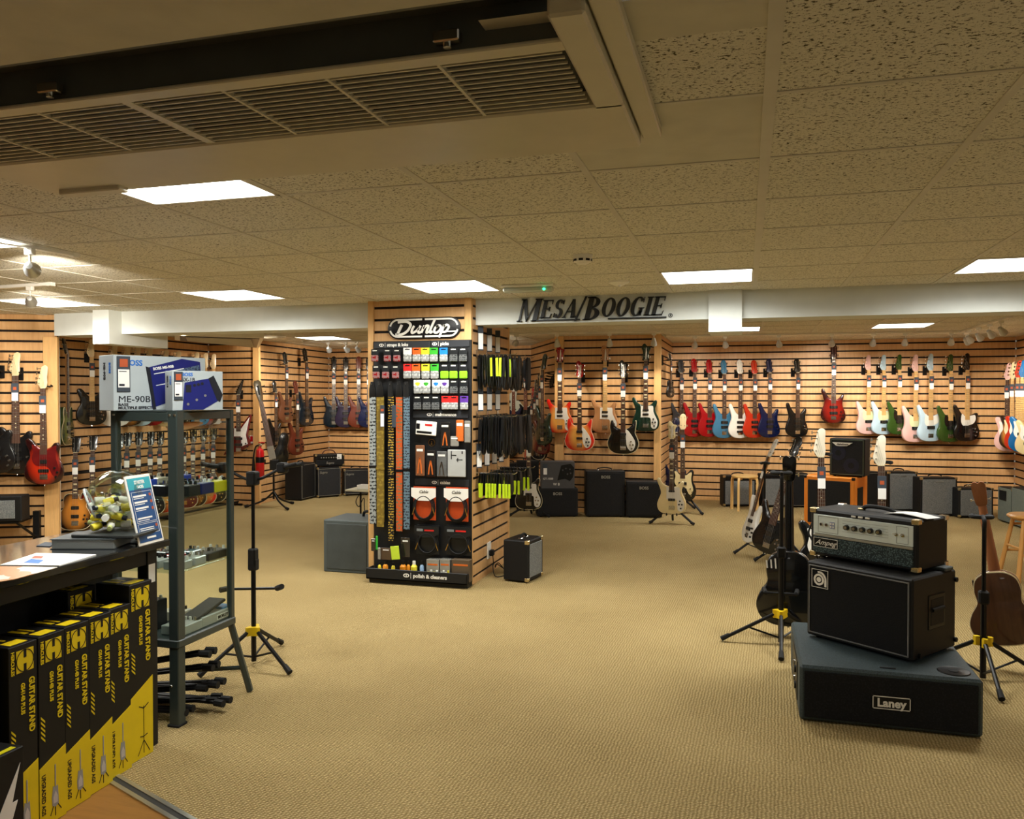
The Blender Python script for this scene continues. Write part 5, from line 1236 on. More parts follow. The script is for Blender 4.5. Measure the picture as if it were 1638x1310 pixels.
# white-headed basses behind the rig
def stand_bass(px, yt, yb, Y, label, kind, body, slabel, rz=0, **kw):
    g = hang(px, yt, yb, label, kind, body, plane=('Y', Y), off=0, hang_=False, rz=rz, **kw)
    x, y = g.location.x, g.location.y; nx, ny_ = math.sin(rz), -math.cos(rz)
    s = root('guitar_stand', slabel, 'guitar stand', (x-nx*.10, y-ny_*.10, 0), rz)
    zr = g.location.z+.04; sc = g.scale[0]; L_ = glen(kind, kw.get('scale', .56), kw.get('hs', 'two'))
    return g, s, zr, sc, L_
for px, yt, yb, Y, lb, sl in ((1315, 686, 828, 6.35, 'bass with a white headstock standing before the orange cabinet', 'black tall stand holding the left white-headed bass'), (1412, 697, 838, 6.1, 'bass with a white headstock standing before the grey amplifiers', 'black tall stand holding the right white-headed bass')):
    # only the top shows above the rig: length is that of a full bass
    t = at(px, yt, Y=Y); L_ = glen('jazz', .56, 'inline')
    g = guitar('bass_guitar', lb, 'guitar', 'jazz', G_BLACK, (t.x, t.y+.0, t.z-L_*1.0), R(8), 1.0, hs='inline', head=mat('bleached_maple', (226, 218, 196), .4, kind='woodz', k=.03), n=4, rx=R(-3), guard=G_WHITE, board=M_ROSE)
    s = root('guitar_stand', sl, 'guitar stand', (t.x+.02, t.y+.18, 0)); zt = t.z-.22
    tripod(s, hc=.2, spread=.32, angs=(80, 200, 320), pole_top=zt); yoke(s, zt, sd=-1)
    mb = MB(); mb.tube([(-.06, -.05, g.location.z-.02), (.06, -.05, g.location.z-.02)], .009); part('rest_bar', mb, M_BLACK, s)
# short A-frame floor stands
def a_stand(label, x, y, z, rz):
    s = root('guitar_stand', label, 'guitar stand', (x, y, 0), rz)
    for sg in (-1, 1):
        mb = MB(); mb.tube([(sg*.03, .07, z+.12), (sg*.09, .02, z+.02), (sg*.25, -.06, .018)], .014); lg = part('leg', mb, M_BLACK, s)
        mb = MB(); mb.tube([(sg*.225, -.048, .032), (sg*.262, -.064, .016)], .018); part('rubber_foot', mb, M_RUB, lg)
        mb = MB(); mb.tube([(sg*.06, .03, z-.012), (sg*.06, -.06, z-.012), (sg*.06, -.07, z+.012)], .008); part('rest_arm', mb, M_RUB, s)
    mb = MB(); mb.tube([(0, .07, z+.16), (0, .10, z), (0, .22, .016)], .014); part('rear_leg', mb, M_BLACK, s)
    mb = MB(); mb.tube([(-.1, .03, z-.005), (.1, .03, z-.005)], .009); mb.rbox(-.04, .04, .05, .09, z+.10, z+.18, .006); part('cross_bar', mb, M_BLACK, s)
g, *_ = stand_bass(846, 672, 815, 9.95, 'black bass with white guard on a floor stand below the straps', 'crest', G_BLACK, 'x', hs='crest', guard=M_PEARL, inlay=2, knobs=4, binding=M_BIND, pick=((.27, .022, .07), (.19, .03, .08)), rz=R(8)); bpy.data.objects.remove(_[0])
a_stand('black floor stand under the black bass with white guard', g.location.x, g.location.y+.03, g.location.z, R(8))
g, *_ = stand_bass(1074.4, 673.6, 822, 9.85, 'cream bass with white guard on a floor stand at the right of the middle bay', 'crest', G_CREAM, 'x', hs='crest', guard=M_PEARL, inlay=2, knobs=4, pick=((.27, .022, .07), (.17, .03, .08)), rz=R(2)); bpy.data.objects.remove(_[0])
a_stand('black floor stand under the cream bass', g.location.x, g.location.y+.03, g.location.z, R(2))
g, *_ = stand_bass(1092, 662, 801, 10.75, 'black and cream guitar standing just behind the cream bass', 'jazz', G_BLACK, 'x', hs='two', guard=G_CREAM, rz=R(0), head=M_HW, knobs=3); bpy.data.objects.remove(_[0])
a_stand('black floor stand behind the cream bass', g.location.x, g.location.y+.03, g.location.z, 0)
g, *_ = stand_bass(1081, 668, 800, 11.3, 'dark blue bass standing behind the cream bass in the bay corner', 'modern', G_NAVY, 'x', hs='two', rz=R(0), tagged=False); bpy.data.objects.remove(_[0])
a_stand('black floor stand in the bay corner', g.location.x, g.location.y+.03, g.location.z, 0)
# electric upright on its tripod
c = at(434, 806, Z=0); c.y = 9.75; c = at(434, 640, Y=9.8)
ub = root('electric_upright_bass', 'slim black electric upright bass on a tripod by the left rear post', 'upright bass', (c.x+.03, c.y, 0), R(30))
t1 = at(425, 628, Y=9.75).z; t0 = at(452, 742, Y=9.75).z
mb = MB(); mb.T = Matrix.Rotation(R(9), 4, 'Y'); zt = t1-.0
LZ = t0-.02
def nk(z): return z
mb.slab(spline([(-.11, .60), (-.12, .74), (-.085, .86), (-.08, .98), (-.05, 1.03), (.02, 1.03), (.055, .96), (.05, .84), (.085, .74), (.07, .62), (-.02, .56)], 4), .0, .05, .01); part('body', mb, G_BLACK, ub)
mb = MB(); mb.T = Matrix.Rotation(-R(11), 4, 'Y') @ Matrix.Translation((.12, 0, 0)); mb.slab([(-.045, .66), (.045, .66), (.028, 1.46), (-.028, 1.46)], -.03, -.012, .002, 0); mb.slab([(-.046, .66), (.046, .66), (.043, .84), (-.043, .84)], -.0325, -.0305, 0, 1)
part('fingerboard', mb, [mat('dusty_rosewood', (110, 84, 78), .5, kind='woodz'), mat('grey_bridge', (170, 166, 156), .4)], ub)
mb = MB(); mb.T = Matrix.Rotation(-R(11), 4, 'Y') @ Matrix.Translation((.12, 0, 0)); mb.slab([(-.028, 1.46), (.028, 1.46), (.045, 1.56), (.05, 1.72), (.03, 1.75), (-.03, 1.75), (-.05, 1.72), (-.045, 1.56)], -.02, .012, .003, 0); mb.slab([(-.012, 1.55), (.012, 1.55), (.014, 1.68), (-.014, 1.68)], -.0215, -.0205, 0, 1)
part('headstock', mb, [M_CHROME, M_PICK], ub)
for s in (-1, 1):
    for z in (1.58, 1.66):
        mb = MB(); mb.T = Matrix.Rotation(-R(11), 4, 'Y') @ Matrix.Translation((.12, 0, 0)); mb.cyl((s*.045, 0, z), (s*.085, 0, z), .004, n=6); mb.rbox(s*.085-.004, s*.085+.004, -.012, .012, z-.012, z+.012, .002); part('tuning_peg', mb, M_BLACK, ub)
mb = MB(); mb.T = Matrix.Rotation(-R(11), 4, 'Y') @ Matrix.Translation((.12, 0, 0))
for k in range(4): mb.tube([(-.03+.02*k, -.034, .62), (-.018+.012*k, -.034, 1.46)], .0015, 4)
part('strings', mb, M_STRING, ub)
mb = MB(); mb.rbox(-.05, .07, -.04, .03, .52, .66, .01); part('tailpiece', mb, M_BLACK, ub)
mb = MB(); mb.tube([(0, .02, .12), (0, .02, .60)], .014); part('pole', mb, M_BLACK, ub)
for a in (170, 300, 50):
    cc, ss = math.cos(R(a)), math.sin(R(a)); mb = MB(); mb.tube(spath([(0, .02, .22), (cc*.14, .02+ss*.14, .10), (cc*.36, .02+ss*.36, .02)], 3), .013); lg = part('leg', mb, M_BLACK, ub)
    mb = MB(); mb.tube([(cc*.34, .02+ss*.34, .03), (cc*.39, .02+ss*.39, .02)], .02); part('rubber_foot', mb, M_RUB, lg)

# ------------------------------------------------------------------ display cabinet
M_CABM = mat('dark_grey_green_enamel', (52, 62, 60), .35, coat=.3, k=.04)
AX, AY, CX, BY, ZT = -2.505, 3.165, -2.875, 3.60, 1.462
dc = root('display_cabinet', 'dark grey metal and glass display cabinet full of pedals beside the counter', 'display cabinet', (CX, AY, 0)); w, d = AX-CX, BY-AY
def P(nm, *bxs, m=M_CABM, s=35, par=None, b=.004, lb=None):
    mb = MB()
    for q in bxs: mb.rbox(*q, b)
    return part(nm, mb, m, par or dc, s, lb)
P('post', (w-.052, w+.0, -.0, .052, 0, ZT)); P('post', (0, .034, 0, .034, 0, ZT)); P('post', (w-.03, w, d-.03, d, .40, ZT)); P('post', (0, .03, d-.03, d, 0, ZT))
P('top_frame', (0, w, 0, d, ZT-.006, ZT), (.03, w-.05, .0, .02, ZT-.05, ZT-.006), (w-.02, w, .05, d-.03, ZT-.045, ZT-.006), (0, .02, .03, d-.03, ZT-.045, ZT-.006), (.03, w-.03, d-.02, d, ZT-.045, ZT-.006))
P('bottom_shelf', (.0, w+.004, -.004, d+.004, .365, .405), b=.006)
mb = MB(); mb.tube([(w-.015, d-.015, .37), (w+.045, d+.06, .006)], .017, 6); part('flared_leg', mb, M_CABM, dc)
mb = MB(); mb.tube([(w+.03, d+.045, .13), (.05, d-.02, .10)], .012, 6); part('brace', mb, M_CABM, dc)
for z in (.715, 1.05):
    mb = MB(); mb.rbox(.012, w-.01, .01, d-.01, z-.006, z, .001); part('glass_shelf', mb, glass('shelf_glass', (220, 240, 230), .03, .5), dc)
mb = MB(); mb.box(.036, w-.054, .010, .013, .41, ZT-.05); part('glass_pane', mb, M_GLASS, dc, 0)
mb = MB(); mb.box(w-.012, w-.009, .054, d-.032, .41, ZT-.05); part('glass_pane', mb, M_GLASS, dc, 0)
for (x, z) in ((w-.04, .19), (w-.04, ZT-.02), (w-.012, ZT-.02), (.02, ZT-.02)):
    mb = MB(); mb.cyl((x, .0, z), (x, -.004, z), .007, .005, 10); part('screw', mb, M_CHROME, dc)
mb = MB(); mb.rbox(w-.06, w+.004, -.006, .058, 0, .012, .003); part('foot', mb, M_RUB, dc)
def pedal(label, x, y, z, col, sx=.07, sy=.12, sz=.045, rz=0, knobs=3, treadle=False, tag_=None):
    r = root('effects_pedal', label, 'effects pedal', (CX+x, AY+y, z), rz, 'effects pedals in the display cabinet')
    mb = MB(); mb.rbox(-sx/2, sx/2, -sy/2, sy/2, 0, sz, .004); part('enclosure', mb, col, r)
    for k in range(knobs):
        kx = -sx*.32+sx*.64*k/max(1, knobs-1); mb = MB(); mb.cyl((kx, sy*.28, sz), (kx, sy*.28, sz+.016), .008, .0065, 10); part('knob', mb, random.choice([M_KNOB, M_WHITE, M_CHROME]), r)
    if treadle:
        mb = MB(); mb.T = Matrix.Rotation(R(12), 4, 'X'); mb.rbox(-sx*.42, sx*.42, -sy*.55, sy*.5, sz+.012, sz+.028, .005); part('treadle', mb, M_RUB, r)
    else:
        mb = MB(); mb.cyl((0, -sy*.3, sz), (0, -sy*.3, sz+.012), .008, n=10); part('footswitch', mb, M_CHROME, r)
    return r
random.seed(4)
PB = {n: paint('pedal_'+n.replace(' ', '_'), c, .35, .3) for n, c in dict(yellow=(216, 206, 30), navy=(26, 34, 96), black=(24, 24, 28), silver=(170, 172, 168), teal=(20, 84, 96), blue=(36, 72, 190), cream=(206, 200, 176), red=(170, 30, 40), orange=(222, 110, 30)).items()}
for i, (cn, x, y, sx, sy) in enumerate((('yellow', .31, .37, .075, .11), ('navy', .30, .265, .08, .10), ('black', .30, .16, .085, .09), ('navy', .21, .36, .08, .10), ('teal', .20, .25, .08, .09), ('black', .19, .14, .08, .09), ('blue', .10, .10, .08, .1), ('cream', .09, .22, .08, .1), ('blue', .11, .34, .08, .1))):
    r = pedal('%s effects pedal on the upper glass shelf%s' % (cn, {0: ' at its right end', 1: ' beside the yellow one', 2: ' next to the thick post', 3: ' at the back behind the glass', 4: ' in the middle', 5: ' left of the thick post', 6: ' at the front left', 7: ', pale, at the left', 8: ' at the back left'}[i]), x, y, 1.05, PB[cn], sx, sy, .055 if i < 6 else .08)
for i, (cn, x, y, sx) in enumerate((('silver', .30, .09, .10), ('silver', .30, .20, .09), ('black', .29, .31, .10), ('black', .28, .39, .12), ('silver', .17, .10, .10), ('red', .18, .22, .07), ('teal', .19, .33, .07), ('silver', .06, .12, .09), ('black', .07, .28, .09))):
    pedal('%s effects pedal on the lower glass shelf%s' % (cn, {0: ' by the thick post', 1: ' in the middle of the right side', 2: ' with silver knobs near the right end', 3: ' at the right end', 4: ' left of the thick post', 5: ' with red top', 6: ' with teal top', 7: ' at the far left', 8: ' at the back left'}[i]), x, y, .715, PB[cn], sx, .085, .04, knobs=3)
pm = pedal('silver and blue treadle pedal on the bottom shelf of the cabinet', .29, .31, .405, PB['silver'], .12, .22, .05, knobs=0, treadle=True)
mb = MB(); mb.rbox(-.055, .055, .06, .13, 0, .06, .004); part('blue_end', mb, paint('pedal_blue_end', (90, 140, 190)), pm)
mb = MB(); mb.box(.0605, .062, .0, .10, .01, .035); pp = part('name_plate', mb, M_PAPER, pm, 0)
text('MORLEY', .022, M_BLACK, pm, (.0628, .05, .022), rot=(0, 0, R(90)), bold=.03)
pedal('flat silver multi-switch pedal on the bottom shelf of the cabinet', .29, .13, .405, PB['silver'], .12, .15, .045, knobs=4)
pedal('tall black pedal at the left of the bottom shelf', .10, .14, .405, PB['black'], .12, .10, .14, knobs=2)
pedal('low grey pedal at the back left of the bottom shelf', .12, .30, .405, PB['cream'], .12, .09, .05, knobs=3)
# orange picks tray hanging under the cabinet top
o = root('orange_pick', 'large orange guitar pick model hanging under the cabinet top', 'ornament', (AX-.10, AY+.22, ZT-.075), R(60))
mb = MB(); mb.T = Matrix.Rotation(R(70), 4, 'X'); mb.slab(spline([(0, -.05), (.055, .02), (.03, .045), (-.03, .045), (-.055, .02)], 5), -.003, .003, .001); part('pick', mb, PB['orange'], o)
mb = MB(); mb.tube([(0, 0, .005), (0, 0, .068)], .001); part('thread', mb, M_WHITE, o)
# folded stands lying under the cabinet
for k, (x, y, z, a, e) in enumerate(((-.1, .05, .03, 12, 0), (-.05, .14, .03, 22, 0), (.0, .25, .03, 5, 0), (-.06, .1, .09, 18, 4), (-.02, .2, .095, 9, 5), (-.04, .15, .16, 14, 8), (-.03, .10, .22, 16, 11))):
    r = root('folded_guitar_stand', ['bottom front', 'bottom middle', 'bottom rear', 'second-layer front', 'second-layer rear', 'third-layer', 'topmost'][k]+' folded black stand in the pile under the display cabinet', 'guitar stand', (CX+x, AY+y, z), R(a+62-70), 'folded stands under the display cabinet')
    mb = MB(); mb.tube([(0, 0, 0), (.40, 0, .02+.006*e)], .011); part('pole', mb, M_BLACK, r)
    mb = MB(); mb.tube([(.02, .022, .0), (.44, .025, .02+.006*e)], .009); mb.tube([(.02, -.022, 0), (.44, -.025, .02+.006*e)], .009); part('legs', mb, M_BLACK, r)
    for s in (-1, 1): mb = MB(); mb.tube([(.42, s*.025, .02+.006*e), (.47, s*.027, .02+.006*e)], .018); part('rubber_foot', mb, M_RUB, r)
# effects cartons on top
M_CRT = mat('pale_grey_card', (176, 186, 190), .5, k=.02); M_CRTS = mat('pale_grey_card_side', (168, 178, 182), .5, k=.02); M_NV = mat('navy_print', (30, 36, 110), .4, k=.06); M_BL = mat('blue_logo', (30, 110, 200), .5); M_DK = mat('dark_ink', (30, 32, 40), .5)
def ptag(r, x, z, w=.045, h=.125, y=-.001):
    mb = MB(); mb.rbox(x-w/2, x+w/2, y-.004, y, z-h/2, z+h/2, .001); t = part('price_tag', mb, M_TAG, r)
    mb = MB(); mb.box(x-w*.3, x+w*.3, y-.0052, y-.004, z+h*.2, z+h*.42); part('tag_logo', mb, M_ORT, t, 0)
    mb = MB(); mb.box(x-w*.42, x+w*.42, y-.0052, y-.004, z-h*.38, z+h*.13); part('tag_label', mb, M_PAPER, t, 0)
    mb = MB(); mb.box(x-w*.35, x+w*.05, y-.006, y-.0052, z-h*.34, z-h*.28); mb.box(x-w*.35, x+w*.2, y-.006, y-.0052, z+h*.06, z+h*.08); part('tag_print', mb, M_DK, t, 0)
bx = root('carton', 'large pale grey bass effects carton standing on the display cabinet', 'box', (-2.795, 3.10, ZT), R(66))
W1, D1, H1 = .455, .15, .258
mb = MB(); mb.rbox(0, W1, 0, D1, 0, H1, .002); part('box', mb, M_CRT, bx)
text('BOSS', .036, M_BL, bx, (.052, -.001, H1-.036), bold=.03, align='LEFT'); text('ME-90B', .042, M_DK, bx, (.02, -.001, .052), bold=0, align='LEFT', sx=1.15)
text('BASS', .017, M_DK, bx, (.02, -.001, .027), bold=.03, align='LEFT', sx=1.3); text('MULTIPLE EFFECTS', .017, M_DK, bx, (.02, -.001, .012), bold=.03, align='LEFT', sx=1.2)
mb = MB(); mb.slab([(.16, H1-.055), (.18, .01), (W1-.02, .10), (W1-.03, H1-.02), (.33, H1-.008)], -.0015, 0, 0, 0); mb.slab([(.15, H1-.05), (.17, H1-.055), (.20, .005), (.185, .002)], -.002, 0, 0, 1); pp = part('printed_picture', mb, [M_NV, M_DK], bx, 0)
text('BOSS ME-90B', .018, M_PAPER, pp, (.185, -.0025, H1-.062), rz=R(9), align='LEFT', bold=.03)
mb = MB(); mb.stroke([(.19, H1-.085), (.34, H1-.055)], .004, -.0024, -.0018, 0); mb.stroke([(.2, H1-.14), (.25, H1-.13)], .003, -.0024, -.0018, 0); part('printed_line', mb, M_PAPER, pp, 0)
mb = MB(); mb.slab([(.26, H1-.075), (.42, H1-.035), (.43, H1-.10), (.33, H1-.12)], -.0022, -.0016, 0, 0); part('printed_panel', mb, mat('print_grey', (84, 104, 130), .5, kind='grille', s=.5, rgb2=(20, 24, 44)), pp, 0)
ptag(bx, .045, H1-.088, .062, .165)
text('ME-90B', .026, M_DK, bx, (-.001, D1*.62, H1-.075), rot=(R(-90)*0, R(90), R(-90)), name='side_lettering', bold=.03)
text('BOSS', .022, M_BL, bx, (-.001, D1*.25, H1-.06), rot=(0, R(90), R(-90)), name='side_lettering', bold=.03)
b2 = root('carton', 'smaller pale grey effects carton with a blue pedal picture, in front of the large one', 'box', (-2.535, 3.175, ZT), R(57))
W2, D2, H2 = .235, .10, .185
mb = MB(); mb.rbox(0, W2, 0, D2, 0, H2, .002); part('box', mb, M_CRT, b2)
text('BOSS', .022, M_BL, b2, (.042, -.001, H2-.018), bold=.03, align='LEFT'); text('GX-1B', .024, M_DK, b2, (.035, -.001, H2-.042), bold=.02, align='LEFT')
mb = MB(); mb.slab([(.045, .004), (.055, .13), (.19, .155), (.232, .07), (.22, .05), (.14, .004)], -.0015, 0, 0, 0); mb.slab([(.165, .15), (.19, .165), (.233, .075), (.22, .04), (.205, .05)], -.003, 0, 0, 1); pp = part('printed_picture', mb, [M_NV, M_DK], b2, 0)
for k in range(3): mb = MB(); mb.cyl((.10+.018*k, -.0015, .118+.004*k), (.10+.018*k, -.003, .118+.004*k), .007); part('printed_knob', mb, M_DK, pp)
for x, z in ((.07, .03), (.11, .05), (.15, .07)): mb = MB(); mb.cyl((x, -.0015, z), (x, -.003, z), .006); part('printed_switch', mb, M_SILV, pp)
mb = MB(); mb.box(.06, .085, -.0025, -.0015, .085, .12); part('printed_screen', mb, M_DK, pp, 0)
ptag(b2, .026, H2-.07, .040, .13)
text('BOSS', .018, M_BL, b2, (-.001, D2*.25, H2-.045), rot=(0, R(90), R(-90)), name='side_lettering', bold=.03); text('GX-1B', .020, M_DK, b2, (-.001, D2*.65, H2-.05), rot=(0, R(90), R(-90)), name='side_lettering', bold=.03)

# ------------------------------------------------------------------ counter
CT = .90
ctr = root('counter', 'long black shop counter at the left edge of the frame', 'counter', (-2.435, 3.03, 0))
M_CTOP = mat('dark_counter_top', (30, 32, 34), .16, coat=.6, k=.05); M_CBLK = mat('black_panel', (14, 14, 14), .5)
mb = MB(); mb.rbox(-.58, 0, -2.7, 0, CT-.03, CT, .004); part('worktop', mb, M_CTOP, ctr)
mb = MB(); mb.rbox(-.56, -.28, -2.65, -.03, .0, CT-.031, .003); part('carcass', mb, M_CBLK, ctr)
mb = MB(); mb.rbox(-.10, -.045, -.09, -.03, 0, CT-.031, .003); part('leg', mb, M_CBLK, ctr)
mb = MB(); mb.rbox(-.10, -.05, -2.6, -.09, CT-.10, CT-.031, .003); part('apron', mb, M_CBLK, ctr)
mb = MB(); mb.box(-.0445, -.044, -.085, -.045, .72, .80); part('sticker', mb, M_PAPER, ctr, 0)
def flat(name, label, cat, pts_px, z, th, m, gap=0):
    P_ = [at(x, y, Z=z) for x, y in pts_px]; n = len(P_)
    c = sum(P_, Vector())/n; r = root(name, label, cat, (c.x, c.y, z)); mb = MB()
    mb.add([(p.x-c.x, p.y-c.y, zz) for zz in (0, th) for p in P_], [tuple(range(n-1, -1, -1)), tuple(range(n, 2*n))]+[(i, (i+1) % n, n+(i+1) % n, n+i) for i in range(n)]); return r, mb, c
r, mb, c = flat('magazine', 'open magazine with pale pages on the black counter', 'magazine', [(0, 905), (95, 906), (154, 888), (58, 886)], CT, .004, None)
part('pages', mb, M_PAPER, r, 0)
for k in range(2):
    r2, m2, c2 = flat('x', '', '', [[(38, 900), (62, 901), (70, 896), (50, 894)], [(50, 893), (66, 893), (70, 890), (56, 889)]][k], CT+.004, .0008, None); bpy.data.objects.remove(r2)
    m2.v = [(v[0]+c2.x-c.x, v[1]+c2.y-c.y, v[2]+.004) for v in m2.v]; part('printed_picture', m2, [M_BL, M_ORT][k], r, 0)
r, mb, c = flat('leaflet', 'glossy brown photo leaflet in front of the open magazine', 'leaflet', [(-30, 936), (24, 927), (92, 908), (-10, 906), (-50, 912)], CT+.005, .002, None)
part('sheet', mb, mat('photo_print', (196, 140, 90), .25, kind='check', s=.12, rgb2=(226, 216, 200)), r, 0)
r, mb, c = flat('card', 'small dark card by the back edge of the counter', 'card', [(58, 874), (80, 875), (88, 869), (72, 868)], CT, .003, None); part('sheet', mb, M_TAG, r, 0)
# books and the jar
k1 = at(82, 879, Z=CT); k2 = at(181, 879, Z=CT); rz = math.atan2(k2.y-k1.y, k2.x-k1.x); L1 = (k2-k1).length
bk = root('book', 'thick grey-edged folder under the jar of bottles', 'book', (k1.x, k1.y, CT), rz)
mb = MB(); mb.rbox(0, L1, .003, .20, .003, .038, .001); part('pages', mb, mat('grey_pages', (150, 156, 154), .6, kind='wood', k=.05), bk)
mb = MB(); mb.rbox(-.006, L1+.006, 0, .206, 0, .003, .001); mb.rbox(-.006, L1+.006, 0, .206, .038, .042, .001); mb.rbox(-.006, L1+.006, .2, .206, 0, .042, .001); part('cover', mb, mat('slate_cover', (54, 60, 62), .5), bk)
bk2 = root('book', 'thin black ring binder lying between the jar and the thick folder', 'book', (k1.x+.05, k1.y+.05, CT+.042), rz-R(6))
mb = MB(); mb.rbox(0, L1+.02, 0, .20, 0, .014, .003); part('cover', mb, mat('black_cover', (44, 48, 48), .45), bk2)
jc = at(160, 852, Z=CT+.057)
J = Vector((jc.x, jc.y+.085, CT+.057))
jr = root('bottle_jar', 'clear tilted jar full of small polish bottles on the counter', 'jar', tuple(J), R(-52))
prof = [(.0, .205), (.055, .203), (.088, .17), (.104, .12), (.104, .085), (.088, .035), (.068, .012), (.066, 0), (.074, -.004)]
mb = MB(); mb.T = Matrix.Translation((0, -.09, .112)) @ Matrix.Rotation(R(-68), 4, 'X'); mb.lathe(prof, 24)
part('jar_body', mb, glass('jar_glass', (235, 245, 245), .05, .8), jr)
mb = MB(); mb.T = Matrix.Translation((0, -.09, .112)) @ Matrix.Rotation(R(-68), 4, 'X')
for k in range(24):
    a, b_ = 2*PI*k/24, 2*PI*(k+1)/24; mb.tube([(.07*math.cos(a), .07*math.sin(a), 0), (.07*math.cos(b_), .07*math.sin(b_), 0)], .005, 6)
part('mouth_ring', mb, mat('clear_rim', (206, 212, 214), .15, k=.02), jr)
random.seed(11)
M_BY = mat('yellow_label', (232, 214, 60), .4); M_BW = mat('white_label', (232, 232, 222), .4); M_BC = mat('pale_green_cap', (206, 216, 140), .4); M_BK2 = mat('navy_cap', (26, 30, 48), .4)
spots_ = []
for lay, (zz, n_) in enumerate(((.026, 8), (.062, 9), (.098, 8), (.128, 5))):
    for k in range(n_):
        rr = (.064 if lay < 3 else .04) if k else .0
        a = 2*PI*k/max(1, n_-1)+lay*.5; spots_.append((rr*math.cos(a), rr*math.sin(a)-.012, zz))
fams = ['yellow-labelled', 'white-labelled']
layn = ['bottom layer', 'second layer', 'third layer', 'top layer']
for k, (x, y, z) in enumerate(spots_):
    q = Matrix.Rotation(R(-52), 4, 'Z') @ Vector((x, y, 0)); yl = k % 2
    lay = 0 if k < 8 else 1 if k < 17 else 2 if k < 25 else 3
    b = root('polish_bottle', 'small %s polish bottle in the %s of the clear jar' % (fams[yl], layn[lay]), 'bottle', (J.x+q.x, J.y+q.y, J.z+z), random.uniform(0, 6.28), 'small polish bottles in the jar', rx=R(random.choice((75, 90, 105))), sc=.96)
    if k < 2 or 'bt' not in CMK:
        pass
    for nme, pf, mi in (('bottle_body', [(0, -.028), (.0145, -.028), (.016, -.026), (.016, .008), (.012, .014), (.008, .016)], (M_BY, M_BW)[yl]), ('cap', [(.0105, .014), (.0105, .034), (0, .035)], (M_BK2, M_BC)[yl])):
        ky = ('bt', nme, yl)
        if ky not in CM: CM[ky] = MB().lathe(pf, 14).mesh(nme, mi)
        link(nme, CM[ky], b)
    if yl == 0: text('65', .018, M_DK, b, (0, -.0165, -.008), name='number', bold=.03)
# framed price sign
s1, s2 = at(223, 874.6, Z=CT), at(271.7, 864.5, Z=CT); s2.x = min(s2.x, -2.44); rz = math.atan2(s2.y-s1.y, s2.x-s1.x); SW = (s2-s1).length; SH = .30
sg = root('counter_sign', 'white framed blue starter pack price sign leaning on the counter', 'sign', (s1.x, s1.y, CT), rz, rx=R(-14))
mb = MB(); mb.rbox(0, SW, 0, .006, 0, SH, .002); part('frame', mb, M_WHITE, sg)
mb = MB(); mb.box(.010, SW-.010, -.0012, 0, .012, SH-.012, 0); mb.box(.010, SW-.010, -.0018, -.0012, SH-.062, SH-.012, 1); pp = part('poster', mb, [mat('poster_blue', (22, 72, 128), .4, k=.05), mat('poster_teal', (44, 160, 176), .4, k=.05)], sg, 0)
text('STARTER', .021, M_PAPER, pp, (SW*.5, -.0025, SH-.032), bold=.03, sx=.75); text('PACKS', .018, M_PAPER, pp, (SW*.5, -.0025, SH-.052), bold=.03, sx=.75)
mb = MB()
def fr(x0, x1, z0, z1, t=.0015):
    for a, b, c, d in ((x0, x1, z0, z0+t), (x0, x1, z1-t, z1), (x0, x0+t, z0, z1), (x1-t, x1, z0, z1)): mb.box(a, b, -.002, -.0012, c, d)
fr(.018, SW-.018, .095, SH-.072); fr(.018, SW-.018, .045, .09)
for k in range(3): mb.box(.026, SW*.66, -.002, -.0012, SH-.095-.026*k, SH-.087-.026*k); mb.box(.026, SW*.55, -.002, -.0012, SH-.102-.026*k, SH-.099-.026*k)
mb.box(.026, SW*.72, -.002, -.0012, .11, .117); mb.box(.026, SW*.6, -.002, -.0012, .102, .105)
for k in range(3): mb.box(.026, SW*.7, -.002, -.0012, .052+.008*k, .056+.008*k)
mb.box(SW*.35, SW*.7, -.002, -.0012, .024, .032); part('print_lines', mb, M_PAPER, pp, 0)
for z in (SH-.09, SH-.12, SH-.15, .075): mb = MB(); mb.cyl((SW-.03, -.0012, z), (SW-.03, -.002, z), .007); part('printed_picture', mb, M_ORT, pp)
mb = MB(); mb.T = Matrix.Rotation(R(14), 4, 'X'); mb.rbox(SW*.3, SW*.7, .004, .09, .0, .003, .001); part('easel_foot', mb, M_BLACK, sg)

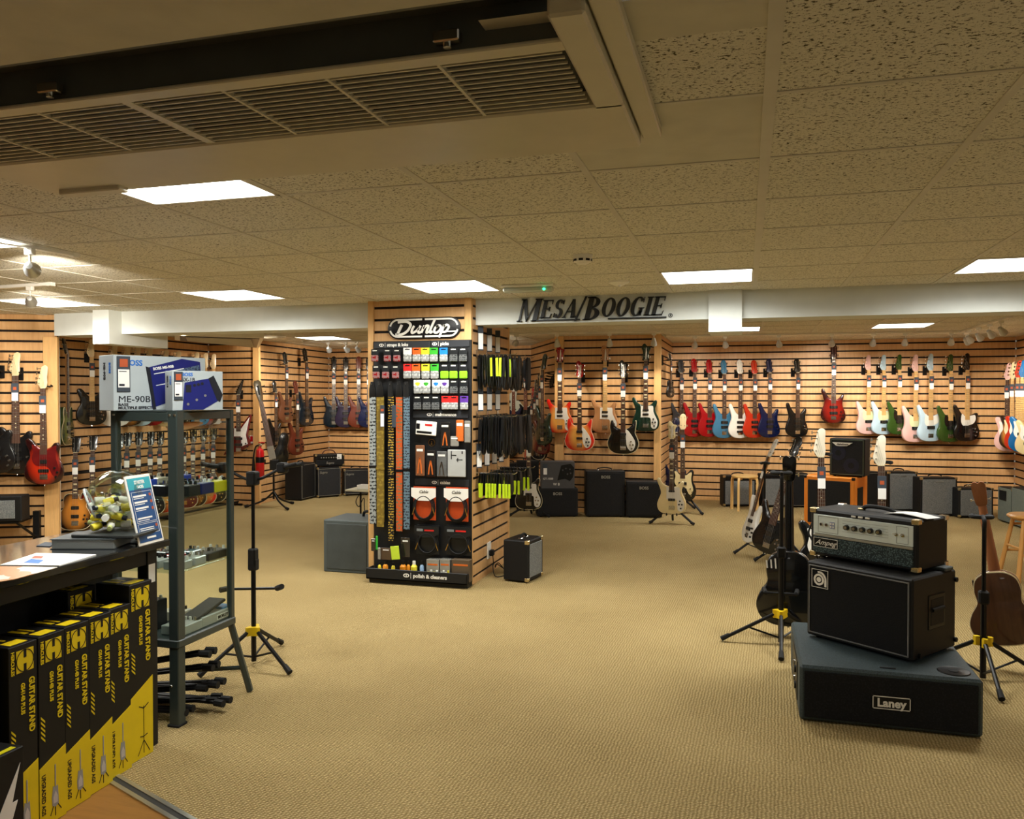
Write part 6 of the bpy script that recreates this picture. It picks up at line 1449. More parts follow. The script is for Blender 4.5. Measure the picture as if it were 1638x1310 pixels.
# ------------------------------------------------------------------ stand cartons against the counter
M_CBX = mat('black_carton', (9, 9, 10), .5, k=.06); M_CY = mat('carton_yellow', (226, 198, 16), .5, k=.04)
def stand_box(label, y0, y1, xf, hgt, code='GS414B PLUS', group='black and yellow stand cartons against the counter', tall=False, depth=.17):
    w = y1-y0-.002
    r = root('carton', label, 'box', (xf, y0, 0), R(90), group)
    mb = MB(); mb.rbox(0, w, 0, depth, 0, hgt, .002); part('box', mb, M_CBX, r)
    mb = MB(); z0, z1 = (.213, .262) if not tall else (.27, .335)
    mb.slab([(.0, .002), (w, .002), (w, z1), (0, z0)], -.0012, 0, 0); part('yellow_print', mb, M_CY, r, 0)
    mb = MB(); s = w*.30; cx, cz = w*.56, hgt-.018-s*1.15      # emblem: bold H cut by a circle
    mb.box(cx-s, cx+s, -.0014, -.0004, cz-s*1.1, cz+s*1.1, 0)
    mb.ring((cx, cz), s*1.02, s*1.12, s*.94, s*1.03, -.0022, -.0014, n=24, mi=1)
    for sx in (-1, 1): mb.slab([(cx+sx*s*.10, cz+s*.32), (cx+sx*s*.10, cz+s*1.1), (cx+sx*s*.34, cz+s*1.1), (cx+sx*s*.40, cz+s*.32)] if False else [(cx-s*.16, cz+sx*s*.30), (cx-s*.16, cz+sx*s*1.1), (cx+s*.16, cz+sx*s*1.1), (cx+s*.16, cz+sx*s*.30)], -.0020, -.0013, 0, 1)
    part('emblem', mb, [M_CY, M_CBX], r, 0)
    text('HERCULES', w*.15, M_CY, r, (w*.13, -.0014, cz), rz=R(-90), bold=.03)
    text('GUITAR STAND', w*.27, M_CY, r, (w*.78, -.0014, cz-s*1.3-.115), rz=R(-90), bold=.035, sx=.86)
    text(code, w*.19, M_CY, r, (w*.47, -.0014, cz-s*1.3-.085), rz=R(-90), bold=.03, sx=.86)
    if not tall: text('UPGRADED AGS', w*.20, M_CBX, r, (w*.14, -.0016, .115), rz=R(-90), bold=.02, sx=.85)
    mb = MB()
    for k in range(5): mb.slab([(w*.07, hgt-.29-.017*k), (w*.22, hgt-.31-.017*k), (w*.22, hgt-.302-.017*k), (w*.07, hgt-.282-.017*k)], -.0014, -.0006, 0)
    part('chevrons', mb, M_CY, r, 0)
    mb = MB(); c = w*.58       # printed picture of the stand
    if not tall:
        mb.stroke([(c, .02), (c, .17)], .003, -.0022, -.0013, 0); mb.stroke([(c, .075), (c-.022, .028)], .003, -.0022, -.0013, 0); mb.stroke([(c, .075), (c+.026, .035)], .003, -.0022, -.0013, 0); mb.slab([(c-.014, .06), (c-.016, .09), (c-.010, .13), (c, .122), (c+.010, .128), (c+.013, .09), (c+.014, .06), (c, .052)], -.0024, -.0014, 0, 1); mb.slab([(c-.009, .066), (c-.010, .09), (c, .11), (c+.009, .09), (c+.009, .066)], -.0028, -.0024, 0, 2); mb.stroke([(c, .12), (c, .205)], .005, -.0024, -.0014, 1)
    else:
        mb.stroke([(c, .02), (c, .22)], .003, -.0022, -.0013, 0)
        for s_ in (-1, 1): mb.stroke([(c, .075), (c+s_*.035, .018)], .003, -.0022, -.0013, 0); mb.stroke([(c, .09), (c+s_*.022, .095)], .004, -.0022, -.0013, 0); mb.stroke([(c, .21), (c+s_*.028, .225)], .004, -.0022, -.0013, 0)
    part('printed_picture', mb, [M_CBX, mat('print_silver', (150, 150, 150), .4), mat('print_cherry', (196, 190, 186), .4)], r, 0)
    mb = MB(); mb.box(w*.2, w*.8, depth*.1, depth*.38, hgt, hgt+.0012); mb.box(w*.2, w*.36, depth*.5, depth*.95, hgt, hgt+.0012); mb.box(w*.48, w*.58, depth*.5, depth*.9, hgt, hgt+.0012); part('top_print', mb, M_CY, r, 0)
    return r
stand_box('tall stand carton at the right end of the row, against the counter leg', 2.79, 2.925, -2.445, .745, 'GS432B PLUS', tall=True)
stand_box('tall stand carton pushed back behind the row', 2.63, 2.775, -2.60, .745, 'GS432B PLUS', tall=True, depth=.10)
for k, (y0, y1, xf) in enumerate(((2.655, 2.775, -2.425), (2.53, 2.648, -2.405), (2.405, 2.523, -2.395), (2.28, 2.398, -2.385), (2.155, 2.273, -2.38), (2.02, 2.145, -2.42))):
    stand_box(['first low stand carton left of the tall one', 'second low stand carton left of the tall one', 'third low stand carton left of the tall one', 'fourth low stand carton left of the tall one', 'fifth low stand carton left of the tall one', 'leftmost stand carton, cut off by the frame'][k], y0, y1, xf, .68)
c = at(38, 1192, X=-2.22)
lb = root('carton', 'black box with white lightning print in the bottom left corner', 'box', (-2.22, c.y-.30, 0), R(90))
mb = MB(); mb.rbox(0, .30, 0, .13, 0, c.z, .003); part('box', mb, M_CBX, lb)
mb = MB()
zz = c.z
mb.slab([(.17, zz*.2), (.215, zz*.52), (.20, zz*.52), (.285, zz*.88), (.255, zz*.60), (.275, zz*.60), (.21, zz*.18)], -.0015, 0, 0); mb.slab([(.08, zz*.25), (.15, zz*.6), (.14, zz*.62), (.20, zz*.9), (.18, zz*.66), (.19, zz*.62), (.12, zz*.24)], -.0015, 0, 0); part('lightning_print', mb, M_PAPER, lb, 0)
mb = MB(); mb.box(.05, .28, .01, .03, zz, zz+.001); part('top_print', mb, PB['yellow'], lb, 0)
# ------------------------------------------------------------------ signs on the beam and the column
def serif(mb, ch, x, z, h, y0, y1, k=.32, mi=0):
    """slanted serif capitals drawn as thick and thin strokes; returns the advance"""
    def S_(pts): return [(x+(p[0]+p[1]*k)*h, z+p[1]*h) for p in pts]
    def pl(*pts): mb.slab(S_(pts), y0, y1, 0, mi)
    def stem(cx, w=.17, s=.10, z0=0, z1=1):
        w = w*1.38 if w > .1 else w*1.2
        pl((cx-w/2, z0), (cx+w/2, z0), (cx+w/2, z1), (cx-w/2, z1)); pl((cx-w/2-s, z0), (cx+w/2+s, z0), (cx+w/2+s, z0+.05), (cx-w/2-s, z0+.05)); pl((cx-w/2-s, z1-.05), (cx+w/2+s, z1-.05), (cx+w/2+s, z1), (cx-w/2-s, z1))
    def arc(cx, cz, rx, rz, ix, iz, a0, a1, ox=0):
        n = 22
        for i in range(n):
            t0, t1 = a0+(a1-a0)*i/n, a0+(a1-a0)*(i+1)/n
            pl(*[(cx+o+a*math.cos(t), cz+b*math.sin(t)) for (a, b, t, o) in ((rx, rz, t0, 0), (rx, rz, t1, 0), (ix, iz, t1, ox), (ix, iz, t0, ox))])
    if ch == 'M':
        stem(.14, .09, .09); stem(1.02, .19, .09); pl((.08, 1), (.30, 1), (.62, .12), (.54, 0), (.46, .12)); pl((.50, 0), (.56, 0), (.96, 1), (.90, 1)); return 1.25
    if ch == 'E':
        stem(.20, .18, .08)
        for zz, l in ((.0, .76), (.475, .60), (.94, .72)): pl((.2, zz), (l, zz), (l, zz+.06), (.2, zz+.06))
        pl((.70, 0), (.76, 0), (.80, .24), (.76, .24)); pl((.66, 1), (.72, 1), (.72, .76), (.68, .76)); pl((.54, .38), (.6, .38), (.6, .62), (.54, .62)); return .86
    if ch == 'S':
        arc(.36, .745, .28, .265, .08, .17, R(20), R(275)); arc(.40, .265, .30, .275, .08, .17, R(-160), R(100)); pl((.60, .74), (.66, .74), (.66, .98), (.62, .98)); pl((.10, .04), (.14, .04), (.17, .28), (.11, .28)); return .80
    if ch == 'A':
        pl((.02, 0), (.09, 0), (.50, 1), (.44, 1)); pl((.56, 0), (.84, 0), (.60, 1), (.40, 1)); pl((.22, .30), (.66, .30), (.66, .36), (.24, .36)); pl((-.06, 0), (.2, 0), (.2, .05), (-.06, .05)); pl((.52, 0), (.92, 0), (.92, .05), (.52, .05)); return .94
    if ch == '/': pl((-.05, -.04), (.06, -.04), (.36, 1.04), (.25, 1.04)); return .44
    if ch == 'B':
        stem(.20, .20, .09); arc(.30, .76, .42, .24, .13, .17, -PI/2, PI/2, .06); arc(.32, .265, .50, .265, .17, .19, -PI/2, PI/2, .06); return .88
    if ch == 'O': arc(.46, .5, .45, .52, .185, .44, 0, 2*PI); return .98
    if ch == 'G': arc(.46, .5, .45, .52, .18, .44, R(38), R(330)); pl((.64, .02), (.82, .02), (.82, .44), (.64, .44)); pl((.54, .39), (.92, .39), (.92, .44), (.54, .44)); pl((.76, .72), (.81, .72), (.81, 1), (.77, 1)); return 1.0
    if ch == 'I': stem(.20, .19, .09); return .46
M_SIGN = mat('matt_black_letter', (34, 36, 38), .45)
YB = 6.318
l0, l1 = at(827, 515, Y=YB), at(1074, 505, Y=YB)
sg = root('wall_lettering', 'large black serif lettering mounted on the white beam', 'sign', (l0.x, YB, l0.z+.0))
word = [('M', 1.0), ('E', .80), ('S', .80), ('A', .80), ('/', 1.0), ('B', 1.0), ('O', .80), ('O', .80), ('G', .80), ('I', .80), ('E', .80)]
adv = {'M': 1.25, 'E': .86, 'S': .80, 'A': .94, '/': .44, 'B': .88, 'O': .98, 'G': 1.0, 'I': .46}
tot = sum(adv[c]*s for c, s in word) + .34
hh = (l1.x-l0.x)/tot*.985; x = 0; a_h = (at(860, 478, Y=YB).z-at(860, 514, Y=YB).z)
for c, s in word:
    mb = MB(); zz = .0 if s == 1 or c == '/' else hh*.16
    a = serif(mb, c, 0, 0, hh*s, -.016, -.001); lt = part('letter', mb, M_SIGN, sg, 0, loc=(x + zz*.32, 0, zz)); lt.scale = (1, 1, a_h/hh*(1.0 if s == 1 else 1.0)); x += a*hh*s
mb = MB(); mb.box(hh*1.05, hh*3.6, -.012, -.001, .0, .012); mb.box(hh*5.15, tot*hh*.985, -.012, -.001, .0, .012); part('underline', mb, M_SIGN, sg, 0)
mb = MB(); mb.ring((tot*hh*1.01, .02), .016, .016, .012, .012, -.006, -.001, n=16); mb.box(tot*hh*1.01-.004, tot*hh*1.01+.004, -.006, -.001, .014, .028); part('registered_mark', mb, M_SIGN, sg, 0)

# capsule sign on the column
YP = PY0
c0, c1 = at(621, 526, Y=YP-.01), at(737, 526, Y=YP-.01); ct_, cb_ = at(680, 507.5, Y=YP-.01), at(680, 541.5, Y=YP-.01)
cw, chh = (c1.x-c0.x)/2, (ct_.z-cb_.z)/2
ds_ = root('brand_sign', 'black and white capsule sign on top of the accessory display', 'sign', ((c0.x+c1.x)/2, YP, (ct_.z+cb_.z)/2))
def capsule(w, h, n=12):
    o = []; 
    for k in range(n+1): a = PI/2-PI*k/n; o.append((w-h+h*math.cos(a), h*math.sin(a)))
    for k in range(n+1): a = -PI/2-PI*k/n; o.append((-(w-h)+h*math.cos(a), h*math.sin(a)))
    return o
mb = MB(); mb.slab(capsule(cw, chh), -.02, 0, .002); part('backboard', mb, M_BLACK, ds_)
mb = MB(); o = capsule(cw*.935, chh*.80); n = len(o)
for i in range(n):
    p, q = o[i], o[(i+1) % n]
    if (p[0] > 0) != (q[0] > 0):            # gap in the middle of the long sides
        L1 = (p[0]*.0+(.012 if p[0] > 0 else -.012), p[1]); L2 = ((.012 if q[0] > 0 else -.012), q[1]); mb.stroke([p, L1], .014, -.0225, -.02); mb.stroke([L2, q], .014, -.0225, -.02)
    elif abs(p[1]) < chh*.11 or abs(q[1]) < chh*.11: continue
    else: mb.stroke([p, q], .014, -.0225, -.02)
part('outline', mb, M_WHITE, ds_, 0)
S1 = chh*.93; sk = .42
def G_(pts, w):
    mb = MB(); P_ = spline_open([((x+z*sk)*S1, z*S1) for x, z in pts]); mb.stroke(P_, [v*S1 for v in lerp_list(w, len(P_))] if isinstance(w, list) else w*S1, -.027, -.02); return part('letter', mb, M_WHITE, ds_, 0)
def spline_open(pts, k=6):
    return [(p.x, p.z) for p in spath([(a, 0, b) for a, b in pts], k)]
def lerp_list(w, n): return [w[min(len(w)-1, int(i/(n-1)*(len(w)-1)))] + (w[min(len(w)-1, int(i/(n-1)*(len(w)-1))+1)]-w[min(len(w)-1, int(i/(n-1)*(len(w)-1)))])*((i/(n-1)*(len(w)-1)) % 1) for i in range(n)]
ox = -3.05
G_([(ox+.0, .62), (ox+.9, .66), (ox+1.5, .35), (ox+1.45, -.25), (ox+.95, -.62), (ox+.25, -.62)], .24)
G_([(ox+.55, .35), (ox+.45, -.62)], .26)
def let(seq, w=.22):
    for s in seq: G_([(ox+a, b) for a, b in s], w)
let([[(1.95, .22), (1.9, -.25), (2.05, -.5), (2.4, -.3), (2.62, .0)], [(2.66, .22), (2.6, -.25), (2.75, -.5), (2.95, -.42)]])
let([[(3.08, .22), (3.04, -.5)], [(3.08, -.1), (3.3, .2), (3.55, .16), (3.55, -.2), (3.6, -.5), (3.8, -.4)]])
let([[(3.95, .8), (3.9, -.25), (4.02, -.5), (4.2, -.38)]])
let([[(4.62, .2), (4.35, -.05), (4.42, -.45), (4.75, -.5), (4.98, -.18), (4.85, .15), (4.6, .2), (4.4, .05)]])
let([[(5.22, .25), (5.16, -1.0)], [(5.2, .1), (5.5, .25), (5.78, .02), (5.65, -.42), (5.3, -.46)]])
mb = MB(); mb.stroke([((ox+5.6)*S1+0*S1, -.42*S1), ((ox+6.6)*S1, -.40*S1)], .12*S1, -.027, -.02); part('swash', mb, M_WHITE, ds_, 0)

# accessory display
YD = YP-.028
def D(px, py, off=0): return at(px, py, Y=YD-off)
d0, d1 = D(597, 545), D(753.5, 545); dz0, dz1 = D(680, 921).z, D(680, 544.5).z
dp = root('accessory_display', 'tall black accessory display board with category headers, on the column', 'display', (d0.x, YP, 0))
DWd = d1.x-d0.x
M_DSP = mat('black_display_board', (22, 23, 25), .5)
mb = MB(); mb.rbox(0, DWd, -.026, -.001, dz0, dz1, .004); part('backboard', mb, M_DSP, dp)
M_HDR = mat('header_grey', (48, 50, 54), .4)
def header(x0, x1, py, words, tx, bar=True):
    z = D(680, py).z; a, b = D(x0, py).x-d0.x, D(x1, py).x-d0.x
    mb = MB(); mb.rbox(a, b, -.034, -.026, z-.027, z+.027, .002); hdr = part('header', mb, M_HDR, dp)
    X = D(tx, py).x-d0.x
    mb = MB(); mb.ring((X-.075, z), .022, .013, .015, .007, -.0355, -.034, n=18); mb.box(X-.078, X-.072, -.0355, -.034, z-.011, z+.011); mb.box(X-.043, X-.041, -.0355, -.034, z-.018, z+.018); part('small_logo', mb, M_WHITE, hdr, 0)
    text(words, .036, M_WHITE, hdr, (X-.025, -.035, z), align='LEFT', bold=.035)
header(599, 688, 551, 'straps & loks', 624); header(690, 751, 550.5, 'picks', 709.5); header(661, 749, 663, 'maintenance', 701); header(664, 750, 771, 'cables', 709)
tz0, tz1 = D(600, 928, .13).z, D(600, 914, .13).z
mb = MB(); mb.rbox(-.01, DWd+.01, -.155, -.145, .035, .125, .004); mb.rbox(-.01, DWd+.01, -.155, -.026, .035, .05, .004); mb.rbox(-.01, 0, -.155, -.026, .04, .12, .002); mb.rbox(DWd, DWd+.01, -.155, -.026, .04, .12, .002); tr = part('tray', mb, M_DSP, dp)
mb = MB(); mb.rbox(.0, DWd, -.12, 0, 0.0, .035, .004); part('plinth', mb, M_DSP, dp)
X = at(672, 919, Y=YP-.155).x-d0.x
text('polish & cleaners', .042, M_WHITE, tr, (X-.06, -.157, .083), align='LEFT', bold=.035)
mb = MB(); mb.ring((X-.12, .083), .026, .016, .018, .009, -.157, -.155, n=18); mb.box(X-.124, X-.116, -.157, -.155, .069, .097); mb.box(X-.082, X-.079, -.157, -.155, .06, .106); part('small_logo', mb, M_WHITE, tr, 0)
COLS = {'white': (230, 230, 224), 'orange': (228, 96, 34), 'yellow': (232, 214, 50), 'green': (60, 170, 50), 'blue': (36, 128, 214), 'black': (26, 28, 30), 'red': (206, 40, 36), 'lime': (134, 208, 40), 'purple': (92, 54, 150), 'beige': (196, 190, 160), 'clear': (120, 126, 128)}
CMt = {k: mat('pack_'+k, v, .35, k=.12) for k, v in COLS.items()}
M_POUCH = mat('clear_pouch', (196, 198, 194), .15, coat=.8, kind='check', s=.9, rgb2=(150, 152, 150)); M_POUCHD = mat('dark_pouch', (40, 42, 44), .15, coat=.8, kind='check', s=1.6, rgb2=(96, 98, 98))
def pack(label, px, py0, py1, wpx, top, bot, dot=None, group='small hanging pick packs', cat='pack', name='pick_pack', off=.035, bagm=None):
    a, b = D(px-wpx/2, py0, off), D(px+wpx/2, py1, off); w, h = b.x-a.x, a.z-b.z
    r = root(name, label, cat, ((a.x+b.x)/2, YD-off, b.z), 0, group)
    mb = MB(); mb.rbox(-w/2, w/2, -.003, .004, h*.52, h, .001); part('card', mb, top, r)
    mb = MB(); mb.rbox(-w/2, w/2, -.008, .006, 0, h*.515, .006); part('pouch', mb, bot, r)
    if dot: mb = MB(); mb.slab(spline([(0, h*.56), (w*.3, h*.72), (w*.2, h*.82), (-w*.2, h*.82), (-w*.3, h*.72)], 3), -.0045, -.003, 0); part('printed_pick', mb, dot, r, 0)
    else: mb = MB(); mb.box(-w*.3, w*.3, -.004, -.003, h*.84, h*.92); part('printed_name', mb, M_BLACK if top not in (CMt['black'],) else M_WHITE, r, 0)
    mb = MB(); mb.tube([(0, .012+off-.035, h*.95), (0, -.03, h*.95), (0, -.035, h*.99)], .002, 6); part('hook', mb, M_CHROME, r)
    return r
def cx1(v): return 590+v/7.278
order = ['first', 'second', 'third', 'fourth', 'fifth', 'sixth', 'seventh', 'eighth', 'ninth', 'tenth']
rows = [(410, 570, [(70, 'black', 'red'), (215, 'black', 'red'), (325, 'black', 'red'), (450, 'white', None), (555, 'orange', None), (655, 'yellow', None), (755, 'green', None), (870, 'blue', None), (985, 'black', None), (1095, 'black', None)]),
        (598, 768, [(85, 'black', 'red'), (195, 'black', 'red'), (310, 'black', 'red'), (450, 'red', None), (550, 'orange', None), (660, 'yellow', None), (765, 'green', None), (880, 'black', 'lime'), (985, 'black', 'lime'), (1100, 'black', 'lime')]),
        (785, 943, [(570, 'white', 'yellow'), (668, 'white', 'green'), (783, 'white', 'blue'), (882, 'white', 'purple'), (988, 'black', None), (1105, 'black', None)]),
        (970, 1130, [(565, 'black', None), (672, 'black', None), (775, 'black', 'beige'), (895, 'red', None), (990, 'red', 'green'), (1110, 'purple', 'purple')])]
for ri, (y0, y1, it) in enumerate(rows):
    for k, (x, c, c2) in enumerate(it):
        lbl = '%s-topped pack, %s from the left in the %s row of the display' % (c, order[k], ['top', 'second', 'third', 'fourth'][ri])
        bot = (mat('red_pouch', (146, 24, 30), .2, coat=.8, kind='check', s=.8, rgb2=(150, 110, 110)) if (c2 == 'red') else CMt[c2] if (c2 and ri < 2) else M_POUCHD if c == 'black' else M_POUCH)
        dot = CMt[c2] if (ri == 2 and c2) else None
        pack(lbl, cx1(x), 500+y0/7.278 + (2.4 if x < 350 and ri < 2 else 0), 500+y1/7.278, 13.0 if x > 350 else 11.5, CMt[c], bot, dot)
def cx2(v): return 590+v/7.706
def cy2(v): return 660+v/7.706
M_CLR = mat('clear_blister', (140, 138, 130), .15, coat=.9, k=.25); M_BLI = mat('dark_blister', (34, 32, 31), .2, coat=.9, k=.3); M_OPR = mat('orange_tool', (206, 104, 40), .4)
for (x0, y0, x1, y1, c, lb) in ((580, 95, 830, 270, CMt['white'], 'white boxed maintenance kit, upper left of the tools'), (885, 115, 1005, 430, M_BLI, 'dark blister pack with an orange winder tool'), (1080, 90, 1170, 355, M_OPR, 'orange and white tool pack at the upper right of the tools'),
        (1182, 100, 1255, 370, M_CLR, 'clear tool pack at the right edge of the display'), (1010, 290, 1110, 415, M_CLR, 'small grey pack between two upper tool packs'), (580, 400, 690, 780, mat('brown_blister', (126, 84, 58), .25, coat=.7, k=.3), 'slim brown and cream brush pack, lower left of the tools'), (712, 460, 825, 790, M_BLI, 'dark blister pack with orange-handled cutters'),
        (842, 475, 965, 790, mat('grey_blister', (96, 98, 98), .2, coat=.8, k=.4), 'dark blister pack with a silver multi-tool'), (975, 455, 1195, 795, mat('silver_cloth', (172, 174, 172), .5, k=.06), 'silver-grey polishing cloth pack')):
    a, b = D(cx2(x0), cy2(y0), .04), D(cx2(x1), cy2(y1), .04); w, h = b.x-a.x, a.z-b.z
    r = root('tool_pack', lb, 'pack', (a.x, YD-.04, b.z), 0, None, ry=R(4) if c is CMt['white'] else 0)
    mb = MB(); mb.rbox(0, w, -.012, .006, 0, h, .005); part('pack_body', mb, c, r)
    if c is M_BLI or 'brush' in lb or 'grey_blister' in c.name:
        mb = MB(); mb.rbox(w*.15, w*.85, -.0135, -.012, h*.80, h*.88, .0005); part('name_label', mb, CMt['white'], r)
        for s in (-1, 1): mb = MB(); mb.stroke([(w*.5, h*.6), (w*.5+s*w*.14, h*.35), (w*.5+s*w*.22, h*.08)], .009, -.016, -.012); part('tool_handle', mb, M_OPR if 'silver' not in lb else M_CHROME, r, 0)
    elif c is CMt['white']:
        mb = MB(); mb.rbox(w*.06, w*.8, -.0135, -.012, h*.12, h*.28, .0005); mb.rbox(w*.02, w*.2, -.0135, -.012, h*.4, h*.8, .0005); part('printed_tool', mb, M_BLACK, r); mb = MB(); mb.box(w*.45, w*.8, -.0135, -.012, h*.68, h*.82); part('printed_label', mb, CMt['red'], r, 0)
    elif 'cloth' in lb:
        mb = MB()
        for q in ((.2, .25, .65, .95), (.2, .5, .78, .81), (.5, .85, .62, .645), (.55, .6, .56, .7), (.8, .86, .85, .95)): mb.box(w*q[0], w*q[1], -.0135, -.012, h*q[2], h*q[3])
        part('printed_tools', mb, M_BLACK, r, 0)
    else: mb = MB(); mb.rbox(w*.1, w*.9, -.0135, -.012, h*.72, h*.86, .0005); part('name_label', mb, CMt['white'], r)
p = D(690.6, 708, .0)
r = root('round_sticker', 'round gold-ringed sticker in the middle of the display', 'sticker', (p.x, YD, p.z)); mb = MB(); mb.cyl((0, .001, 0), (0, -.001, 0), .030, n=24); part('disc', mb, M_BLACK, r)
mb = MB(); mb.ring((0, 0), .029, .029, .026, .026, -.002, -.001, n=24); mb.slab([(-.002, .015), (.002, .015), (.003, -.004), (.010, -.016), (-.010, -.016), (-.003, -.004)], -.002, -.001, 0); part('emblem', mb, M_GOLD, r, 0)
# cables
for k, (x0, y0, x1, y1, br) in enumerate(((659, 778, 698, 834, True), (711, 779, 750, 836, True), (664, 839, 703, 889, False), (712, 840, 755, 891, False))):
    a, b = D(x0, y0, .045), D(x1, y1, .045); w, h = b.x-a.x, a.z-b.z
    r = root('cable_pack', ['orange-backed coiled cable, left of the upper pair', 'orange-backed coiled cable, right of the upper pair', 'black-backed coiled cable, left of the lower pair', 'black-backed coiled cable, right of the lower pair'][k], 'cable', (a.x, YD-.035, b.z), 0, 'coiled instrument cables on the display')
    mb = MB(); mb.rbox(w*.04, w*.96, .0, .004, h*.02, h, .001); part('backing_card', mb, mat('cable_orange', (196, 74, 26), .5, kind='wood', k=.06) if br else CMt['black'], r)
    mb = MB()
    for q in range(3):
        pts = [(w*.5+(w*.44-.010*q)*math.cos(t), -.010-.006*q, h*.40+(h*.40-.010*q)*math.sin(t)) for t in [2*PI*i/28 for i in range(29)]]; mb.tube(pts, .0055)
    part('cable_coil', mb, M_RUB, r)
    for s in (-1, 1): mb = MB(); mb.tube([(w*.5+s*w*.30, -.02, h*.55), (w*.5+s*w*.46, -.024, h*.18)], .004); part('jack_plug', mb, M_GOLD, r)
    mb = MB(); mb.slab([(0, h*.97), (w, h*.97), (w, h*.72), (w*.72, h*.60), (w*.28, h*.60), (0, h*.72)], -.026, -.0215, 0); hd_ = part('header_card', mb, M_WHITE if br else CMt['black'], r, 0)
    if br: text('Cable', .034, M_BLACK, hd_, (w*.5, -.0275, h*.86), shear=.4)
    else: mb = MB(); mb.box(w*.1, w*.35, -.028, -.026, h*.80, h*.88); mb.box(w*.42, w*.8, -.028, -.026, h*.81, h*.86, 1); part('printed_label', mb, [CMt['clear'], CMt['red']], hd_, 0)
# straps on the front
SP = [mat('strap_mono', (20, 22, 26), .8, kind='check', s=.9, rgb2=(150, 156, 156)), mat('strap_olive_gold', (146, 124, 44), .8, kind='check', s=.6, rgb2=(122, 100, 32)), mat('strap_black_gold', (198, 162, 50), .8, kind='check', s=1.2, rgb2=(22, 20, 20)),
      mat('strap_orange_floral', (104, 110, 84), .8, kind='check', s=1.0, rgb2=(196, 84, 30)), mat('strap_blue_dots', (40, 36, 46), .8, kind='check', s=1.1, rgb2=(96, 120, 134))]
M_LEA = mat('black_leather', (20, 20, 20), .45, k=.2)
for k, (x0, x1, yb) in enumerate(((591, 601.5, 838), (602.5, 614, 843), (621, 629.5, 865), (633.5, 643.6, 850), (645.5, 655, 847))):
    a, b = D(x0, 634, .05), D(x1, yb, .05); w, h = b.x-a.x, a.z-b.z
    lb = ['black and white patterned strap, leftmost on the display', 'olive gold velvet strap on the display', 'narrow black and gold woven strap on the display', 'orange floral woven strap on the display', 'blue dotted strap, rightmost on the display'][k]
    r = root('guitar_strap', lb, 'strap', ((a.x+b.x)/2, YD-.05, b.z), 0, 'guitar straps hanging on the display front')
    mb = MB(); mb.rbox(-w/2, w/2, -.006, .004, 0, h, .002); part('webbing', mb, SP[k], r)
    mb = MB(); mb.rbox(-w/2, w/2, .008, .013, .04, h, .002); part('rear_fold', mb, SP[k], r)
    mb = MB(); mb.slab([(-w/2, h-.005), (w/2, h-.005), (w/2, h+.06), (w*.25, h+.12), (-w*.25, h+.12), (-w/2, h+.06)], -.009, .006, .003); part('leather_end', mb, M_LEA, r)
    mb = MB(); mb.rbox(-w*.58, w*.58, -.010, .008, h*.44, h*.46, .002); part('slider', mb, M_BLACK if k != 1 else SP[1], r)
    mb = MB(); mb.tube([(0, .03, h+.10), (0, -.02, h+.10)], .003, 6); part('hook', mb, M_CHROME, r)
for k, px in enumerate((612, 630.5)):
    a = D(px, 648, .07); r = root('hanging_tag', ['white price tag hanging among the straps, beside the olive one', 'dark striped tag hanging among the straps, before the narrow one'][k], 'tag', (a.x, YD-.075, a.z-.18)); mb = MB(); mb.rbox(-.018, .018, -.002, .002, .0, .18, .001); t_ = part('card', mb, M_TAG, r)
    if k == 0: mb = MB(); mb.box(-.015, .015, -.003, -.002, .005, .11); part('label', mb, M_PAPER, t_, 0); mb = MB(); mb.box(-.013, .013, -.003, -.002, .13, .15); part('logo', mb, M_ORT, t_, 0)
# polish bottles and boxes in the tray
def cx3(v): return 590+v/9.1
def cy3(v): return 800+v/9.1
YT = YP-.10
def T3(px, py): return at(px, py, Y=YT)
for (x0, x1, y0, kind, lb) in ((135, 180, 890, 'b', 'yellow polish bottle, first from the left in the tray'), (205, 278, 880, 'o', 'orange polish bottle, second from the left in the tray'), (330, 380, 900, 'b', 'yellow polish bottle below the lime card'),
        (455, 545, 880, 'o', 'wide orange polish bottle in the middle of the tray'), (552, 602, 880, 'o', 'narrow orange polish bottle beside the wide one'), (615, 702, 880, 'y', 'white-necked yellow polish bottle in the tray'), (745, 800, 880, 'w', 'slim blue and white bottle in the tray')):
    a, b = T3(cx3(x0), cy3(y0)), T3(cx3(x1), cy3(1045)); rr = (b.x-a.x)/2; h = a.z-.052
    r = root('polish_bottle', lb, 'bottle', ((a.x+b.x)/2, YT, .0505), 0, 'polish bottles in the display tray')
    m_ = {'b': M_BY, 'o': mat('amber_label', (222, 140, 30), .4), 'y': M_BY, 'w': mat('blue_white_label', (150, 180, 214), .4)}[kind]
    mb = MB(); mb.lathe([(0, 0), (rr, 0), (rr, h*.68), (rr*.6, h*.78), (rr*.45, h*.8)], 16); part('bottle_body', mb, m_, r)
    mb = MB(); mb.lathe([(rr*.5, h*.79), (rr*.5, h), (0, h)], 12); part('cap', mb, M_BLACK if kind != 'y' else M_WHITE, r)
    if kind in 'oy': text('65', rr*1.2, M_DK, r, (0, -rr-.001, h*.35), name='number', bold=.03)
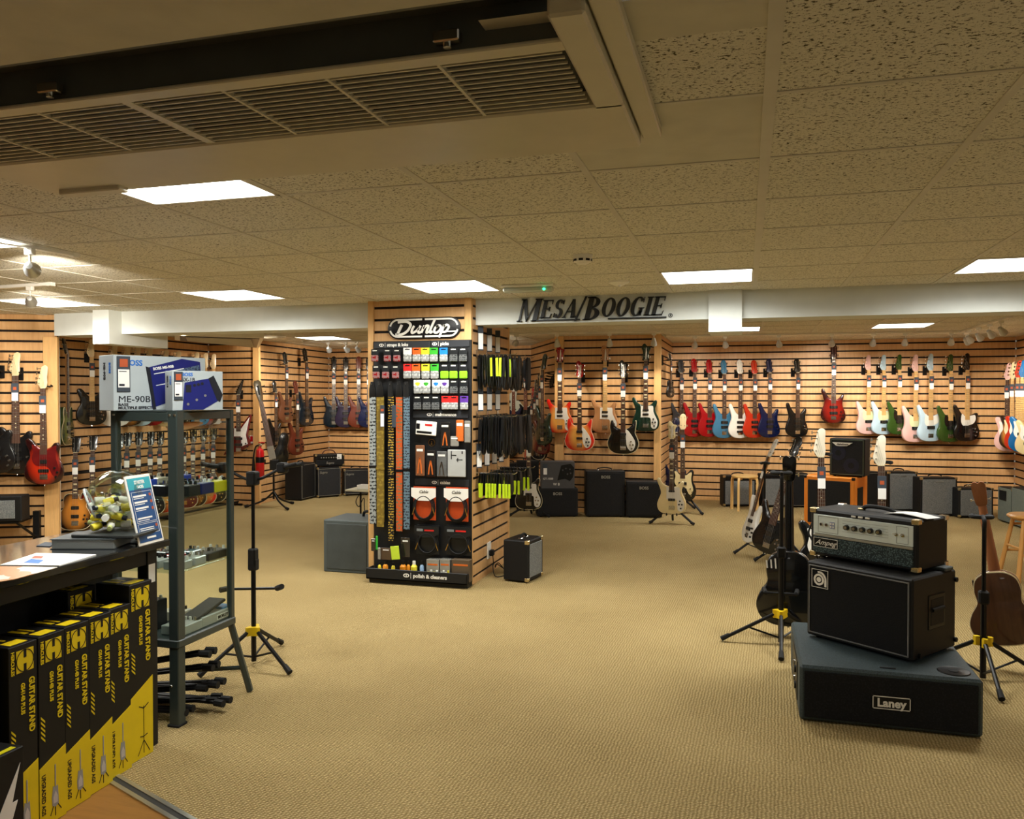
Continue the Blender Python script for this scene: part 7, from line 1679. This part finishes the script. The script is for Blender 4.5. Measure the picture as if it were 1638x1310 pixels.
for (x0, x1, y0, m_, lb) in ((850, 1030, 850, M_CLR, 'clear kit box with small yellow bottles in the tray'), (1045, 1190, 850, M_CLR, 'clear kit box with small white bottles in the tray'), (1215, 1480, 850, mat('brown_box', (92, 78, 62), .4), 'brown polish kit box at the right end of the tray')):
    a, b = T3(cx3(x0), cy3(y0)), T3(cx3(x1), cy3(1050)); w = b.x-a.x; h = a.z-.052
    r = root('polish_kit', lb, 'box', (a.x, YT, .0505)); mb = MB(); mb.rbox(0, w, -.02, .05, 0, h, .003); part('box', mb, m_, r)
    mb = MB(); mb.box(w*.1, w*.9, -.021, -.02, h*.72, h*.80); part('orange_band', mb, M_OPR, r, 0)
    if m_ is M_CLR:
        for k in range(4): mb = MB(); mb.rbox(w*(.08+.23*k), w*(.26+.23*k), -.024, -.0205, h*.06, h*(.42+.08*(k % 2)), .001); part('small_bottle', mb, (M_BY, M_BW)[k % 2] if 'yellow' in lb else (M_BW, M_BY)[k == 3], r)
for (x0, x1, y0, y1, m_, lb, rr, yy) in ((337, 455, 665, 865, mat('neon_lime_card', (196, 224, 60), .5), 'bright lime card hanging over the tray', -7, .12), (37, 100, 560, 740, M_BLI, 'black tuner pack at the lower left of the display', 0, .06), (105, 130, 520, 720, mat('bright_green_card', (60, 190, 60), .5), 'bright green card edge at the lower left of the display', 0, .05),
        (180, 325, 690, 870, mat('brown_bag', (84, 66, 48), .4), 'brown bagged polish pack above the tray', 0, .06), (470, 600, 540, 830, M_BLI, 'dark blister pack below the blue dotted strap', 0, .06), (135, 172, 690, 860, M_CLR, 'narrow clear pack above the tray at the left', 0, .07)):
    a, b = D(cx3(x0), cy3(y0), yy), D(cx3(x1), cy3(y1), yy); w, h = b.x-a.x, a.z-b.z
    r = root('hanging_pack', lb, 'pack', ((a.x+b.x)/2, YD-yy, b.z), 0, ry=R(rr)); mb = MB(); mb.rbox(-w/2, w/2, -.006, .002, 0, h, .001); part('pack_body', mb, m_, r)
    if 'dark' in lb or 'brown' in lb or 'black' in lb: mb = MB(); mb.rbox(-w*.3, w*.3, -.0075, -.006, h*.78, h*.86, .0005); part('name_label', mb, CMt['white'], r)
    mb = MB(); mb.tube([(0, yy, h*.96), (0, -.01, h*.96)], .002, 6); part('hook', mb, M_CHROME, r)
# strap rails on the column's right face
M_LIME = mat('lime_tag', (190, 220, 30), .5); M_STR = [mat('strap_black_%d' % k, c, .55, k=.25) for k, c in enumerate(((8, 8, 9), (12, 13, 15), (16, 18, 16), (24, 24, 14)))]
random.seed(7)
def strap_mesh(k, h):
    key = ('hs', k, round(h, 3))
    if key not in CM:
        mb = MB(); w = .028; P_ = []
        for t in [i/14 for i in range(15)]:
            a = 2*PI*t; P_.append((.015*math.sin(a)*(1.0+.2*math.sin(3*a+k)), -h/2+h/2*math.cos(a)))
        for i in range(14):
            (x0, z0), (x1, z1) = P_[i], P_[i+1]
            mb.quad((x0, -w, z0), (x0, w, z0), (x1, w, z1), (x1, -w, z1)); mb.quad((x0*.72, -w, z0*.97-.004), (x1*.72, -w, z1*.97-.004), (x1*.72, w, z1*.97-.004), (x0*.72, w, z0*.97-.004))
            mb.quad((x0, -w, z0), (x1, -w, z1), (x1*.72, -w, z1*.97-.004), (x0*.72, -w, z0*.97-.004)); mb.quad((x0, w, z0), (x0*.72, w, z0*.97-.004), (x1*.72, w, z1*.97-.004), (x1, w, z1))
        CM[key] = mb.mesh('webbing', M_STR[k % 4])
    return CM[key]
rowz = [(1.865, .29, 'top'), (1.365, .33, 'middle'), (.90, .19, 'bottom')]
for ri, (zr, h, rn) in enumerate(rowz):
    for pi, yy in enumerate((6.34, 6.62, 6.92)):
        pg = root('display_hook', '%s chrome hook of the %s strap row on the column side' % (['near', 'middle', 'far'][pi], rn), 'hook', (PX1, yy, zr), R(90), 'chrome strap hooks on the column side')
        mb = MB(); mb.rbox(-.02, .02, -.006, 0, -.02, .04, .002); part('plate', mb, M_CHROME, pg)
        mb = MB(); mb.tube([(0, -.004, 0), (0, -.33, .0), (0, -.345, .014)], .0035, 6); part('prong', mb, M_CHROME, pg)
        nst = (8, 9, 10)[ri]
        for k in range(nst):
            x = PX1+.035+k*(.285/nst); hh_ = h*random.uniform(.93, 1.05)
            s = root('guitar_strap', '%s folded strap from the wall on the %s hook of the %s row' % (order[k], ['near', 'middle', 'far'][pi], rn), 'strap', (x, yy, zr+.004), R(random.uniform(-14, 14)), 'folded black straps on the column side')
            s.rotation_euler.y = R(random.uniform(-2, 2))
            link('webbing', strap_mesh((k+pi) % 4, round(hh_, 2)), s)
            lt = (ri == 2) or (ri == 0 and k in (3, 4, 5) and pi < 2)
            key = ('tagm', lt, ri)
            if key not in CM:
                CM[key] = (MB().rbox(-.0025, .0025, -.036, -.0255, -h*.62 if not ri == 2 else -h*1.06, -.03 if not ri == 2 else -h*.45, .001)).rbox(-.010, .010, -.0375, -.036, -h*.62 if not ri == 2 else -h*1.06, -.03 if not ri == 2 else -h*.45, .0006).mesh('card_tag', M_LIME if lt else M_BLACK)
            if lt or k % 3 == 0: link('card_tag', CM[key], s)
    for pi in range(4 if ri == 2 else 3):
        yy = 6.38+.24*pi if ri < 2 else 6.34+.21*pi; z0 = zr+.04
        t = root('shelf_label', '%s white price strip above the %s strap row' % (['nearest', 'second', 'third', 'farthest'][pi], rn), 'price label', (PX1+.022, yy, z0), R(42), 'white price strips on the column side')
        mb = MB(); mb.rbox(-.024, .024, -.003, 0, 0, .20, .001); part('card', mb, M_TAG, t)
        mb = MB(); mb.box(-.021, .021, -.0038, -.003, .01, .14); part('label', mb, M_PAPER, t, 0)
